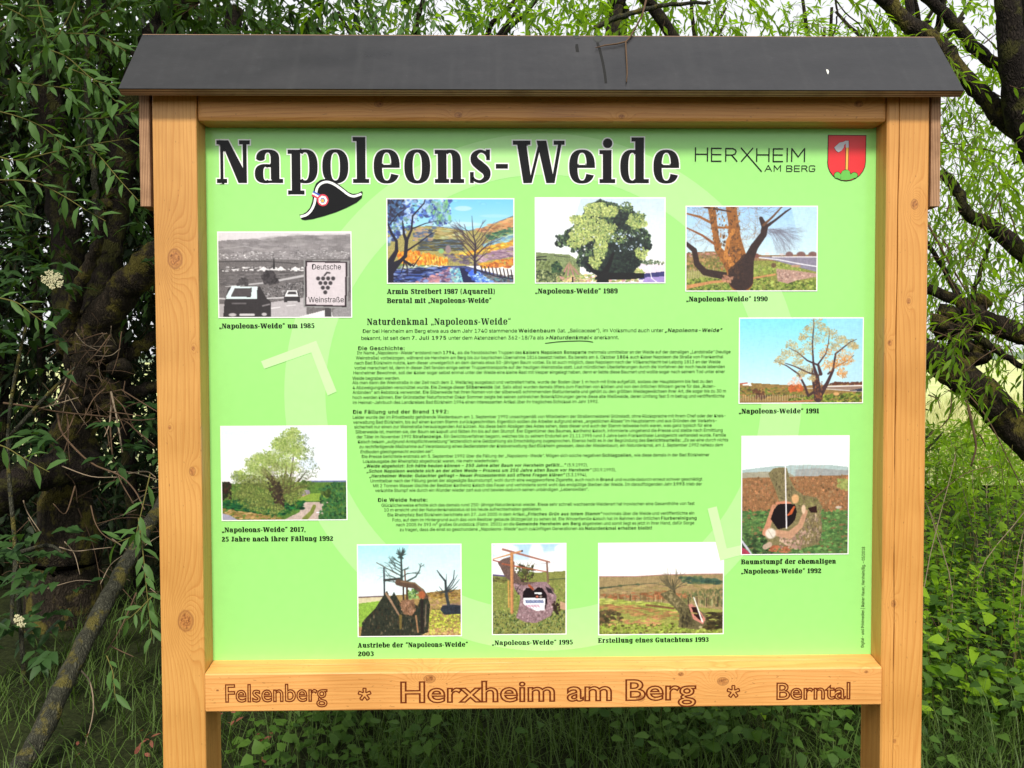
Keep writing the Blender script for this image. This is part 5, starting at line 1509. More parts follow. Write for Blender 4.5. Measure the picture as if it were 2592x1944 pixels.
# ------------------------------------------------------------------ print: running text
BODY = [
    [('Der bei Herxheim am Berg etwa aus dem Jahr 1740 stammende *Weidenbaum* (lat. \u201eSalicaceae\u201c), im Volksmund auch unter #\u201eNapoleons-Weide\u201c#', 914, 1835.5, 840.3, 9.2),
     ('bekannt, ist seit dem *7. Juli 1975* unter dem Aktenzeichen 362-18/7a als #>Naturdenkmal<# anerkannt.', 910, 1570.7, 857.4, 9.2)],
    [('*Die Geschichte:*', 902, 1020.6, 882.8, 9.4),
     ('Ihr Name _\u201eNapoleons-Weide\u201c_ entstand nach *1794,* als die franz\u00f6sischen Truppen des *Kaisers Napoleon Bonaparte* mehrmals unmittelbar an der Weide auf der damaligen _\u201eLandstra\u00dfe\u201c_ (heutige', 899, 1856, 895.2, 8),
     ('Weinstra\u00dfe) vorbeizogen, w\u00e4hrend sie Herxheim am Berg bis zur bayrischen \u00dcbernahme 1816 besetzt hielten. Da bereits am 6. Oktober *1804* auch Kaiser Napoleon die Stra\u00dfe von Frankenthal', 896, 1838, 908, 8),
     ('nach Bad D\u00fcrkheim nutzte, kam dieser unweigerlich an dem damals etwa 50-j\u00e4hrigen Baum vorbei. Es ist auch m\u00f6glich, dass Napoleon nach der V\u00f6lkerschlacht bei Leipzig 1813 an der Weide', 893, 1830.6, 920.8, 8),
     ('vorbei marschiert ist, denn in dieser Zeit fanden einige seiner Truppentransporte auf der heutigen Weinstra\u00dfe statt. Laut m\u00fcndlichen \u00dcberlieferungen durch die Vorfahren der noch heute lebenden', 892, 1841.6, 933.3, 8),
     ('Herxheimer Bewohner, soll der Kaiser sogar selbst einmal unter der Weide eine kleine Rast mit Vesper eingelegt haben, denn er liebte diese Baumart und wollte sogar nach seinem Tod unter einer', 889.8, 1842, 946, 8),
     ('Weide begraben werden.', 887, 1008, 958.7, 8),
     ('Als man dann die Weinstra\u00dfe in der Zeit nach dem 2. Weltkrieg ausgebaut und verbreitert hatte, wurde der Boden \u00fcber 1 m hoch mit Erde aufgef\u00fcllt, sodass der Hauptstamm bis fast zu den', 887, 1810.6, 971, 8),
     ('4 Abzweigungs\u00e4sten versch\u00fcttet wurde. Die Zweige dieser *Silberweide* (lat. Salix alba) wurden damals \u00f6fters zum Flechten von K\u00f6rben und von den \u00f6rtlichen Winzern gerne f\u00fcr das \u201eRuten-', 887.6, 1818, 983.6, 8),
     ('Anbinden\u201c am Rebstock verwendet. Die Silberweide hat ihren Namen von der silberwei\u00df schimmernden Blattunterseite und geh\u00f6rt zu den gr\u00f6\u00dften Weidegew\u00e4chsen ihrer Art, die sogar bis zu 30 m', 887.6, 1845, 996, 8),
     ('hoch werden k\u00f6nnen. Der Gr\u00fcnstadter Naturforscher Oskar Sommer zeigte bei seinen zahlreichen Botanikf\u00fchrungen gerne diese alte Wei\u00dfweide, deren Umfang fast 5 m betrug und ver\u00f6ffentlichte', 887.6, 1841, 1008.7, 8),
     ('im Heimat-Jahrbuch des Landkreises Bad D\u00fcrkheim 1994 einen interessanten Artikel \u00fcber ihr tragisches Schicksal im Jahr 1992.', 888, 1519, 1021.4, 8)],
    [('*Die F\u00e4llung und der Brand 1992:*', 888.6, 1133, 1046, 9.4),
     ('Leider wurde der im Privatbesitz geh\u00f6rende Weidenbaum am 1. September 1992 unsachgem\u00e4\u00df von Mitarbeitern der Stra\u00dfenmeisterei Gr\u00fcnstadt, ohne R\u00fccksprache mit ihrem Chef oder der Kreis-', 888, 1844, 1059.5, 8),
     ('verwaltung Bad D\u00fcrkheim, bis auf einen kurzen Stamm zur\u00fcckgeschnitten. Eigentlich sollten die Arbeiter aufgrund eines _\u201eangeblichen Risses\u201c_ im Hauptstamm und aus Gr\u00fcnden der Verkehrs-', 888.6, 1821.6, 1072, 8),
     ('sicherheit nur einen zur Weinstra\u00dfe herausragenden Ast k\u00fcrzen. Als diese beim Abs\u00e4gen des Astes sahen, dass dieser und auch der Stamm teilweise hohl waren, was ganz typisch f\u00fcr eine', 891.7, 1808.7, 1084, 8),
     ('Silberweide ist, meinten sie, der Baum sei kaputt und f\u00e4llten ihn bis auf den Stumpf. Der Eigent\u00fcmer des Baumes, Karlheinz Kalsch, informierte umgehend die Presse und stellte nach Ermittlung', 895, 1836.7, 1096.6, 8),
     ('der T\u00e4ter im November 1992 *Strafanzeige.* Ein Gerichtsverfahren begann, welches bis zu seinem Endurteil am 21.11.1995 rund 3 Jahre beim Frankenthaler Landgericht verhandelt wurde. Familie', 897.8, 1845, 1109.3, 8),
     ('Kalsch bekam _\u201eaufgrund Amtspflichtverletzung\u201c_ letztendlich eine Geldzahlung als Entsch\u00e4digung zugesprochen. Ebenso hei\u00dft es in der Begr\u00fcndung des *Gerichtsurteils:* _\u201eEs sei eine durch nichts_', 901, 1851, 1121.7, 8),
     ('_zu rechtfertigende Ma\u00dfnahme auf Veranlassung eines Bediensteten der Kreisverwaltung Bad D\u00fcrkheim gewesen, dass der Weidenbaum, ein Naturdenkmal, am 1. September 1992 nahezu dem_', 904, 1837.5, 1134.4, 8),
     ('_Erdboden gleichgemacht worden sei\u201c._', 907, 1093.6, 1147, 8),
     ('Die Presse berichtete erstmals am 5. September 1992 \u00fcber die F\u00e4llung der _\u201eNapoleons-Weide\u201c._ M\u00f6gen sich solche negativen *Schlagzeilen,* wie diese damals in der Bad D\u00fcrkheimer', 910.8, 1803, 1159.6, 8),
     ('Lokalausgabe der Rheinpfalz abgedruckt waren, nie mehr wiederholen:', 914, 1261.6, 1172, 8),
     ('#\u201eWeide abgeholzt: Ich h\u00e4tte heulen k\u00f6nnen \u2013 250 Jahre alter Baum vor Herxheim gef\u00e4llt...\u201c# (5.9.1992),', 917, 1491.8, 1184.2, 8),
     ('#\u201eSchon Napoleon weidete sich an der alten Weide \u2013 Prozess um 250 Jahre alten Baum vor Herxheim\u201c# (30.9.1993),', 923, 1563.8, 1197, 8),
     ('#\u201eHerxheimer Weide: Gutachter gefragt \u2013 Neuer Prozesstermin soll offene Fragen kl\u00e4ren\u201c# (3.3.1994),', 929.6, 1489, 1209.4, 8),
     ('Unmittelbar nach der F\u00e4llung geriet der abges\u00e4gte Baumstumpf, wohl durch eine weggeworfene Zigarette, auch noch in *Brand* und wurde dadurch erneut schwer gesch\u00e4digt.', 933, 1786.7, 1221.8, 8),
     ('Mit 2 Tonnen Wasser l\u00f6schte der Besitzer Karlheinz Kalsch das Feuer und verhinderte somit wohl das endg\u00fcltige Sterben der Weide. Im darauffolgenden Jahr *1993* trieb der', 939.8, 1783.8, 1234.3, 8),
     ('verkohlte Stumpf wie durch ein Wunder wieder zart aus und bewies dadurch seinen unb\u00e4ndigen \u201eLebenswillen\u201c.', 944.7, 1493.3, 1246.7, 8)],
    [('*Die Weide heute:*', 952.3, 1079, 1271.6, 9.4),
     ('Gl\u00fccklicherweise erholte sich das damals rund 250-j\u00e4hrige Naturdenkmal wieder. Diese sehr schnell wachsende Weidenart hat inzwischen eine Gesamth\u00f6he von fast', 961.3, 1765, 1284.3, 8),
     ('10 m erreicht und der Naturdenkmalstatus ist bis heute aufrechterhalten geblieben.', 968, 1372.5, 1296.5, 8),
     ('Die Rheinpfalz Bad D\u00fcrkheim berichtete am 27. Juni 2005 in dem Artikel #\u201eFrisches Gr\u00fcn aus totem Stamm\u201c# nochmals \u00fcber die Weide und ver\u00f6ffentlichte ein', 977, 1764, 1309, 8),
     ('Foto, auf dem im Hintergrund auch das vom Besitzer gebaute St\u00fctzger\u00fcst zu sehen ist. Die Winzerfamilie Kalsch hat im Rahmen der \u00f6rtlichen *Flurbereinigung*', 989.4, 1770, 1321.7, 8),
     ('nach 2005 ihr 393 m\u00b2 gro\u00dfes Grundst\u00fcck (Flstnr. 2501) an die *Gemeinde Herxheim am Berg* abgetreten und somit liegt es jetzt in ihrer Hand, daf\u00fcr Sorge', 998.6, 1764, 1334, 8),
     ('zu tragen, dass die einst so geschundene _\u201eNapoleons-Weide\u201c_ auch zuk\u00fcnftigen Generationen als *Naturdenkmal erhalten bleibt!*', 1008, 1656, 1346.6, 8)]]
KPX = PH / (1664 - 322.0)                      # metres per photo pixel on the panel
for par in BODY:
    acc = ([], [])
    for s, u0, u1, v, cp in par:
        x0, z = pp(u0, v)
        vr = v - (u1 - u0) * 0.0064                # the lines climb a little to the right in the photo
        x1, z1 = pp(u1, vr)
        text_line(acc, s, x0, x1, (z + z1) / 2, cp * KPX, YP - .0009)
    acc_mesh('text_block', acc, m_txt, panel)


def strokes_mesh(name, lines, wd, mat, dy, parent=None):
    ps = []
    for L in lines:
        Q = [P3(u, v, 0) for u, v in L]
        for a, b_ in zip(Q[:-1], Q[1:]):
            a, b_ = np.array(a), np.array(b_)
            tt = (b_ - a) / np.linalg.norm(b_ - a)
            nn = np.array([-tt[2], 0, tt[0]]) * wd / 2
            e = tt * wd * 0.3
            ps.append([tuple(a + nn - e), tuple(b_ + nn + e), tuple(b_ - nn + e), tuple(a - nn - e)])
    return polys_mesh(name, ps, mat, parent or panel, dy)


strokes_mesh('underline', [[(1382, 865), (1410, 861.5), (1440, 859.5), (1470, 858.8), (1490, 859.5), (1504, 862)]], .0019, m_ink, .0009)


# place name: thin wide lettering
def hx(x, y):
    return (1640 + x * .2712, 320 + y * .2712)


def ol(*pts):
    return [hx(*q) for q in pts]


LG = [ol((453, 183), (453, 307)), ol((565, 186), (565, 308)), ol((453, 243), (565, 245)),
      ol((603, 187), (603, 309), (692, 310)), ol((603, 190), (692, 192)), ol((603, 247), (690, 249)),
      ol((735, 311), (735, 193), (800, 195), (825, 207), (830, 225), (820, 245), (795, 254), (735, 253)), ol((790, 254), (840, 313)),
      ol((985, 193), (880, 313)), ol((877, 190), (1068, 408)),
      ol((1022, 196), (1022, 315)), ol((1135, 198), (1135, 317)), ol((1022, 254), (1135, 256)),
      ol((1175, 200), (1175, 318), (1262, 319)), ol((1175, 201), (1262, 203)), ol((1175, 257), (1258, 259)),
      ol((1303, 198), (1303, 320)), ol((1345, 320), (1345, 200), (1404, 278), (1462, 202), (1462, 322))]
strokes_mesh('place_name', LG, .0029, m_ink, .0009)
LG2 = [ol((1100, 408), (1130, 352), (1162, 408)), ol((1112, 388), (1150, 388)), ol((1185, 408), (1185, 354), (1215, 392), (1244, 354), (1244, 409)),
       ol((1300, 411), (1300, 358), (1340, 359), (1350, 371), (1340, 383), (1300, 383)), ol((1335, 384), (1352, 396), (1342, 411), (1300, 411)),
       ol((1420, 412), (1372, 411), (1372, 359), (1420, 360)), ol((1372, 385), (1416, 386)), ol((1440, 412), (1440, 361), (1478, 361), (1488, 374), (1478, 387), (1440, 387)), ol((1470, 387), (1490, 413)),
       ol((1560, 368), (1550, 361), (1515, 361), (1508, 370), (1508, 404), (1516, 413), (1550, 413), (1559, 405), (1559, 390), (1535, 390))]
strokes_mesh('place_name', LG2, .0019, m_ink, .0009)

# printer's line, running up the right edge
V_, F_ = text_arr('Digital- und Printmedien | Rainer Hauer, Herxheim/Bg. \u2013 05/2018', 0.0, 3, 1.0)
xa_, za_ = pp(2189, 1636)
xb_, zb_ = pp(2193, 1383)
s_ = (zb_ - za_) / (V_[:, 0].max() - V_[:, 0].min())
acc = ([(xa_ + (xb_ - xa_) * .5 - q[1] * .0098 / CAPH * .75, YP - .0009, za_ + (q[0] - V_[:, 0].min()) * s_) for q in V_], F_)
acc_mesh('imprint_line', acc, m_txt, panel)

# coat of arms
def cr(x, y):
    return (2060 + x * .0964, 320 + y * .0964)


def crest_out(g=0):
    P = [(362 - g, 238 - g), (1318 + g, 262 - g), (1322 + g, 900)]
    for k in range(13):
        a = -k * math.pi / 12
        P.append((842 + (482 + g) * math.cos(a), 930 + (490 + g) * -math.sin(a)))
    P.append((364 - g, 900))
    return [P3(*cr(*q)) for q in P]


polys_mesh('coat_of_arms', [crest_out(14)], m_ink, panel, .0006)
crest = polys_mesh('coat_of_arms', [crest_out(-4)], m_red, panel, .0008)


def cpoly(pts, mat, dy, g=None):
    return polys_mesh('coat_of_arms', [[P3(*cr(*q)) for q in pts]], mat, panel, dy)


def circ(x, y, rx, ry, n=16, a0=0, a1=2 * math.pi):
    return [(x + rx * math.cos(a0 + (a1 - a0) * k / n), y - ry * math.sin(a0 + (a1 - a0) * k / n)) for k in range(n)]


hoe = [(515, 555), (650, 430), (740, 415), (800, 385), (880, 385), (888, 560), (812, 560), (806, 455), (770, 490), (760, 560), (700, 640), (625, 682), (560, 630)]
cpoly([(702 + (x - 702) * 1.05, 520 + (y - 520) * 1.06) for x, y in hoe], m_ink, .0010)
cpoly(hoe, m_grey, .0012)
cpoly([(808, 560), (892, 560), (888, 1160), (808, 1160)], m_ink, .0010)
cpoly([(820, 560), (880, 560), (876, 1160), (820, 1160)], m_ochre, .0012)
for (x, y, rx, ry) in ((610, 1270, 92, 92), (1040, 1280, 98, 84)):
    cpoly([q for q in circ(x, y, rx, ry, 20)], m_ink, .0013)
    cpoly([q for q in circ(x, y + 2, rx - 12, ry - 12, 20)], m_hill, .0015)
cpoly(circ(825, 1260, 130, 132, 24), m_ink, .0016)
cpoly([(690, 1395), (700, 1240), (735, 1170), (790, 1145), (870, 1145), (915, 1170), (938, 1240), (940, 1395), (840, 1403)], m_hill, .0018)
cpoly([(560, 1300), (700, 1250), (700, 1385), (640, 1360)], m_hill, .0018)
cpoly([(940, 1250), (1110, 1310), (1040, 1350), (940, 1388)], m_hill, .0018)


# hat
def hp(x, y):
    return (540 + x * .1808, 320 + y * .1808)


def hat(pts, mat, dy):
    return polys_mesh('hat_emblem', [[P3(*hp(*q)) for q in pts]], mat, panel, dy)


HT = [(1192, 1212), (1230, 1210), (1290, 1175), (1340, 1115), (1372, 1030), (1385, 930), (1398, 850), (1430, 775), (1490, 728), (1560, 712), (1640, 725), (1720, 770), (1800, 830), (1880, 895), (1940, 918), (2005, 912), (2066, 878), (2078, 890), (2066, 975), (1990, 1040), (1850, 1112), (1700, 1175), (1540, 1228), (1380, 1272), (1270, 1288), (1222, 1280)]
hat(HT, m_ink, .0011)
ws = cat([(1206, 1243), (1290, 1216), (1355, 1155), (1402, 1060), (1422, 950), (1440, 850), (1490, 785), (1560, 757), (1630, 765), (1710, 805), (1800, 870), (1880, 930), (1960, 952), (2063, 918)], 4)
wl, wr = [], []
for i, q in enumerate(ws):
    a, b_ = ws[max(i - 1, 0)], ws[min(i + 1, len(ws) - 1)]
    tt = (b_ - a) / np.linalg.norm(b_ - a)
    wl.append(q + np.array([-tt[1], tt[0]]) * 17)
    wr.append(q - np.array([-tt[1], tt[0]]) * 17)
polys_mesh('hat_emblem', [[P3(*hp(*q)) for q in (wl[i], wl[i + 1], wr[i + 1], wr[i])] for i in range(len(wl) - 1)], m_white, panel, .0013)


def hline(a, b_, w_, mat, dy):
    a, b_ = np.array(a, float), np.array(b_, float)
    tt = (b_ - a) / np.linalg.norm(b_ - a)
    nn = np.array([-tt[1], tt[0]]) * w_
    hat([a + nn, b_ + nn, b_ - nn, a - nn], mat, dy)


hline((1385, 892), (1480, 942), 12, m_blue, .0015)
hline((1376, 915), (1470, 965), 12, m_white, .00152)
hline((1370, 938), (1460, 988), 12, m_rose, .00154)
hat(circ(1522, 1010, 80, 84, 20), m_rose, .0017)
hat(circ(1522, 1012, 64, 66, 7), m_white, .0019)
hat(circ(1520, 1014, 36, 38, 6), m_blue, .0021)
hat(circ(1518, 1017, 24, 25, 12), m_ochre, .0023)

# photographs with white borders
PICS = [(pic_1985, 549.5, 887, 582, 801, 0), (pic_painting, 975.5, 1302.6, 495.5, 712.7, 0), (pic_1989, 1354.6, 1689, 493, 712, 0), (pic_1990, 1739.5, 2073, 516.5, 733.5, 0),
        (pic_1991, 1876.7, 2190, 800, 1019.5, 0), (pic_2017, 555, 873.6, 1075.5, 1318, 0), (pic_2003, 900, 1167.3, 1379.5, 1615.5, 0), (pic_1995, 1244, 1436.4, 1378, 1612, 0),
        (pic_1993, 1517.5, 1839, 1375.7, 1611, 1), (pic_1992, 1883.4, 2155, 1101, 1405, 0)]
for fn, u0, u1, v0, v1, low in PICS:
    um, vm = (u0 + u1) / 2, (v0 + v1) / 2
    x0, x1 = pp(u0, vm)[0], pp(u1, vm)[0]
    z1, z0 = pp(um, v0)[1], pp(um, v1)[1]
    d0 = .0005 if low else .0012
    pc = fn()
    k = .0026
    P = [[(x0, YP, z0), (x1, YP, z0), (x1, YP, z1), (x0, YP, z1)]]
    fr = polys_mesh('photo_print', P, m_white, panel, d0)
    o = pc.done('picture', x0 + k, x1 - k, z0 + k, z1 - k, YP - d0 - .0002, m_photo, panel)
    for g_, sgn in ():
        pass
# lettering inside the oldest picture: the wine road sign
u0, u1, v0, v1 = 552, 884.5, 584.5, 798.5
def ip(a, b_):
    return pp(u0 + (u1 - u0) * a, v0 + (v1 - v0) * b_)
for s, a, b_, c_ in (('Deutsche', .705, .925, .435), ('Weinstra\u00dfe', .675, .945, .825)):
    x0, z = ip(a, c_)
    acc = ([], [])
    text_line(acc, s, x0, ip(b_, c_)[0], z, .0125, YP - .0017)
    acc_mesh('sign_lettering', acc, m_ink, panel)


# routed lettering in the lower rail (Blender's default face, outlines only)
_sv, SANS = SANS, None
_hb = text_arr('H', 0.0, 2)[0]
_CB = float(_hb[:, 1].max() - _hb[:, 1].min())
SANS = _sv
def routed(s, u0, u1, v0, v1, cap_px, r=.00135, bold=.006, sp=1.0):
    cu = bpy.data.curves.new('t', 'FONT')
    cu.body = s
    cu.size = 1.0
    cu.resolution_u = 4
    cu.fill_mode = 'NONE'
    cu.space_character = sp
    cu.offset = bold
    x0, z0 = pr(u0, v0)
    x1, z1 = pr(u1, v1)
    cap = cap_px / 1100.0 * .97
    cu.bevel_depth = r * _CB / cap
    cu.bevel_resolution = 1
    o = bpy.data.objects.new('t', cu)
    me = o.to_mesh()
    V = np.empty(len(me.vertices) * 3, np.float32)
    me.vertices.foreach_get('co', V)
    V = V.reshape(-1, 3)
    F = [tuple(p.vertices) for p in me.polygons]
    o.to_mesh_clear()
    bpy.data.objects.remove(o)
    bpy.data.curves.remove(cu)
    sx = (x1 - x0) / (V[:, 0].max() - V[:, 0].min())
    zz = (z0 + z1) / 2
    Q = [((q[0] - V[:, 0].min()) * sx + x0, YF - q[2] * (cap / _CB) * .22, q[1] * cap / _CB + zz) for q in V]
    me = bpy.data.meshes.new('routed_lettering')
    me.from_pydata(Q, [], F)
    return link('routed_lettering', me, m_burn, rail)


routed('Felsenberg', 572.4, 828, 1773.5, 1772.5, 45, .0016, .004)
routed('Herxheim am Berg', 1011.5, 1765, 1777, 1775, 53, .0017, .01)
routed('Berntal', 1966, 2150, 1767.5, 1766, 43, .0016, .004)
for u, v in ((921, 1759), (1858.5, 1751.7)):
    x, z = pr(u, v)
    out = []
    for k in range(5):
        a = math.pi / 2 + k * 2 * math.pi / 5
        for s_ in (-1, 1):
            q0 = np.array([math.cos(a), math.sin(a)])
            nn = np.array([-q0[1], q0[0]])
            A_ = q0 * .004 + nn * .0028 * s_
            B_ = q0 * .0145 + nn * .0036 * s_
            out.append((A_, B_))
        out.append((q0 * .0145 - nn * .0036, q0 * .0145 + nn * .0036))
        c_ = np.array([math.cos(a + math.pi / 5), math.sin(a + math.pi / 5)]) * .0052
        out.append((q0 * .004 + nn * .0028, c_))
        a2 = a + 2 * math.pi / 5
        q2 = np.array([math.cos(a2), math.sin(a2)])
        n2_ = np.array([-q2[1], q2[0]])
        out.append((c_, q2 * .004 - n2_ * .0028))
    q = MB()
    for A_, B_ in out:
        q.tube([(x + A_[0], YF, z + A_[1]), (x + B_[0], YF, z + B_[1])], .0016, 6)
    q.v = [(a, YF + (b_ - YF) * .22, c_) for a, b_, c_ in q.v]
    q.build('routed_star', m_burn, rail)


# ================================================================== GROUND AND MEADOW
def gz(x, y):
    """gentle lie of the land"""
    return 0.03 * np.sin(x * 1.3 + 0.4) * np.cos(y * 0.9) - 0.02


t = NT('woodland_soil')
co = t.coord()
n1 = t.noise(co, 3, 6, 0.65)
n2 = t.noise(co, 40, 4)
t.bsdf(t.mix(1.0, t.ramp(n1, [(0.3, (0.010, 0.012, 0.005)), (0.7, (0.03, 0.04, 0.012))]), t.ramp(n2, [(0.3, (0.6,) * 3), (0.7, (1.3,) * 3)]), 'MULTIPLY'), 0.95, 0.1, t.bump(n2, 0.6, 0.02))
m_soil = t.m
t = NT('pale_meadow')
co = t.coord()
n1 = t.noise(t.scale(co, (1, 0.4, 1)), 0.35, 6, 0.6)
n2 = t.noise(co, 9, 5, 0.7)
t.bsdf(t.mix(1.0, t.ramp(n1, [(0.3, (0.42, 0.50, 0.17)), (0.7, (0.62, 0.62, 0.32))]), t.ramp(n2, [(0.3, (0.75,) * 3), (0.7, (1.2,) * 3)]), 'MULTIPLY'), 0.95, 0.1)
m_meadow = t.m
m_hillside = flat_mat('distant_hillside', (112, 128, 104), 0.95, 0.05)


def grid_sheet(name, x0, x1, y0, y1, nx, ny, fz, mat):
    xs, ys = np.linspace(x0, x1, nx + 1), np.linspace(y0, y1, ny + 1)
    XX, YY = np.meshgrid(xs, ys)
    ZZ = fz(XX, YY)
    V = np.stack([XX, YY, ZZ], -1).reshape(-1, 3)
    i = np.arange(ny)[:, None] * (nx + 1) + np.arange(nx)[None]
    F = np.stack([i, i + 1, i + nx + 2, i + nx + 1], -1).reshape(-1, 4)
    o = link(name, mesh_np(name, V, F), mat, None, True)
    o['kind'] = 'structure'
    return o


grid_sheet('ground', -30, 30, -12, 9.0, 120, 84, gz, m_soil)
grid_sheet('meadow', -300, 300, 7.1, 700, 40, 60, lambda x, y: 0.05 + 0 * x + (y - 7.1) * 0.002, m_meadow)
grid_sheet('ground', -300, 300, -300, -12, 10, 10, lambda x, y: -0.02 + 0 * x, m_soil)


def hill_z(x, y):
    return 0.4 + 10 * np.clip((y - 380) / 160, 0, 1) * (0.75 + 0.25 * np.sin(x * 0.012 + 1)) * np.clip((640 - y) / 90, 0, 1)


grid_sheet('hills', -500, 500, 370, 640, 60, 12, hill_z, m_hillside)

# ================================================================== LEAVES
def norm(v):
    return v / (np.linalg.norm(v, axis=-1, keepdims=True) + 1e-9)


def leaf_template(kind):
    """unit leaf along +x, lying in xy, blade half-width 0.5; returns V, F (quads with repeated corner for tips)"""
    if kind == 'willow':
        S = [(0.0, 0.0, 0.0), (0.3, 0.40, -0.02), (0.62, 0.42, -0.06), (1.0, 0.0, -0.16)]
    elif kind == 'ovate':
        S = [(0.0, 0.0, 0.0), (0.25, 0.5, 0.02), (0.6, 0.36, 0.0), (1.0, 0.0, -0.10)]
    else:
        S = [(0.0, 0.0, 0.0), (0.35, 0.5, 0.0), (0.7, 0.42, -0.02), (1.0, 0.0, -0.06)]
    V = [(S[0][0], 0, S[0][2])]
    for x, h, z in S[1:3]:
        V += [(x, h, z + 0.10 * h), (x, 0, z), (x, -h, z + 0.10 * h)]
    V.append((S[3][0], 0, S[3][2]))
    F = [(0, 2, 1), (0, 3, 2), (1, 2, 5), (1, 5, 4), (2, 3, 6), (2, 6, 5), (4, 5, 7), (5, 6, 7)]
    return np.array(V, float), np.array(F)


TW, TO, TR = leaf_template('willow'), leaf_template('ovate'), leaf_template('round')
# a small far leaf: four triangles
TF = (np.array([(0, 0, 0), (0.45, 0.5, 0.05), (0.5, 0, -0.03), (0.45, -0.5, 0.05), (1, 0, -0.12)], float), np.array([(0, 2, 1), (0, 3, 2), (1, 2, 4), (2, 3, 4)]))


def leaves(P, D, N, L, W, T):
    """P origin, D direction, N rough normal, L length, W width"""
    D = norm(D)
    Bn = norm(np.cross(N, D))
    N2 = np.cross(D, Bn)
    tv, tf = T
    V = (P[:, None, :] + D[:, None, :] * (tv[None, :, 0:1] * L[:, None, None]) + Bn[:, None, :] * (tv[None, :, 1:2] * W[:, None, None])
         + N2[:, None, :] * (tv[None, :, 2:3] * L[:, None, None]))
    F = tf[None] + (np.arange(len(P)) * len(tv))[:, None, None]
    return V.reshape(-1, 3), F.reshape(-1, 3)


class Bag:
    def __init__(s):
        s.V, s.F, s.n = [], [], 0

    def add(s, V, F):
        s.V.append(V)
        s.F.append(F + s.n)
        s.n += len(V)

    def build(s, name, mat, parent=None, kind=None):
        me = mesh_np(name, np.concatenate(s.V), np.concatenate(s.F))
        o = link(name, me, mat, parent)
        if kind:
            o['kind'] = kind
        return o


def rnd(n, a=-1.0, b=1.0):
    return RNG.uniform(a, b, n)


def spray_bag(bag, twigs, P0, D0, n_leaf, tw_len, leaf_len, leaf_w, T, droop=0.35, splay=0.75):
    """many leafy twigs at once: P0, D0 (m,3)"""
    m = len(P0)
    D0 = norm(D0)
    tl = tw_len * RNG.uniform(0.6, 1.3, m)
    side = norm(np.cross(D0, np.stack([rnd(m), rnd(m), rnd(m, 0.2, 1)], -1)))
    for k in range(n_leaf):
        f = (k + 0.6) / n_leaf
        p = P0 + D0 * (tl * f)[:, None]
        p[:, 2] -= droop * tl * f * f
        sg = 1 if k % 2 else -1
        d = norm(D0 * (0.75 + 0.4 * f) + side * (sg * splay * (1.1 - 0.7 * f)) + np.stack([rnd(m), rnd(m), rnd(m)], -1) * 0.25 + np.array([0, 0, -0.25 - droop * f]))
        nn = np.stack([rnd(m) * 0.7, rnd(m) * 0.7, np.ones(m)], -1)
        L = leaf_len * RNG.uniform(0.6, 1.25, m) * (1.0 - 0.25 * abs(f - 0.55))
        V, F = leaves(p, d, nn, L, leaf_w / leaf_len * L * RNG.uniform(0.8, 1.15, m), T)
        bag.add(V, F)
    if twigs is not None:
        # thin three-sided twig
        a = norm(np.cross(D0, np.array([0.3, 0.4, 0.85])))
        b = np.cross(D0, a)
        r = 0.0016
        V = []
        for f in (0.0, 0.5, 1.0):
            c = P0 + D0 * (tl * f)[:, None]
            c[:, 2] -= droop * tl * f * f
            for k in range(3):
                an = 2.094 * k
                V.append(c + (a * math.cos(an) + b * math.sin(an)) * r * (1.15 - f))
        V = np.stack(V, 1)
        F = []
        for s_ in range(2):
            for k in range(3):
                k2 = (k + 1) % 3
                F += [(s_ * 3 + k, s_ * 3 + k2, s_ * 3 + 3 + k2), (s_ * 3 + k, s_ * 3 + 3 + k2, s_ * 3 + 3 + k)]
        F = np.array(F)[None] + (np.arange(m) * 9)[:, None, None]
        twigs.add(V.reshape(-1, 3), F.reshape(-1, 3))


m_bark_dark = bark_mat('dark_willow_bark', (0.008, 0.006, 0.005), (0.034, 0.026, 0.02), (0.05, 0.05, 0.012))
m_bark_moss = bark_mat('mossy_willow_bark', (0.012, 0.010, 0.006), (0.05, 0.038, 0.026), (0.11, 0.095, 0.018))
m_bark_grey = bark_mat('grey_lichened_bark', (0.032, 0.033, 0.022), (0.10, 0.10, 0.07), (0.14, 0.12, 0.025), 1.4)
m_twig = flat_mat('dry_brown_twig', (92, 74, 58), 0.85, 0.1)
m_twig_pale = flat_mat('pale_grey_twig', (142, 126, 106), 0.85, 0.1)
m_twig_g = flat_mat('green_brown_twig', (104, 100, 52), 0.8, 0.15)
m_shade2 = leaf_mat('shaded_willow_leaf', (0.016, 0.044, 0.006), (0.045, 0.095, 0.016), 0.3)  # darker copy of the willow leaf, crown shade put into its colour
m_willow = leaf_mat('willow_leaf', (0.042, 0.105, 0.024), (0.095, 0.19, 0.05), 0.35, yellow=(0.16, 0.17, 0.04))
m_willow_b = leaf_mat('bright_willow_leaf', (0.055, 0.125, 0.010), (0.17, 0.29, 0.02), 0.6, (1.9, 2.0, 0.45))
m_dark_leaf = leaf_mat('shaded_leaf', (0.006, 0.016, 0.005), (0.018, 0.036, 0.011), 0.12)  # near-black thicket leaf, the deep shade is painted into the colour
m_elder = leaf_mat('elder_leaf', (0.016, 0.048, 0.012), (0.04, 0.09, 0.024), 0.25)
m_nettle = leaf_mat('nettle_leaf', (0.05, 0.14, 0.006), (0.25, 0.42, 0.022), 0.5, yellow=(0.16, 0.2, 0.05))
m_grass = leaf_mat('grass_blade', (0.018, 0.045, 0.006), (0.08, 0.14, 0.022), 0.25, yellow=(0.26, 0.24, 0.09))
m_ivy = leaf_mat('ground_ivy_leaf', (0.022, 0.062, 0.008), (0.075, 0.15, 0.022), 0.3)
m_flower = flat_mat('elder_flower', (188, 184, 148), 0.8, 0.1)
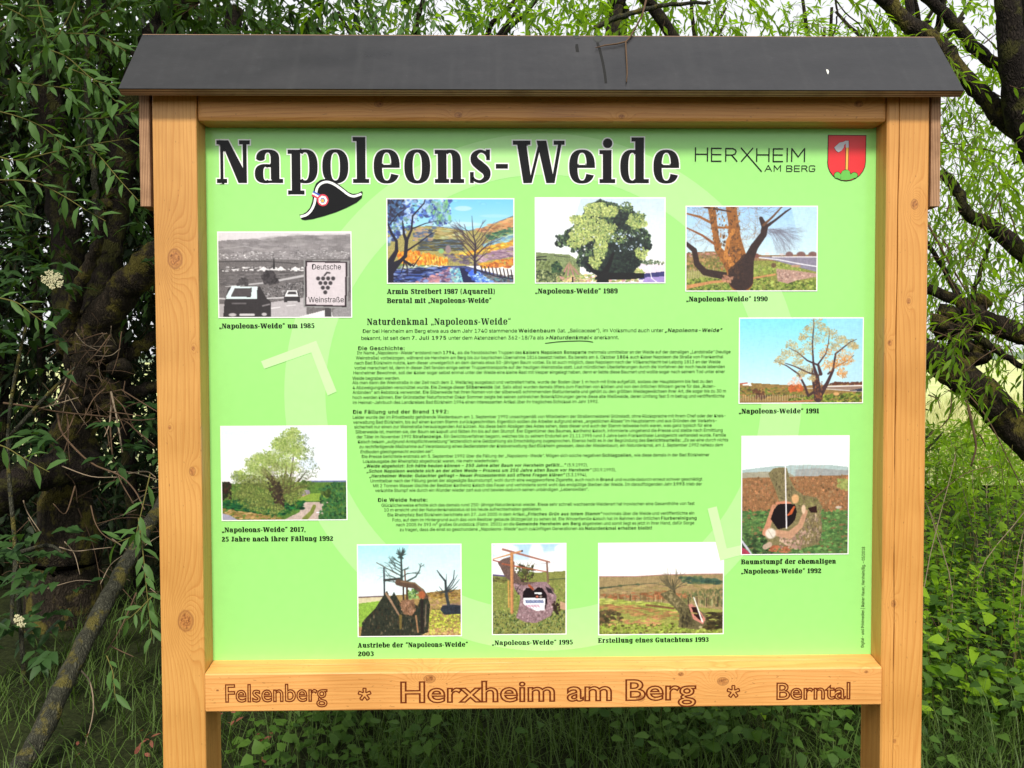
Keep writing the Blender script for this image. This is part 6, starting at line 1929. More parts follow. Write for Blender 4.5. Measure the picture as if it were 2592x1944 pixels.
m_redleaf = leaf_mat('reddish_dead_leaf', (0.16, 0.05, 0.035), (0.26, 0.09, 0.06), 0.2)


def limb(pix, rads, sides=12, n=7, rough=0.09, wob=0.01):
    rough, sides = max(rough, .08), max(sides, 12)
    """pix: [(u, v, Y)] -> tube points in the world"""
    P = cat([at(*q) for q in pix], n)
    R = [float(r) for r in cat([[r] for r in rads], n)]
    P = [p + np.array([random.uniform(-wob, wob) for _ in range(3)]) for p in P]
    q = MB()
    q.tube(P, R, sides, rough)
    return q


def grow(base, d, L, r, depth, out, kids=3, up=0.1):
    """small branching skeleton for far trees; appends (points, radii)"""
    P, p = [base], np.array(base, float)
    d = np.array(d, float)
    for k in range(4):
        d = d + np.array([random.uniform(-.22, .22), random.uniform(-.22, .22), random.uniform(-.1, .2) + up * .3])
        d /= np.linalg.norm(d)
        p = p + d * L / 4
        P.append(p.copy())
    out.append((P, [r * (1 - .12 * k) for k in range(5)], depth))
    if depth > 0:
        for k in range(kids):
            q = P[random.choice((2, 3, 4))]
            a = random.uniform(0, 6.28)
            nd = d + np.array([math.cos(a), math.sin(a), 0.25]) * random.uniform(.5, 1.1)
            grow(q, nd / np.linalg.norm(nd), L * random.uniform(.55, .8), r * .58, depth - 1, out, kids, up)


# ------------------------------------------------------------------ willow on the left
WL = empty('willow_tree', tuple(at(200, 1500, 2.7) * np.array([1, 1, 0])))
tag(WL, 'old willow left of the board, dark mossy trunk with a burr of dry twigs', 'tree')
b = limb([(170, 1420, 2.75), (178, 1200, 2.75), (205, 1010, 2.7), (240, 845, 2.65), (300, 752, 2.6), (400, 650, 2.6), (560, 540, 2.75), (720, 380, 3.0)], [.17, .13, .11, .10, .092, .086, .08, .07], 14, 6, .06, .012)
b.v = [(x, y, z if z > 0.4 else z) for x, y, z in b.v]
gp = at(165, 1700, 2.8)
b.tube(cat([np.array([gp[0], gp[1], -0.1]), np.array([gp[0] + .02, gp[1], 0.35]), at(170, 1420, 2.75)], 4), [.24, .21, .20, .19, .19, .18, .18, .17, .17], 14, .06)
b.build('trunk', m_bark_moss, WL, True)
for pix, rad, mt in (([(510, -60, 3.1), (430, 45, 3.05), (372, 130, 3.0), (325, 300, 3.0), (292, 500, 2.95), (262, 690, 2.9), (222, 900, 2.8)], [.07, .078, .08, .08, .08, .085, .09], m_bark_dark),
                     ([(276, 480, 2.4), (262, 545, 2.4), (236, 640, 2.45), (197, 742, 2.5), (178, 830, 2.6), (190, 950, 2.65)], [.024, .026, .03, .034, .04, .05], m_bark_moss),
                     ([(95, -60, 3.4), (118, 200, 3.35), (150, 430, 3.3), (172, 680, 3.1), (190, 900, 2.9)], [.08, .085, .09, .09, .1], m_bark_dark),
                     ([(225, -60, 2.7), (218, 160, 2.7), (232, 380, 2.75), (250, 560, 2.8)], [.012, .014, .016, .02], m_bark_grey),
                     ([(-60, 1290, 2.3), (40, 1225, 2.35), (120, 1192, 2.45), (230, 1180, 2.6)], [.10, .10, .09, .10], m_bark_dark),
                     ([(395, 850, 2.9), (320, 900, 2.8), (250, 930, 2.75)], [.035, .04, .05], m_bark_moss),
                     ([(520, 960, 3.0), (400, 975, 2.95), (300, 1010, 2.8)], [.03, .035, .04], m_bark_dark)):
    limb(pix, rad, 10).build('branch', mt, WL, True)
# burr: knobbly lump with many short stubs
q = MB()
for k in range(26):
    u, v = random.uniform(165, 300), random.uniform(800, 1060)
    p = at(u, v, 2.62)
    q.tube([p + np.array([0, .07, 0]), p, p + np.array([random.uniform(-.03, .03), -.05, random.uniform(-.03, .03)])], [.07, .055, .02], 8, .25)
q.build('burr', m_bark_moss, WL, True)
TWG = [([(8, 1020, 2.0), (80, 1030, 2.05), (150, 1043, 2.2), (300, 1060, 2.3), (345, 1090, 2.2), (392, 1128, 2.1)], .0055, 0),
       ([(146, 1048, 2.25), (160, 1100, 2.15), (228, 1170, 2.05), (300, 1202, 2.0), (340, 1240, 1.9), (366, 1290, 1.8)], .006, 0),
       ([(281, 990, 2.35), (281, 1120, 2.2), (300, 1205, 2.1), (338, 1275, 2.0)], .005, 0),
       ([(173, 934, 2.3), (160, 985, 2.25), (134, 1030, 2.2)], .005, 1),
       ([(281, 992, 2.2), (296, 1060, 2.15), (310, 1145, 2.1)], .006, 1),
       ([(157, 1180, 2.0), (230, 1206, 2.0), (297, 1208, 1.95)], .003, 1),
       ([(190, 1230, 2.05), (166, 1300, 2.0), (135, 1275, 1.95)], .004, 0),
       ([(310, 1060, 2.3), (350, 1064, 2.2), (392, 1060, 2.1)], .004, 0),
       ([(230, 1280, 2.0), (240, 1320, 1.95), (258, 1350, 1.9), (290, 1372, 1.85)], .0035, 0),
       ([(185, 1650, 1.5), (200, 1690, 1.45), (228, 1728, 1.4), (236, 1800, 1.35), (215, 1890, 1.3)], .004, 1),
       ([(345, 1500, 1.7), (320, 1560, 1.65), (300, 1600, 1.6), (265, 1655, 1.55)], .004, 0),
       ([(280, 1635, 1.6), (310, 1650, 1.55), (338, 1662, 1.5)], .0035, 0),
       ([(150, 1385, 1.9), (190, 1395, 1.9), (240, 1390, 1.9), (285, 1385, 1.95)], .003, 1)]
for k in range(70):
    u, v = random.uniform(150, 330), random.uniform(820, 1060)
    a = random.uniform(0, 6.28)
    L = random.uniform(30, 110)
    u2, v2 = u + L * math.cos(a), v + abs(L * math.sin(a)) * (1 if random.random() < .62 else -1) + 15
    Y = random.uniform(2.15, 2.5)
    TWG.append(([(u, v, Y), ((u + u2) / 2 + random.uniform(-12, 12), (v + v2) / 2 + random.uniform(-12, 12), Y - .08), (u2, v2, Y - .12)], random.uniform(.0015, .004), random.choice((0, 0, 0, 1))))
for k in range(46):
    u = random.uniform(0, 400)
    v = random.uniform(1180, 1500)
    a = random.uniform(-1.4, 1.4)
    L = random.uniform(60, 200)
    Y = random.uniform(2.2, 3.2)
    TWG.append(([(u, v, Y), (u + L * .5 * math.cos(a) + random.uniform(-14, 14), v + L * .5 * math.sin(a), Y + .05), (u + L * math.cos(a), v + L * math.sin(a) + 20, Y)], random.uniform(.0015, .004), random.choice((0, 0, 1))))
for pix, r, pale in TWG:
    P = cat([at(*x) for x in pix], 4)
    q = MB()
    n = len(P)
    q.tube(P, [r * (1 - .5 * i / n) for i in range(n)], 5, .1)
    q.build('twig', m_twig_pale if pale else m_twig, WL, True)

# near leafy willow shoots: every leaf an object of its own
tv, tf = TW
leaf_me = []
for k, (bend, wd) in enumerate(((0.0, 0.30), (0.10, 0.35), (-0.06, 0.27))):
    V = tv.copy()
    V[:, 1] *= wd
    V[:, 2] += bend * V[:, 0] * (1 - V[:, 0]) * 2 - 0.05 * V[:, 0] ** 2
    me = mesh_np('leaf', V, tf)
    me.materials.append(m_willow)
    leaf_me.append(me)
SH = []   # shoots: start (u, v, Y) -> end (u, v, Y)
for L in ([(-20, 0, 1.3), (90, 60, 1.35), (125, 110, 1.4)], [(95, 0, 1.6), (110, 60, 1.6), (122, 100, 1.55)], [(190, 5, 1.5), (165, 60, 1.5), (125, 112, 1.5), (60, 170, 1.5)],
          [(-10, 280, 1.3), (60, 300, 1.35), (120, 330, 1.4), (165, 375, 1.4)], [(112, 122, 1.5), (170, 145, 1.45), (235, 200, 1.4), (290, 215, 1.4)], [(130, 85, 1.6), (200, 85, 1.5), (262, 95, 1.45), (318, 130, 1.4)],
          [(165, 170, 1.6), (215, 190, 1.5), (262, 230, 1.45), (300, 262, 1.4)], [(-10, 395, 1.35), (45, 405, 1.35), (135, 385, 1.4), (235, 365, 1.45), (330, 350, 1.5)], [(230, 370, 1.5), (265, 410, 1.45), (300, 452, 1.4), (352, 510, 1.35)],
          [(-10, 455, 1.3), (80, 460, 1.35), (150, 490, 1.4), (215, 530, 1.4), (268, 560, 1.4)], [(200, 300, 1.7), (250, 300, 1.6), (300, 290, 1.55), (345, 280, 1.5)], [(20, 200, 1.5), (90, 215, 1.45), (170, 225, 1.4), (190, 260, 1.4)],
          [(-20, 95, 1.4), (20, 60, 1.4), (70, 10, 1.4)], [(210, 60, 1.7), (240, 40, 1.65), (290, 20, 1.6), (310, 0, 1.6)], [(-10, 525, 1.3), (30, 520, 1.3), (60, 545, 1.3)], [(-20, 750, 1.2), (40, 765, 1.2), (75, 790, 1.2), (110, 815, 1.2)],
          [(-20, 1120, 1.1), (20, 1135, 1.1), (60, 1160, 1.1), (125, 1195, 1.1)], [(350, 1310, 1.3), (362, 1400, 1.25), (372, 1500, 1.2), (385, 1620, 1.2)], [(380, 1200, 1.3), (350, 1330, 1.25), (345, 1350, 1.25)], [(270, 1660, 1.4), (285, 1700, 1.35), (290, 1745, 1.3), (292, 1770, 1.3)],
          [(385, 1330, 1.35), (330, 1360, 1.3), (290, 1375, 1.3)], [(395, 1500, 1.3), (345, 1550, 1.25), (320, 1570, 1.25)]):
    SH.append(L)
cnt = 0
for L in SH:
    P = cat([at(*x) for x in L], 5)
    q = MB()
    q.tube(P, [.0026 * (1 - .6 * i / len(P)) for i in range(len(P))], 5)
    q.build('shoot', m_twig_g, WL)
    tot = sum(np.linalg.norm(P[i + 1] - P[i]) for i in range(len(P) - 1))
    nl = max(5, int(tot / 0.030))
    for k in range(nl):
        if cnt >= 296:
            break
        f = (k + .7) / nl * (len(P) - 1)
        i = min(int(f), len(P) - 2)
        p = P[i] + (P[i + 1] - P[i]) * (f - i)
        d0 = (P[i + 1] - P[i]) / np.linalg.norm(P[i + 1] - P[i])
        sg = 1 if k % 2 else -1
        sd_ = np.cross(d0, np.array([0, -1.0, 0.15]))
        d = d0 * random.uniform(.5, 1.0) + sd_ * sg * random.uniform(.45, .9) + np.array([random.uniform(-.25, .25), random.uniform(-.5, .3), random.uniform(-.25, .25)])
        d /= np.linalg.norm(d)
        nn = np.array([random.uniform(-.6, .6), random.uniform(-1.3, -.1), 1.0])
        bn = np.cross(nn, d)
        bn /= np.linalg.norm(bn)
        n2 = np.cross(d, bn)
        s_ = random.uniform(.06, .10)
        o = bpy.data.objects.new('leaf', random.choice(leaf_me))
        COL.objects.link(o)
        o.parent = WL
        mtx = Matrix(((d[0], bn[0], n2[0], p[0]), (d[1], bn[1], n2[1], p[1]), (d[2], bn[2], n2[2], p[2]), (0, 0, 0, 1)))
        o.matrix_local = Matrix.Translation(-WL.location) @ mtx @ Matrix.Scale(s_, 4)
        cnt += 1

# the willow's own crown: leafy masses behind and above
def fill(bag, tw, n, box, tl, ll, lw, T, nl=9, test=None, hang=-0.35):
    P = []
    while len(P) < n:
        p = np.array([random.uniform(*box[0]), random.uniform(*box[1]), random.uniform(*box[2])])
        if test is None or test(p):
            P.append(p)
    P = np.array(P)
    D = np.stack([rnd(n), rnd(n) * .8, rnd(n, -.8, .6) + hang], -1)
    spray_bag(bag, tw, P, D, nl, tl, ll, lw, T)


def px_of(p):
    d = p - CAM
    z = d @ AF
    return CW / 2 + FPX * (d @ AR) / z, CH / 2 - FPX * (d @ AU) / z


crown, ctw = Bag(), Bag()
# middle-distance shoots at left
fill(crown, ctw, 110, ((-3.1, -1.2), (2.0, 3.0), (1.75, 3.4)), .35, .085, .026, TW, 9, None, 0.0)
crown.build('foliage', m_shade2, WL, 'stuff')
ctw.build('twigs', m_twig, WL, 'stuff')

# ------------------------------------------------------------------ leaning log
lg = limb([(40, 1965, 1.02), (92, 1880, 1.12), (150, 1752, 1.25), (215, 1622, 1.42), (290, 1482, 1.66), (352, 1372, 1.95), (420, 1255, 2.3)], [.038, .038, .037, .036, .034, .033, .032], 12, 5, .04, .004)
o = lg.build('leaning_log', m_bark_grey, None, True)
tag(o, 'grey lichened pole leaning up from the grass towards the left post', 'log')

# ------------------------------------------------------------------ dark thicket on the left, far behind
th = empty('hedge', (-4.5, 6.0, 0))
tag(th, 'dense dark thicket behind the willow at the left, sky showing through pinholes', 'hedge')
bg1, bt1 = Bag(), Bag()
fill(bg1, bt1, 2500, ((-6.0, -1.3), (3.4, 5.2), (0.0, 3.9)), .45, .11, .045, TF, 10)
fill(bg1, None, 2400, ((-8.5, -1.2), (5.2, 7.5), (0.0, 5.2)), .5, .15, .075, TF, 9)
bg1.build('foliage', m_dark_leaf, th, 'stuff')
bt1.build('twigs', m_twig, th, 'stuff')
for k in range(16):
    x, y = random.uniform(-5.2, -1.6), random.uniform(3.3, 5.0)
    q = MB()
    h = random.uniform(2.5, 4.2)
    q.tube(cat([np.array([x, y, -.1]), np.array([x + random.uniform(-.2, .2), y, h * .4]), np.array([x + random.uniform(-.7, .7), y + random.uniform(-.3, .3), h])], 5), [random.uniform(.02, .06)] * 11, 7, .1)
    q.build('stem', m_bark_dark, th, True)

# ------------------------------------------------------------------ elder shrub with flower heads
EL = empty('elder_shrub', tuple(at(60, 1300, 1.9) * np.array([1, 1, 0])))
tag(EL, 'dark elder shrub at the left edge with two flat cream flower heads', 'shrub')
for L in ([(60, 1700, 1.9), (40, 1400, 1.95), (20, 1100, 2.0), (60, 850, 2.0), (100, 740, 1.95)], [(40, 1420, 1.95), (30, 1560, 1.8), (48, 1580, 1.75)], [(30, 1100, 2.0), (120, 1000, 2.0), (190, 930, 2.0)], [(45, 1400, 1.9), (120, 1380, 1.8), (160, 1400, 1.75)]):
    P = cat([at(*x) for x in L], 4)
    if L[0][1] == 1700:
        P = [np.array([P[0][0], P[0][1], -.05])] + P
    q = MB()
    q.tube(P, [.012 * (1 - .6 * i / len(P)) for i in range(len(P))], 6, .1)
    q.build('stem', m_bark_grey, EL, True)
eb = Bag()
PE = []
for (u0, u1, v0, v1, Y0, Y1, n) in ((-60, 200, 560, 860, 1.85, 2.3, 34), (-60, 150, 860, 1130, 1.9, 2.3, 16), (-60, 180, 1330, 1640, 1.6, 2.2, 34), (250, 395, 560, 700, 2.2, 2.4, 6), (260, 400, 1000, 1200, 2.1, 2.6, 14)):
    for k in range(n):
        PE.append(at(random.uniform(u0, u1), random.uniform(v0, v1), random.uniform(Y0, Y1)))
PE = np.array(PE)
m_ = len(PE)
DE = norm(np.stack([rnd(m_), rnd(m_, -1, .2), rnd(m_, -.6, .4)], -1))
side = norm(np.cross(DE, np.array([0, 0.2, 1.0])))
for k in range(5):          # pinnate leaf: two pairs and an end leaflet
    f = (0.35, 0.35, 0.7, 0.7, 1.0)[k]
    sg = (1, -1, 1, -1, 0)[k]
    p = PE + DE * (.11 * f)
    d = norm(DE * (0.5 if sg else 1.0) + side * sg + np.array([0, -.1, -.25]))
    V, F = leaves(p, d, np.stack([rnd(m_) * .3, rnd(m_, -.8, 0), np.ones(m_)], -1), RNG.uniform(.07, .1, m_), RNG.uniform(.032, .042, m_), TO)
    eb.add(V, F)
eb.build('foliage', m_elder, EL, 'stuff')


def umbel(u, v, Y, R, ru, n):
    c = at(u, v, Y)
    q = MB()
    ax_ = norm(np.array([0.25, -0.85, 0.45]))
    e1 = norm(np.cross(ax_, np.array([0, 0, 1.0])))
    e2 = np.cross(ax_, e1)
    e1, e2 = e1 * math.cos(.6) + e2 * math.sin(.6), e2 * math.cos(.6) - e1 * math.sin(.6)
    for k in range(n):
        a, r = random.uniform(0, 6.28), R * math.sqrt(random.random())
        if math.sin(a * 5 + 1) > .75 and r > R * .45:
            continue
        p = c + e1 * (r * math.cos(a)) * ru + e2 * (r * math.sin(a)) + ax_ * random.uniform(-.004, .006)
        s_ = random.uniform(.0022, .0036)
        a0 = random.uniform(0, 6.28)
        V = [p + (e1 * math.cos(a0 + i * 1.2566) + e2 * math.sin(a0 + i * 1.2566)) * s_ + ax_ * .001 for i in range(5)] + [p]
        q.add(V, [(i, (i + 1) % 5, 5) for i in range(5)])
    o = q.build('flower_head', m_flower, EL)
    o['label'] = 'flat cream cluster of tiny flowers'
    q = MB()
    s0 = c - ax_ * .06 + np.array([0, 0, -.03])
    for k in range(9):
        a = k * .7
        q.tube([s0, c + (e1 * math.cos(a) * ru + e2 * math.sin(a)) * R * .7 - ax_ * .003], .0009, 4)
    q.build('flower_stalk', m_twig_g, EL)


umbel(133, 708, 1.75, .052, .8, 430)
umbel(50, 1572, 1.6, .032, .55, 170)


# ------------------------------------------------------------------ willow on the right
WR = empty('willow_tree', tuple(at(2760, 1500, 2.3) * np.array([1, 1, 0])))
tag(WR, 'crooked willow right of the board with thick arching limbs against white sky', 'tree')
RB = [([(2150, -90, 2.6), (2233, -10, 2.6), (2290, 53, 2.6), (2384, 122, 2.55), (2437, 195, 2.5), (2490, 244, 2.5), (2530, 293, 2.5), (2592, 338, 2.5), (2700, 390, 2.4)], [.040, .042, .044, .05, .045, .045, .05, .055, .06], m_bark_moss),
      ([(2290, -60, 2.9), (2343, -10, 2.9), (2424, 69, 2.9), (2485, 138, 2.85), (2560, 180, 2.8), (2680, 230, 2.7)], [.03, .032, .034, .036, .034, .034], m_bark_dark),
      ([(2302, -60, 3.2), (2302, 40, 3.2), (2298, 140, 3.2), (2310, 330, 3.2)], [.028, .028, .030, .032], m_bark_dark),
      ([(2540, -60, 2.3), (2556, 60, 2.3), (2566, 200, 2.35), (2590, 330, 2.4), (2680, 480, 2.4)], [.055, .06, .062, .065, .07], m_bark_dark),
      ([(2380, 435, 2.4), (2422, 482, 2.4), (2447, 540, 2.4), (2502, 568, 2.4), (2592, 640, 2.35), (2700, 700, 2.3)], [.022, .028, .032, .038, .046, .055], m_bark_dark),
      ([(2020, 560, 2.7), (2180, 650, 2.55), (2300, 705, 2.5), (2351, 730, 2.5), (2424, 763, 2.45), (2470, 785, 2.4)], [.008, .018, .026, .028, .032, .04], m_bark_moss),
      ([(2508, 618, 2.3), (2480, 690, 2.35), (2455, 775, 2.4)], [.008, .011, .014], m_bark_dark),
      ([(2440, 775, 2.4), (2490, 812, 2.35), (2546, 832, 2.3), (2610, 850, 2.25), (2720, 860, 2.2)], [.05, .055, .055, .058, .06], m_bark_moss),
      ([(1500, 560, 3.1), (1760, 690, 2.9), (1990, 790, 2.65), (2180, 840, 2.5), (2300, 872, 2.45), (2384, 918, 2.4), (2445, 966, 2.35), (2506, 1010, 2.3), (2552, 1070, 2.3), (2610, 1120, 2.25), (2720, 1210, 2.2)], [.012, .035, .055, .07, .075, .082, .085, .085, .085, .09, .1], m_bark_moss),
      ([(2420, 900, 2.4), (2432, 850, 2.4), (2440, 800, 2.4), (2455, 770, 2.4)], [.06, .055, .05, .03], m_bark_moss),
      ([(2340, 600, 2.7), (2400, 700, 2.65), (2440, 770, 2.5)], [.012, .015, .02], m_bark_dark),
      ([(2592, 930, 2.3), (2530, 890, 2.3), (2470, 850, 2.35)], [.015, .018, .02], m_bark_dark),
      ([(1880, -60, 3.6), (1640, -10, 3.6), (1700, 60, 3.6), (1735, 130, 3.6)], [.02, .028, .03, .03], m_bark_grey)]
RB[-1] = ([(1600, -60, 3.4), (1640, 5, 3.4), (1690, 70, 3.4), (1740, 160, 3.4)], [.034, .036, .038, .04], m_bark_dark)
RB += [([(1500, 70, 3.2), (1560, 48, 3.2), (1620, 28, 3.2), (1700, 12, 3.2), (1800, 5, 3.2)], [.014, .017, .015, .013, .009], m_bark_grey),
       ([(2105, -60, 3.0), (2115, 0, 3.0), (2120, 45, 3.0), (2105, 100, 3.0)], [.004, .006, .005, .004], m_bark_dark),
       ([(2090, -20, 3.1), (2150, 40, 3.1), (2200, 85, 3.1)], [.004, .004, .003], m_bark_dark),
       ([(2095, 110, 3.0), (2135, 50, 3.0), (2142, 40, 3.0)], [.003, .003, .002], m_bark_dark)]
for pix, rad, mt in RB:
    limb(pix, rad, 10, 5, .06, .006).build('branch', mt, WR, True)
q = MB()
gp = at(2760, 1500, 2.3)
q.tube(cat([np.array([gp[0], gp[1], -.1]), np.array([gp[0] - .02, gp[1], .4]), at(2720, 1210, 2.2), at(2700, 900, 2.25), at(2690, 600, 2.3), at(2670, 300, 2.4), at(2640, -60, 2.4), at(2600, -500, 2.6)], 4), [.26 - .006 * i for i in range(29)], 14, .06)
q.build('trunk', m_bark_dark, WR, True)
q = MB()
for k in range(16):
    p = at(random.uniform(2390, 2490), random.uniform(750, 930), 2.38)
    q.tube([p + np.array([0, .06, 0]), p, p + np.array([random.uniform(-.04, .04), -.04, random.uniform(-.03, .05)])], [.06, .045, .015], 8, .25)
q.build('burr', m_bark_moss, WR, True)
TW2 = [([(2445, 1007, 2.25), (2466, 1100, 2.2), (2470, 1135, 2.2), (2458, 1180, 2.2)], .008), ([(2470, 1105, 2.2), (2480, 1100, 2.2), (2495, 1130, 2.2)], .005),
       ([(2440, 985, 2.25), (2500, 1060, 2.15), (2560, 1180, 2.1), (2600, 1260, 2.1)], .004), ([(2350, 1275, 2.0), (2440, 1200, 2.0), (2520, 1180, 2.0)], .003),
       ([(2350, 1000, 2.3), (2372, 1010, 2.3), (2380, 1035, 2.3)], .004), ([(2345, 1540, 1.8), (2400, 1640, 1.8), (2450, 1740, 1.8)], .003), ([(2345, 560, 2.3), (2400, 660, 2.3), (2450, 745, 2.3)], .007),
       ([(2410, 990, 2.3), (2400, 1060, 2.25), (2350, 1105, 2.2)], .004)]
for k in range(60):
    u, v = random.uniform(2350, 2590), random.uniform(560, 900)
    a = random.uniform(0, 6.28)
    L = random.uniform(30, 120)
    Y = random.uniform(2.1, 2.6)
    TW2.append(([(u, v, Y), (u + L * .5 * math.cos(a) + random.uniform(-8, 8), v + L * .5 * math.sin(a), Y), (u + L * math.cos(a), v + L * math.sin(a) + 10, Y)], random.uniform(.0015, .004)))
for k in range(26):
    u, v = random.uniform(2340, 2590), random.uniform(100, 560)
    a = random.uniform(0, 6.28)
    L = random.uniform(60, 200)
    Y = random.uniform(2.5, 3.2)
    TW2.append(([(u, v, Y), (u + L * .5 * math.cos(a), v + L * .5 * math.sin(a) + 10, Y), (u + L * math.cos(a), v + L * math.sin(a) + 30, Y)], random.uniform(.002, .005)))
for pix, r in TW2:
    P = cat([at(*x) for x in pix], 4)
    q = MB()
    q.tube(P, [r * (1 - .5 * i / len(P)) for i in range(len(P))], 5, .1)
    q.build('twig', m_twig, WR, True)

cr1, ct1 = Bag(), Bag()


def keep_right(p):
    """leaf density thins out towards the open sky at the upper right"""
    u, v = px_of(p)
    d = 0.5 + 0.5 * math.sin(p[0] * 3.1 + p[2] * 2.3) * math.sin(p[2] * 4.1 + p[1] * 1.7)
    return random.random() < 0.35 + 0.65 * d


fill(cr1, ct1, 420, ((1.3, 3.4), (2.4, 4.2), (1.5, 3.6)), .36, .078, .021, TW, 9, keep_right)
fill(cr1, ct1, 560, ((1.9, 6.0), (4.2, 7.0), (1.65, 4.6)), .5, .10, .03, TF, 10, keep_right)
fill(cr1, ct1, 150, ((1.3, 2.9), (1.7, 2.4), (1.35, 2.75)), .26, .07, .019, TW, 8, lambda p: px_of(p)[0] > 2350)
cr1.build('foliage', m_willow_b, WR, 'stuff')
ct1.build('twigs', m_twig, WR, 'stuff')
# shoots against the white sky above the roof, right
nf, nt_ = Bag(), Bag()
Ps, Ds = [], []
for (u, v, Y) in ((1800, 20, 3), (1830, 60, 3), (1815, -10, 3.1), (1880, 20, 3.2), (1990, 10, 3), (2020, 40, 3), (2055, 60, 2.9), (2160, 0, 2.8), (2190, 60, 2.8), (2230, 70, 2.7), (2190, 20, 2.9), (1850, 70, 3), (2000, 70, 3), (2240, 40, 2.7),
                  (2370, 75, 2.3), (2400, 130, 2.3), (2420, 200, 2.4), (2450, 100, 2.5), (2380, 300, 2.5), (2360, 380, 2.4), (2470, 360, 2.3), (2500, 420, 2.3), (2560, 560, 2.1), (2540, 1020, 1.9), (2420, 1120, 2.0), (2500, 1180, 1.9), (2390, 1180, 2.0), (2560, 1130, 1.8), (2450, 1250, 1.9)):
    for k in range(2):
        Ps.append(at(u + random.uniform(-14, 14), v + random.uniform(-14, 14), Y))
        Ds.append(np.array([random.uniform(-1, 1), random.uniform(-.4, .4), random.uniform(-1.1, .1)]))
spray_bag(nf, nt_, np.array(Ps), np.array(Ds), 7, .17, .07, .016, TW)
nf.build('foliage', m_willow_b, WR, 'stuff')
nt_.build('twigs', m_twig_g, WR, 'stuff')

# ------------------------------------------------------------------ trees behind the board: crown over the roof
def back_tree(x, y, h, label, mat, box, n, seed, ll=.10, lw=.026):
    random.seed(seed)
    T = empty('willow_tree', (x, y, 0))
    tag(T, label, 'tree')
    sk = []
    grow((x, y, -.1), (random.uniform(-.1, .1), -.05, 1), h * .5, .13, 3, sk, 3, .25)
    q = MB()
    for P, R_, dp in sk:
        if dp == 3:
            q.tube(cat(P, 3), [float(r[0]) for r in cat([[r] for r in R_], 3)], 10, .06)
    q.build('trunk', m_bark_dark, T, True)
    q = MB()
    tips = []
    for P, R_, dp in sk:
        if dp < 3:
            q.tube(P, R_, 6, .05)
            tips.append(P[-1])
            tips.append(P[2])
    o = q.build('limbs', m_bark_dark, T, True)
    o['kind'] = 'stuff'
    bag, tw = Bag(), Bag()
    m = int(n * .45)
    c = np.array([random.choice(tips) for _ in range(m)]) + RNG.normal(0, .28, (m, 3))
    spray_bag(bag, tw, c, np.stack([rnd(m), rnd(m), rnd(m, -.9, .5)], -1), 10, .42, ll, lw, TF)
    fill(bag, tw, n - m, box, .42, ll, lw, TF, 10, keep_right if x > 0.4 else None)
    bag.build('foliage', mat, T, 'stuff')
    tw.build('twigs', m_twig, T, 'stuff')
    return T


back_tree(-1.6, 4.6, 5.2, 'willow behind the left half of the roof, dark limbs and mid green leaves', m_willow, ((-3.2, -.3), (2.6, 5.4), (2.1, 4.6)), 1100, 11, .10, .034)
back_tree(0.1, 5.0, 5.4, 'willow rising behind the middle of the roof, sunlit yellow green leaves', m_willow_b, ((-1.2, 1.6), (2.6, 5.8), (2.2, 4.6)), 1150, 23, .10, .034)
back_tree(3.6, 6.4, 5.0, 'thin willow behind the right post, leaves lit against the sky', m_willow_b, ((1.4, 5.0), (4.5, 7.5), (1.7, 4.0)), 640, 31, .10, .032)
random.seed(77)
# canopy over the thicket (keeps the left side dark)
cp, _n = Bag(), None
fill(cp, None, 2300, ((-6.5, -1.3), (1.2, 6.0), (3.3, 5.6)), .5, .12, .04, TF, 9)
fill(cp, None, 330, ((-5, -.75), (-.2, 1.4), (3.9, 5.2)), .5, .12, .04, TF, 9)  # unseen stretch above the board's left end, added to darken the roof's reflection
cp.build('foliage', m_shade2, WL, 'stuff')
# low shrubs seen under the board and between the trees
sh = empty('hedge', (0.4, 5.5, 0))
tag(sh, 'low green undergrowth behind the board, below its lower rail', 'hedge')
ub, ut = Bag(), Bag()
fill(ub, ut, 760, ((-1.6, 2.6), (3.6, 6.0), (0.05, 1.5)), .4, .10, .05, TF, 9)
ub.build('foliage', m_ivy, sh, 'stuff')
ut.build('twigs', m_twig, sh, 'stuff')

# ------------------------------------------------------------------ nettles
def nettle_mesh(h, n, seed):
    random.seed(seed)
    bag = Bag()
    lean = np.array([random.uniform(-.12, .12), random.uniform(-.12, .12), 1])
    P, D, N, L = [], [], [], []
    for k in range(n):
        f = 0.25 + 0.75 * (k + 1) / n
        a0 = k * 1.5708 + random.uniform(-.2, .2)
        c = lean * h * f
        s_ = (.085 if f < .85 else .085 * (1.15 - f) * 3.2) * random.uniform(.85, 1.15)
        for a in (a0, a0 + math.pi):
            d = np.array([math.cos(a), math.sin(a), random.uniform(-.55, .15) + (0.7 if f > .93 else 0)])
            P.append(c + d * .012)
            D.append(d)
            N.append(np.array([random.uniform(-.2, .2), random.uniform(-.2, .2), 1]))
            L.append(max(s_, .03))
    L = np.array(L)
    V, F = leaves(np.array(P), np.array(D), np.array(N), L, L * .58, TO)
    q = MB()
    q.tube([np.zeros(3), lean * h * .5, lean * h], [.004, .003, .0015], 4)
    st = bpy.data.meshes.new('nettle_plant')
    st.from_pydata(q.v, [], q.f)
    st.materials.append(m_twig_g)
    lv = mesh_np('nettle_leaves', V, F)
    lv.materials.append(m_nettle)
    return st, lv


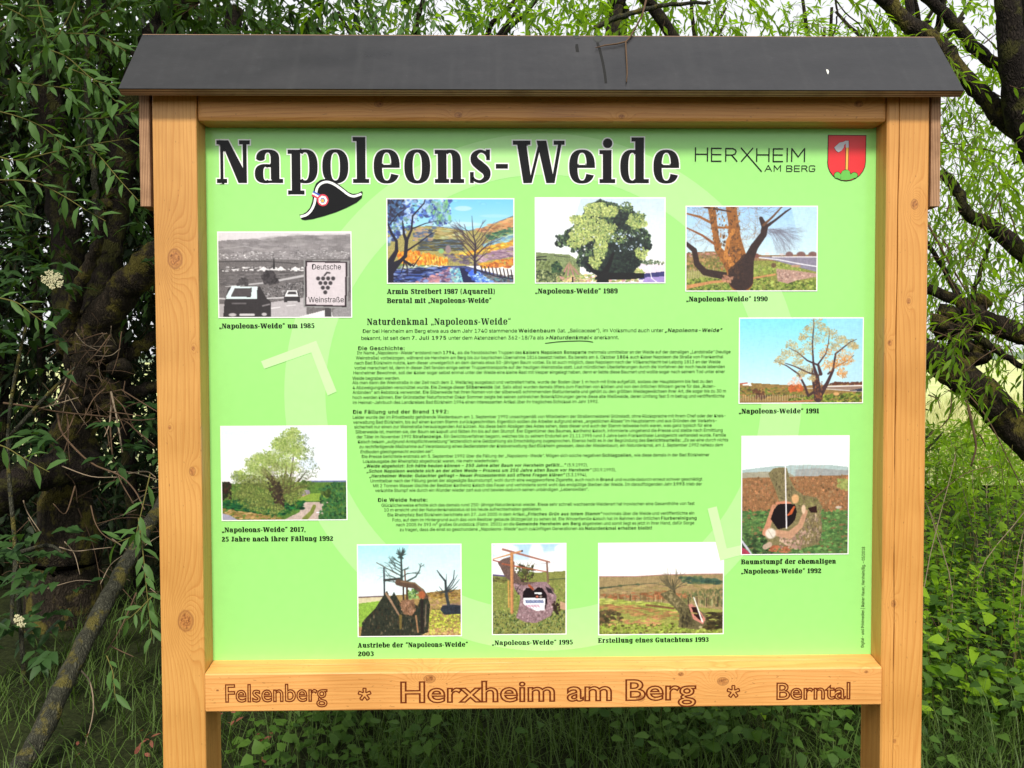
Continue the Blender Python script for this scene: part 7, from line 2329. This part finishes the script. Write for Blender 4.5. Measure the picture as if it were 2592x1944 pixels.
NM = [nettle_mesh(h, n, s_) for h, n, s_ in ((.95, 11, 1), (.8, 10, 2), (.65, 8, 3), (1.1, 12, 4))]
random.seed(5)
k = 0
tries = 0
while k < 290 and tries < 5000:
    tries += 1
    y = random.uniform(1.15, 6.8) if random.random() < .75 else random.uniform(1.2, 2.6)
    x = random.uniform(.40 * (y + 1.82) - .25, .74 * (y + 1.82) + .25)
    if k < 16:
        x, y = random.uniform(.45, .82), random.uniform(1.25, 1.9)
    elif x < .85:
        continue
    vi = random.randrange(4)
    st, lv = NM[vi]
    s_ = random.uniform(.7, 1.0) * (0.6 if y < 1.9 else (.8 if y < 2.8 else 1.0))
    o = bpy.data.objects.new('nettle_plant', st)
    COL.objects.link(o)
    o.location = (x, y, float(gz(x, y)) - .01)
    o.rotation_euler = (random.uniform(-.15, .15), random.uniform(-.15, .15), random.uniform(0, 6.28))
    o.scale = (s_, s_, s_)
    size = ('tall', 'medium tall', 'short', 'very tall')[vi]
    if x < .85:
        zone = 'under the right end of the lower rail'
    elif y < 2.0:
        zone = 'in the front row just behind the right post'
    elif y < 3.0:
        zone = 'in the second row right of the right post'
    elif y < 4.4:
        zone = 'in the middle of the green bed right of the board'
    elif y < 5.6:
        zone = 'among the bright bush leaves right of the board'
    else:
        zone = 'at the back of the bed where the meadow begins'
    tag(o, size + ' green nettle ' + zone, 'nettle', size + ' nettles ' + zone)
    c = bpy.data.objects.new('leaves', lv)
    COL.objects.link(c)
    c.parent = o
    k += 1

# burdock-like broad leaves and dry stalks break up the nettles
bl = Bag()
n = 420
y = RNG.uniform(1.2, 6.0, n)
x = RNG.uniform(.45, .72, n) * (y + 1.82)
P = np.stack([x, y, RNG.uniform(.15, .8, n) * np.clip(y / 3.2, .45, 1)], -1)
V, F = leaves(P, np.stack([rnd(n), rnd(n, -1, .3), rnd(n, -.5, .2)], -1), np.stack([rnd(n) * .5, rnd(n) * .5 - .5, np.ones(n)], -1), RNG.uniform(.06, .11, n), RNG.uniform(.04, .065, n), TO)
bl.add(V, F)
o = bl.build('broad_weeds', m_nettle, None, 'stuff')
tag(o, 'broad pale green weed leaves among the nettles right of the board', 'weeds')
for k_ in range(26):
    y = random.uniform(1.6, 5.0)
    x = random.uniform(.47, .68) * (y + 1.82)
    P = cat([np.array([x, y, 0]), np.array([x + random.uniform(-.08, .08), y, .4]), np.array([x + random.uniform(-.3, .3), y, random.uniform(.6, 1.05)])], 4)
    q = MB()
    q.tube(P, [.003 * (1 - .06 * i) for i in range(len(P))], 5)
    o = q.build('dry_stalk', m_twig_pale)
    tag(o, 'thin dry stalk leaning in the weeds right of the board', 'stalk', 'dry stalks in the weeds right of the board')

# ------------------------------------------------------------------ bright shrub foliage at mid right
bs = empty('shrub', (2.6, 4.2, 0))
tag(bs, 'bright green bush right of the board in front of the pale meadow', 'shrub')
q = MB()
for k in range(9):
    a = random.uniform(0, 6.28)
    q.tube([np.array([2.6, 4.2, -.05]), np.array([2.6 + .3 * math.cos(a), 4.2 + .3 * math.sin(a), .5]), np.array([2.6 + .7 * math.cos(a), 4.2 + .6 * math.sin(a), .95])], [.012, .009, .004], 5)
q.build('stem', m_bark_grey, bs)
bb, bt = Bag(), Bag()
fill(bb, bt, 300, ((1.6, 3.6), (3.3, 4.9), (.35, 1.0)), .3, .08, .024, TW, 8, None, .4)
fill(bb, bt, 620, ((2.0, 7.0), (4.6, 7.8), (.1, .75)), .34, .085, .035, TO, 8, None, .4)
bb.build('foliage', m_willow_b, bs, 'stuff')
bt.build('twigs', m_twig_g, bs, 'stuff')

# ------------------------------------------------------------------ grass and ground cover
def grass_bag(n, xr, yr, h0, h1, w0, keep=None, bend=.6):
    x, y = rnd(n, *xr), rnd(n, *yr)
    if keep is not None:
        m = keep(x, y)
        x, y = x[m], y[m]
    n = len(x)
    h = RNG.uniform(h0, h1, n)
    a = rnd(n, 0, 6.283)
    b_ = rnd(n, .15, bend) * h
    z0 = gz(x, y)
    wv = np.stack([np.cos(a + 1.57), np.sin(a + 1.57), np.zeros(n)], -1) * (w0 * RNG.uniform(.6, 1.2, n))[:, None]
    base = np.stack([x, y, z0], -1)
    dv = np.stack([np.cos(a), np.sin(a), np.zeros(n)], -1)
    mid = base + dv * (b_ * .35)[:, None] + np.array([0, 0, 1]) * (h * .6)[:, None]
    tip = base + dv * b_[:, None] + np.array([0, 0, 1]) * (h * .92)[:, None]
    V = np.stack([base - wv, base + wv, mid + wv * .7, mid - wv * .7, tip], 1).reshape(-1, 3)
    F = np.array([(0, 1, 2), (0, 2, 3), (3, 2, 4)])[None] + (np.arange(n) * 5)[:, None, None]
    return V, F.reshape(-1, 3)


g = Bag()
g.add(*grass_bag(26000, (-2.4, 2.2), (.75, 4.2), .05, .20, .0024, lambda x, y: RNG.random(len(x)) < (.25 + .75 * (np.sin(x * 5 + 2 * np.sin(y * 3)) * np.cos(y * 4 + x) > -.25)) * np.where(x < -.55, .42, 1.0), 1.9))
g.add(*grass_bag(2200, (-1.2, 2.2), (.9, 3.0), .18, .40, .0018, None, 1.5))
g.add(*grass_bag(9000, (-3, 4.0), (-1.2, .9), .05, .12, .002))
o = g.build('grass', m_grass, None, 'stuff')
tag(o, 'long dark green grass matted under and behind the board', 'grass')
g = Bag()
g.add(*grass_bag(34000, (2, 20), (7.4, 20), .35, .8, .006, None, .5))
t = NT('ripe_grass')
gg = t.n('ShaderNodeNewGeometry')
t.bsdf(t.ramp(gg.outputs['Random Per Island'], [(0, (0.34, 0.40, 0.13)), (1, (0.66, 0.62, 0.34))]), 0.8, 0.1)
o = g.build('grass', t.m, None, 'stuff')
tag(o, 'tall pale ripening grass of the meadow seen right of the board', 'grass')
iv = Bag()
n = 9500
x, y = rnd(n, -1.1, 3.0), rnd(n, .85, 3.4)
m = RNG.random(n) < np.clip(.25 + .75 * (np.sin(x * 4.0 + 1) * np.cos(y * 3.0) + (x > .1) * .5 + (x > 1.2) * .5), .05, 1)
x, y = x[m], y[m]
n = len(x)
P = np.stack([x, y, gz(x, y) + RNG.uniform(.03, .22, n) * (1 + .8 * (x > .9))], -1)
V, F = leaves(P, np.stack([rnd(n), rnd(n), rnd(n, -.4, .3)], -1), np.stack([rnd(n) * .4, rnd(n) * .4 - .3, np.ones(n)], -1), RNG.uniform(.03, .065, n), RNG.uniform(.025, .05, n), TO)
iv.add(V, F)
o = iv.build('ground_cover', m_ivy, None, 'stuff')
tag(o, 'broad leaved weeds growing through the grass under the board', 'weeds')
dl = Bag()
Pd = np.array([at(random.uniform(*a), random.uniform(*b_), random.uniform(1.05, 1.3)) for a, b_, k in [((350, 400), (1860, 1920), 0)] * 9 + [((190, 225), (1925, 1944), 0)] * 3 + [((640, 720), (1905, 1930), 0)] * 6 + [((560, 620), (1800, 1830), 0)] * 5])
Pd[:, 2] = np.maximum(Pd[:, 2], 0.04)
n = len(Pd)
V, F = leaves(Pd, np.stack([rnd(n), rnd(n), rnd(n, -.5, .2)], -1), np.stack([rnd(n) * .5, rnd(n) - .5, np.ones(n)], -1), RNG.uniform(.025, .045, n), RNG.uniform(.012, .02, n), TR)
dl.add(V, F)
o = dl.build('dead_leaves', m_redleaf, None, 'stuff')
tag(o, 'reddish dead leaves caught in the grass beside the left post', 'leaves')

# ------------------------------------------------------------------ twig lying on the roof
q = MB()
P = [on_roof(u, v, .004) for u, v in ((1583, 110), (1584, 130), (1586, 160), (1587, 190), (1585, 212))]
P0 = on_roof(1605, 82, .006)
q.tube([at(1638, -10, .10), at(1625, 40, .09), P0, on_roof(1595, 98, .005)] + P, [.0026, .0025, .0024, .0022, .0022, .002, .0018, .0016, .0013], 6, .15)
q.tube([on_roof(1583, 110, .0045), on_roof(1560, 116, .005), on_roof(1530, 120, .005), on_roof(1507, 125, .004)], [.002, .0018, .0016, .001], 6, .15)
o = q.build('fallen_twig', m_twig, None, True)
tag(o, 'forked pale twig lying on the black roof near its middle', 'twig')
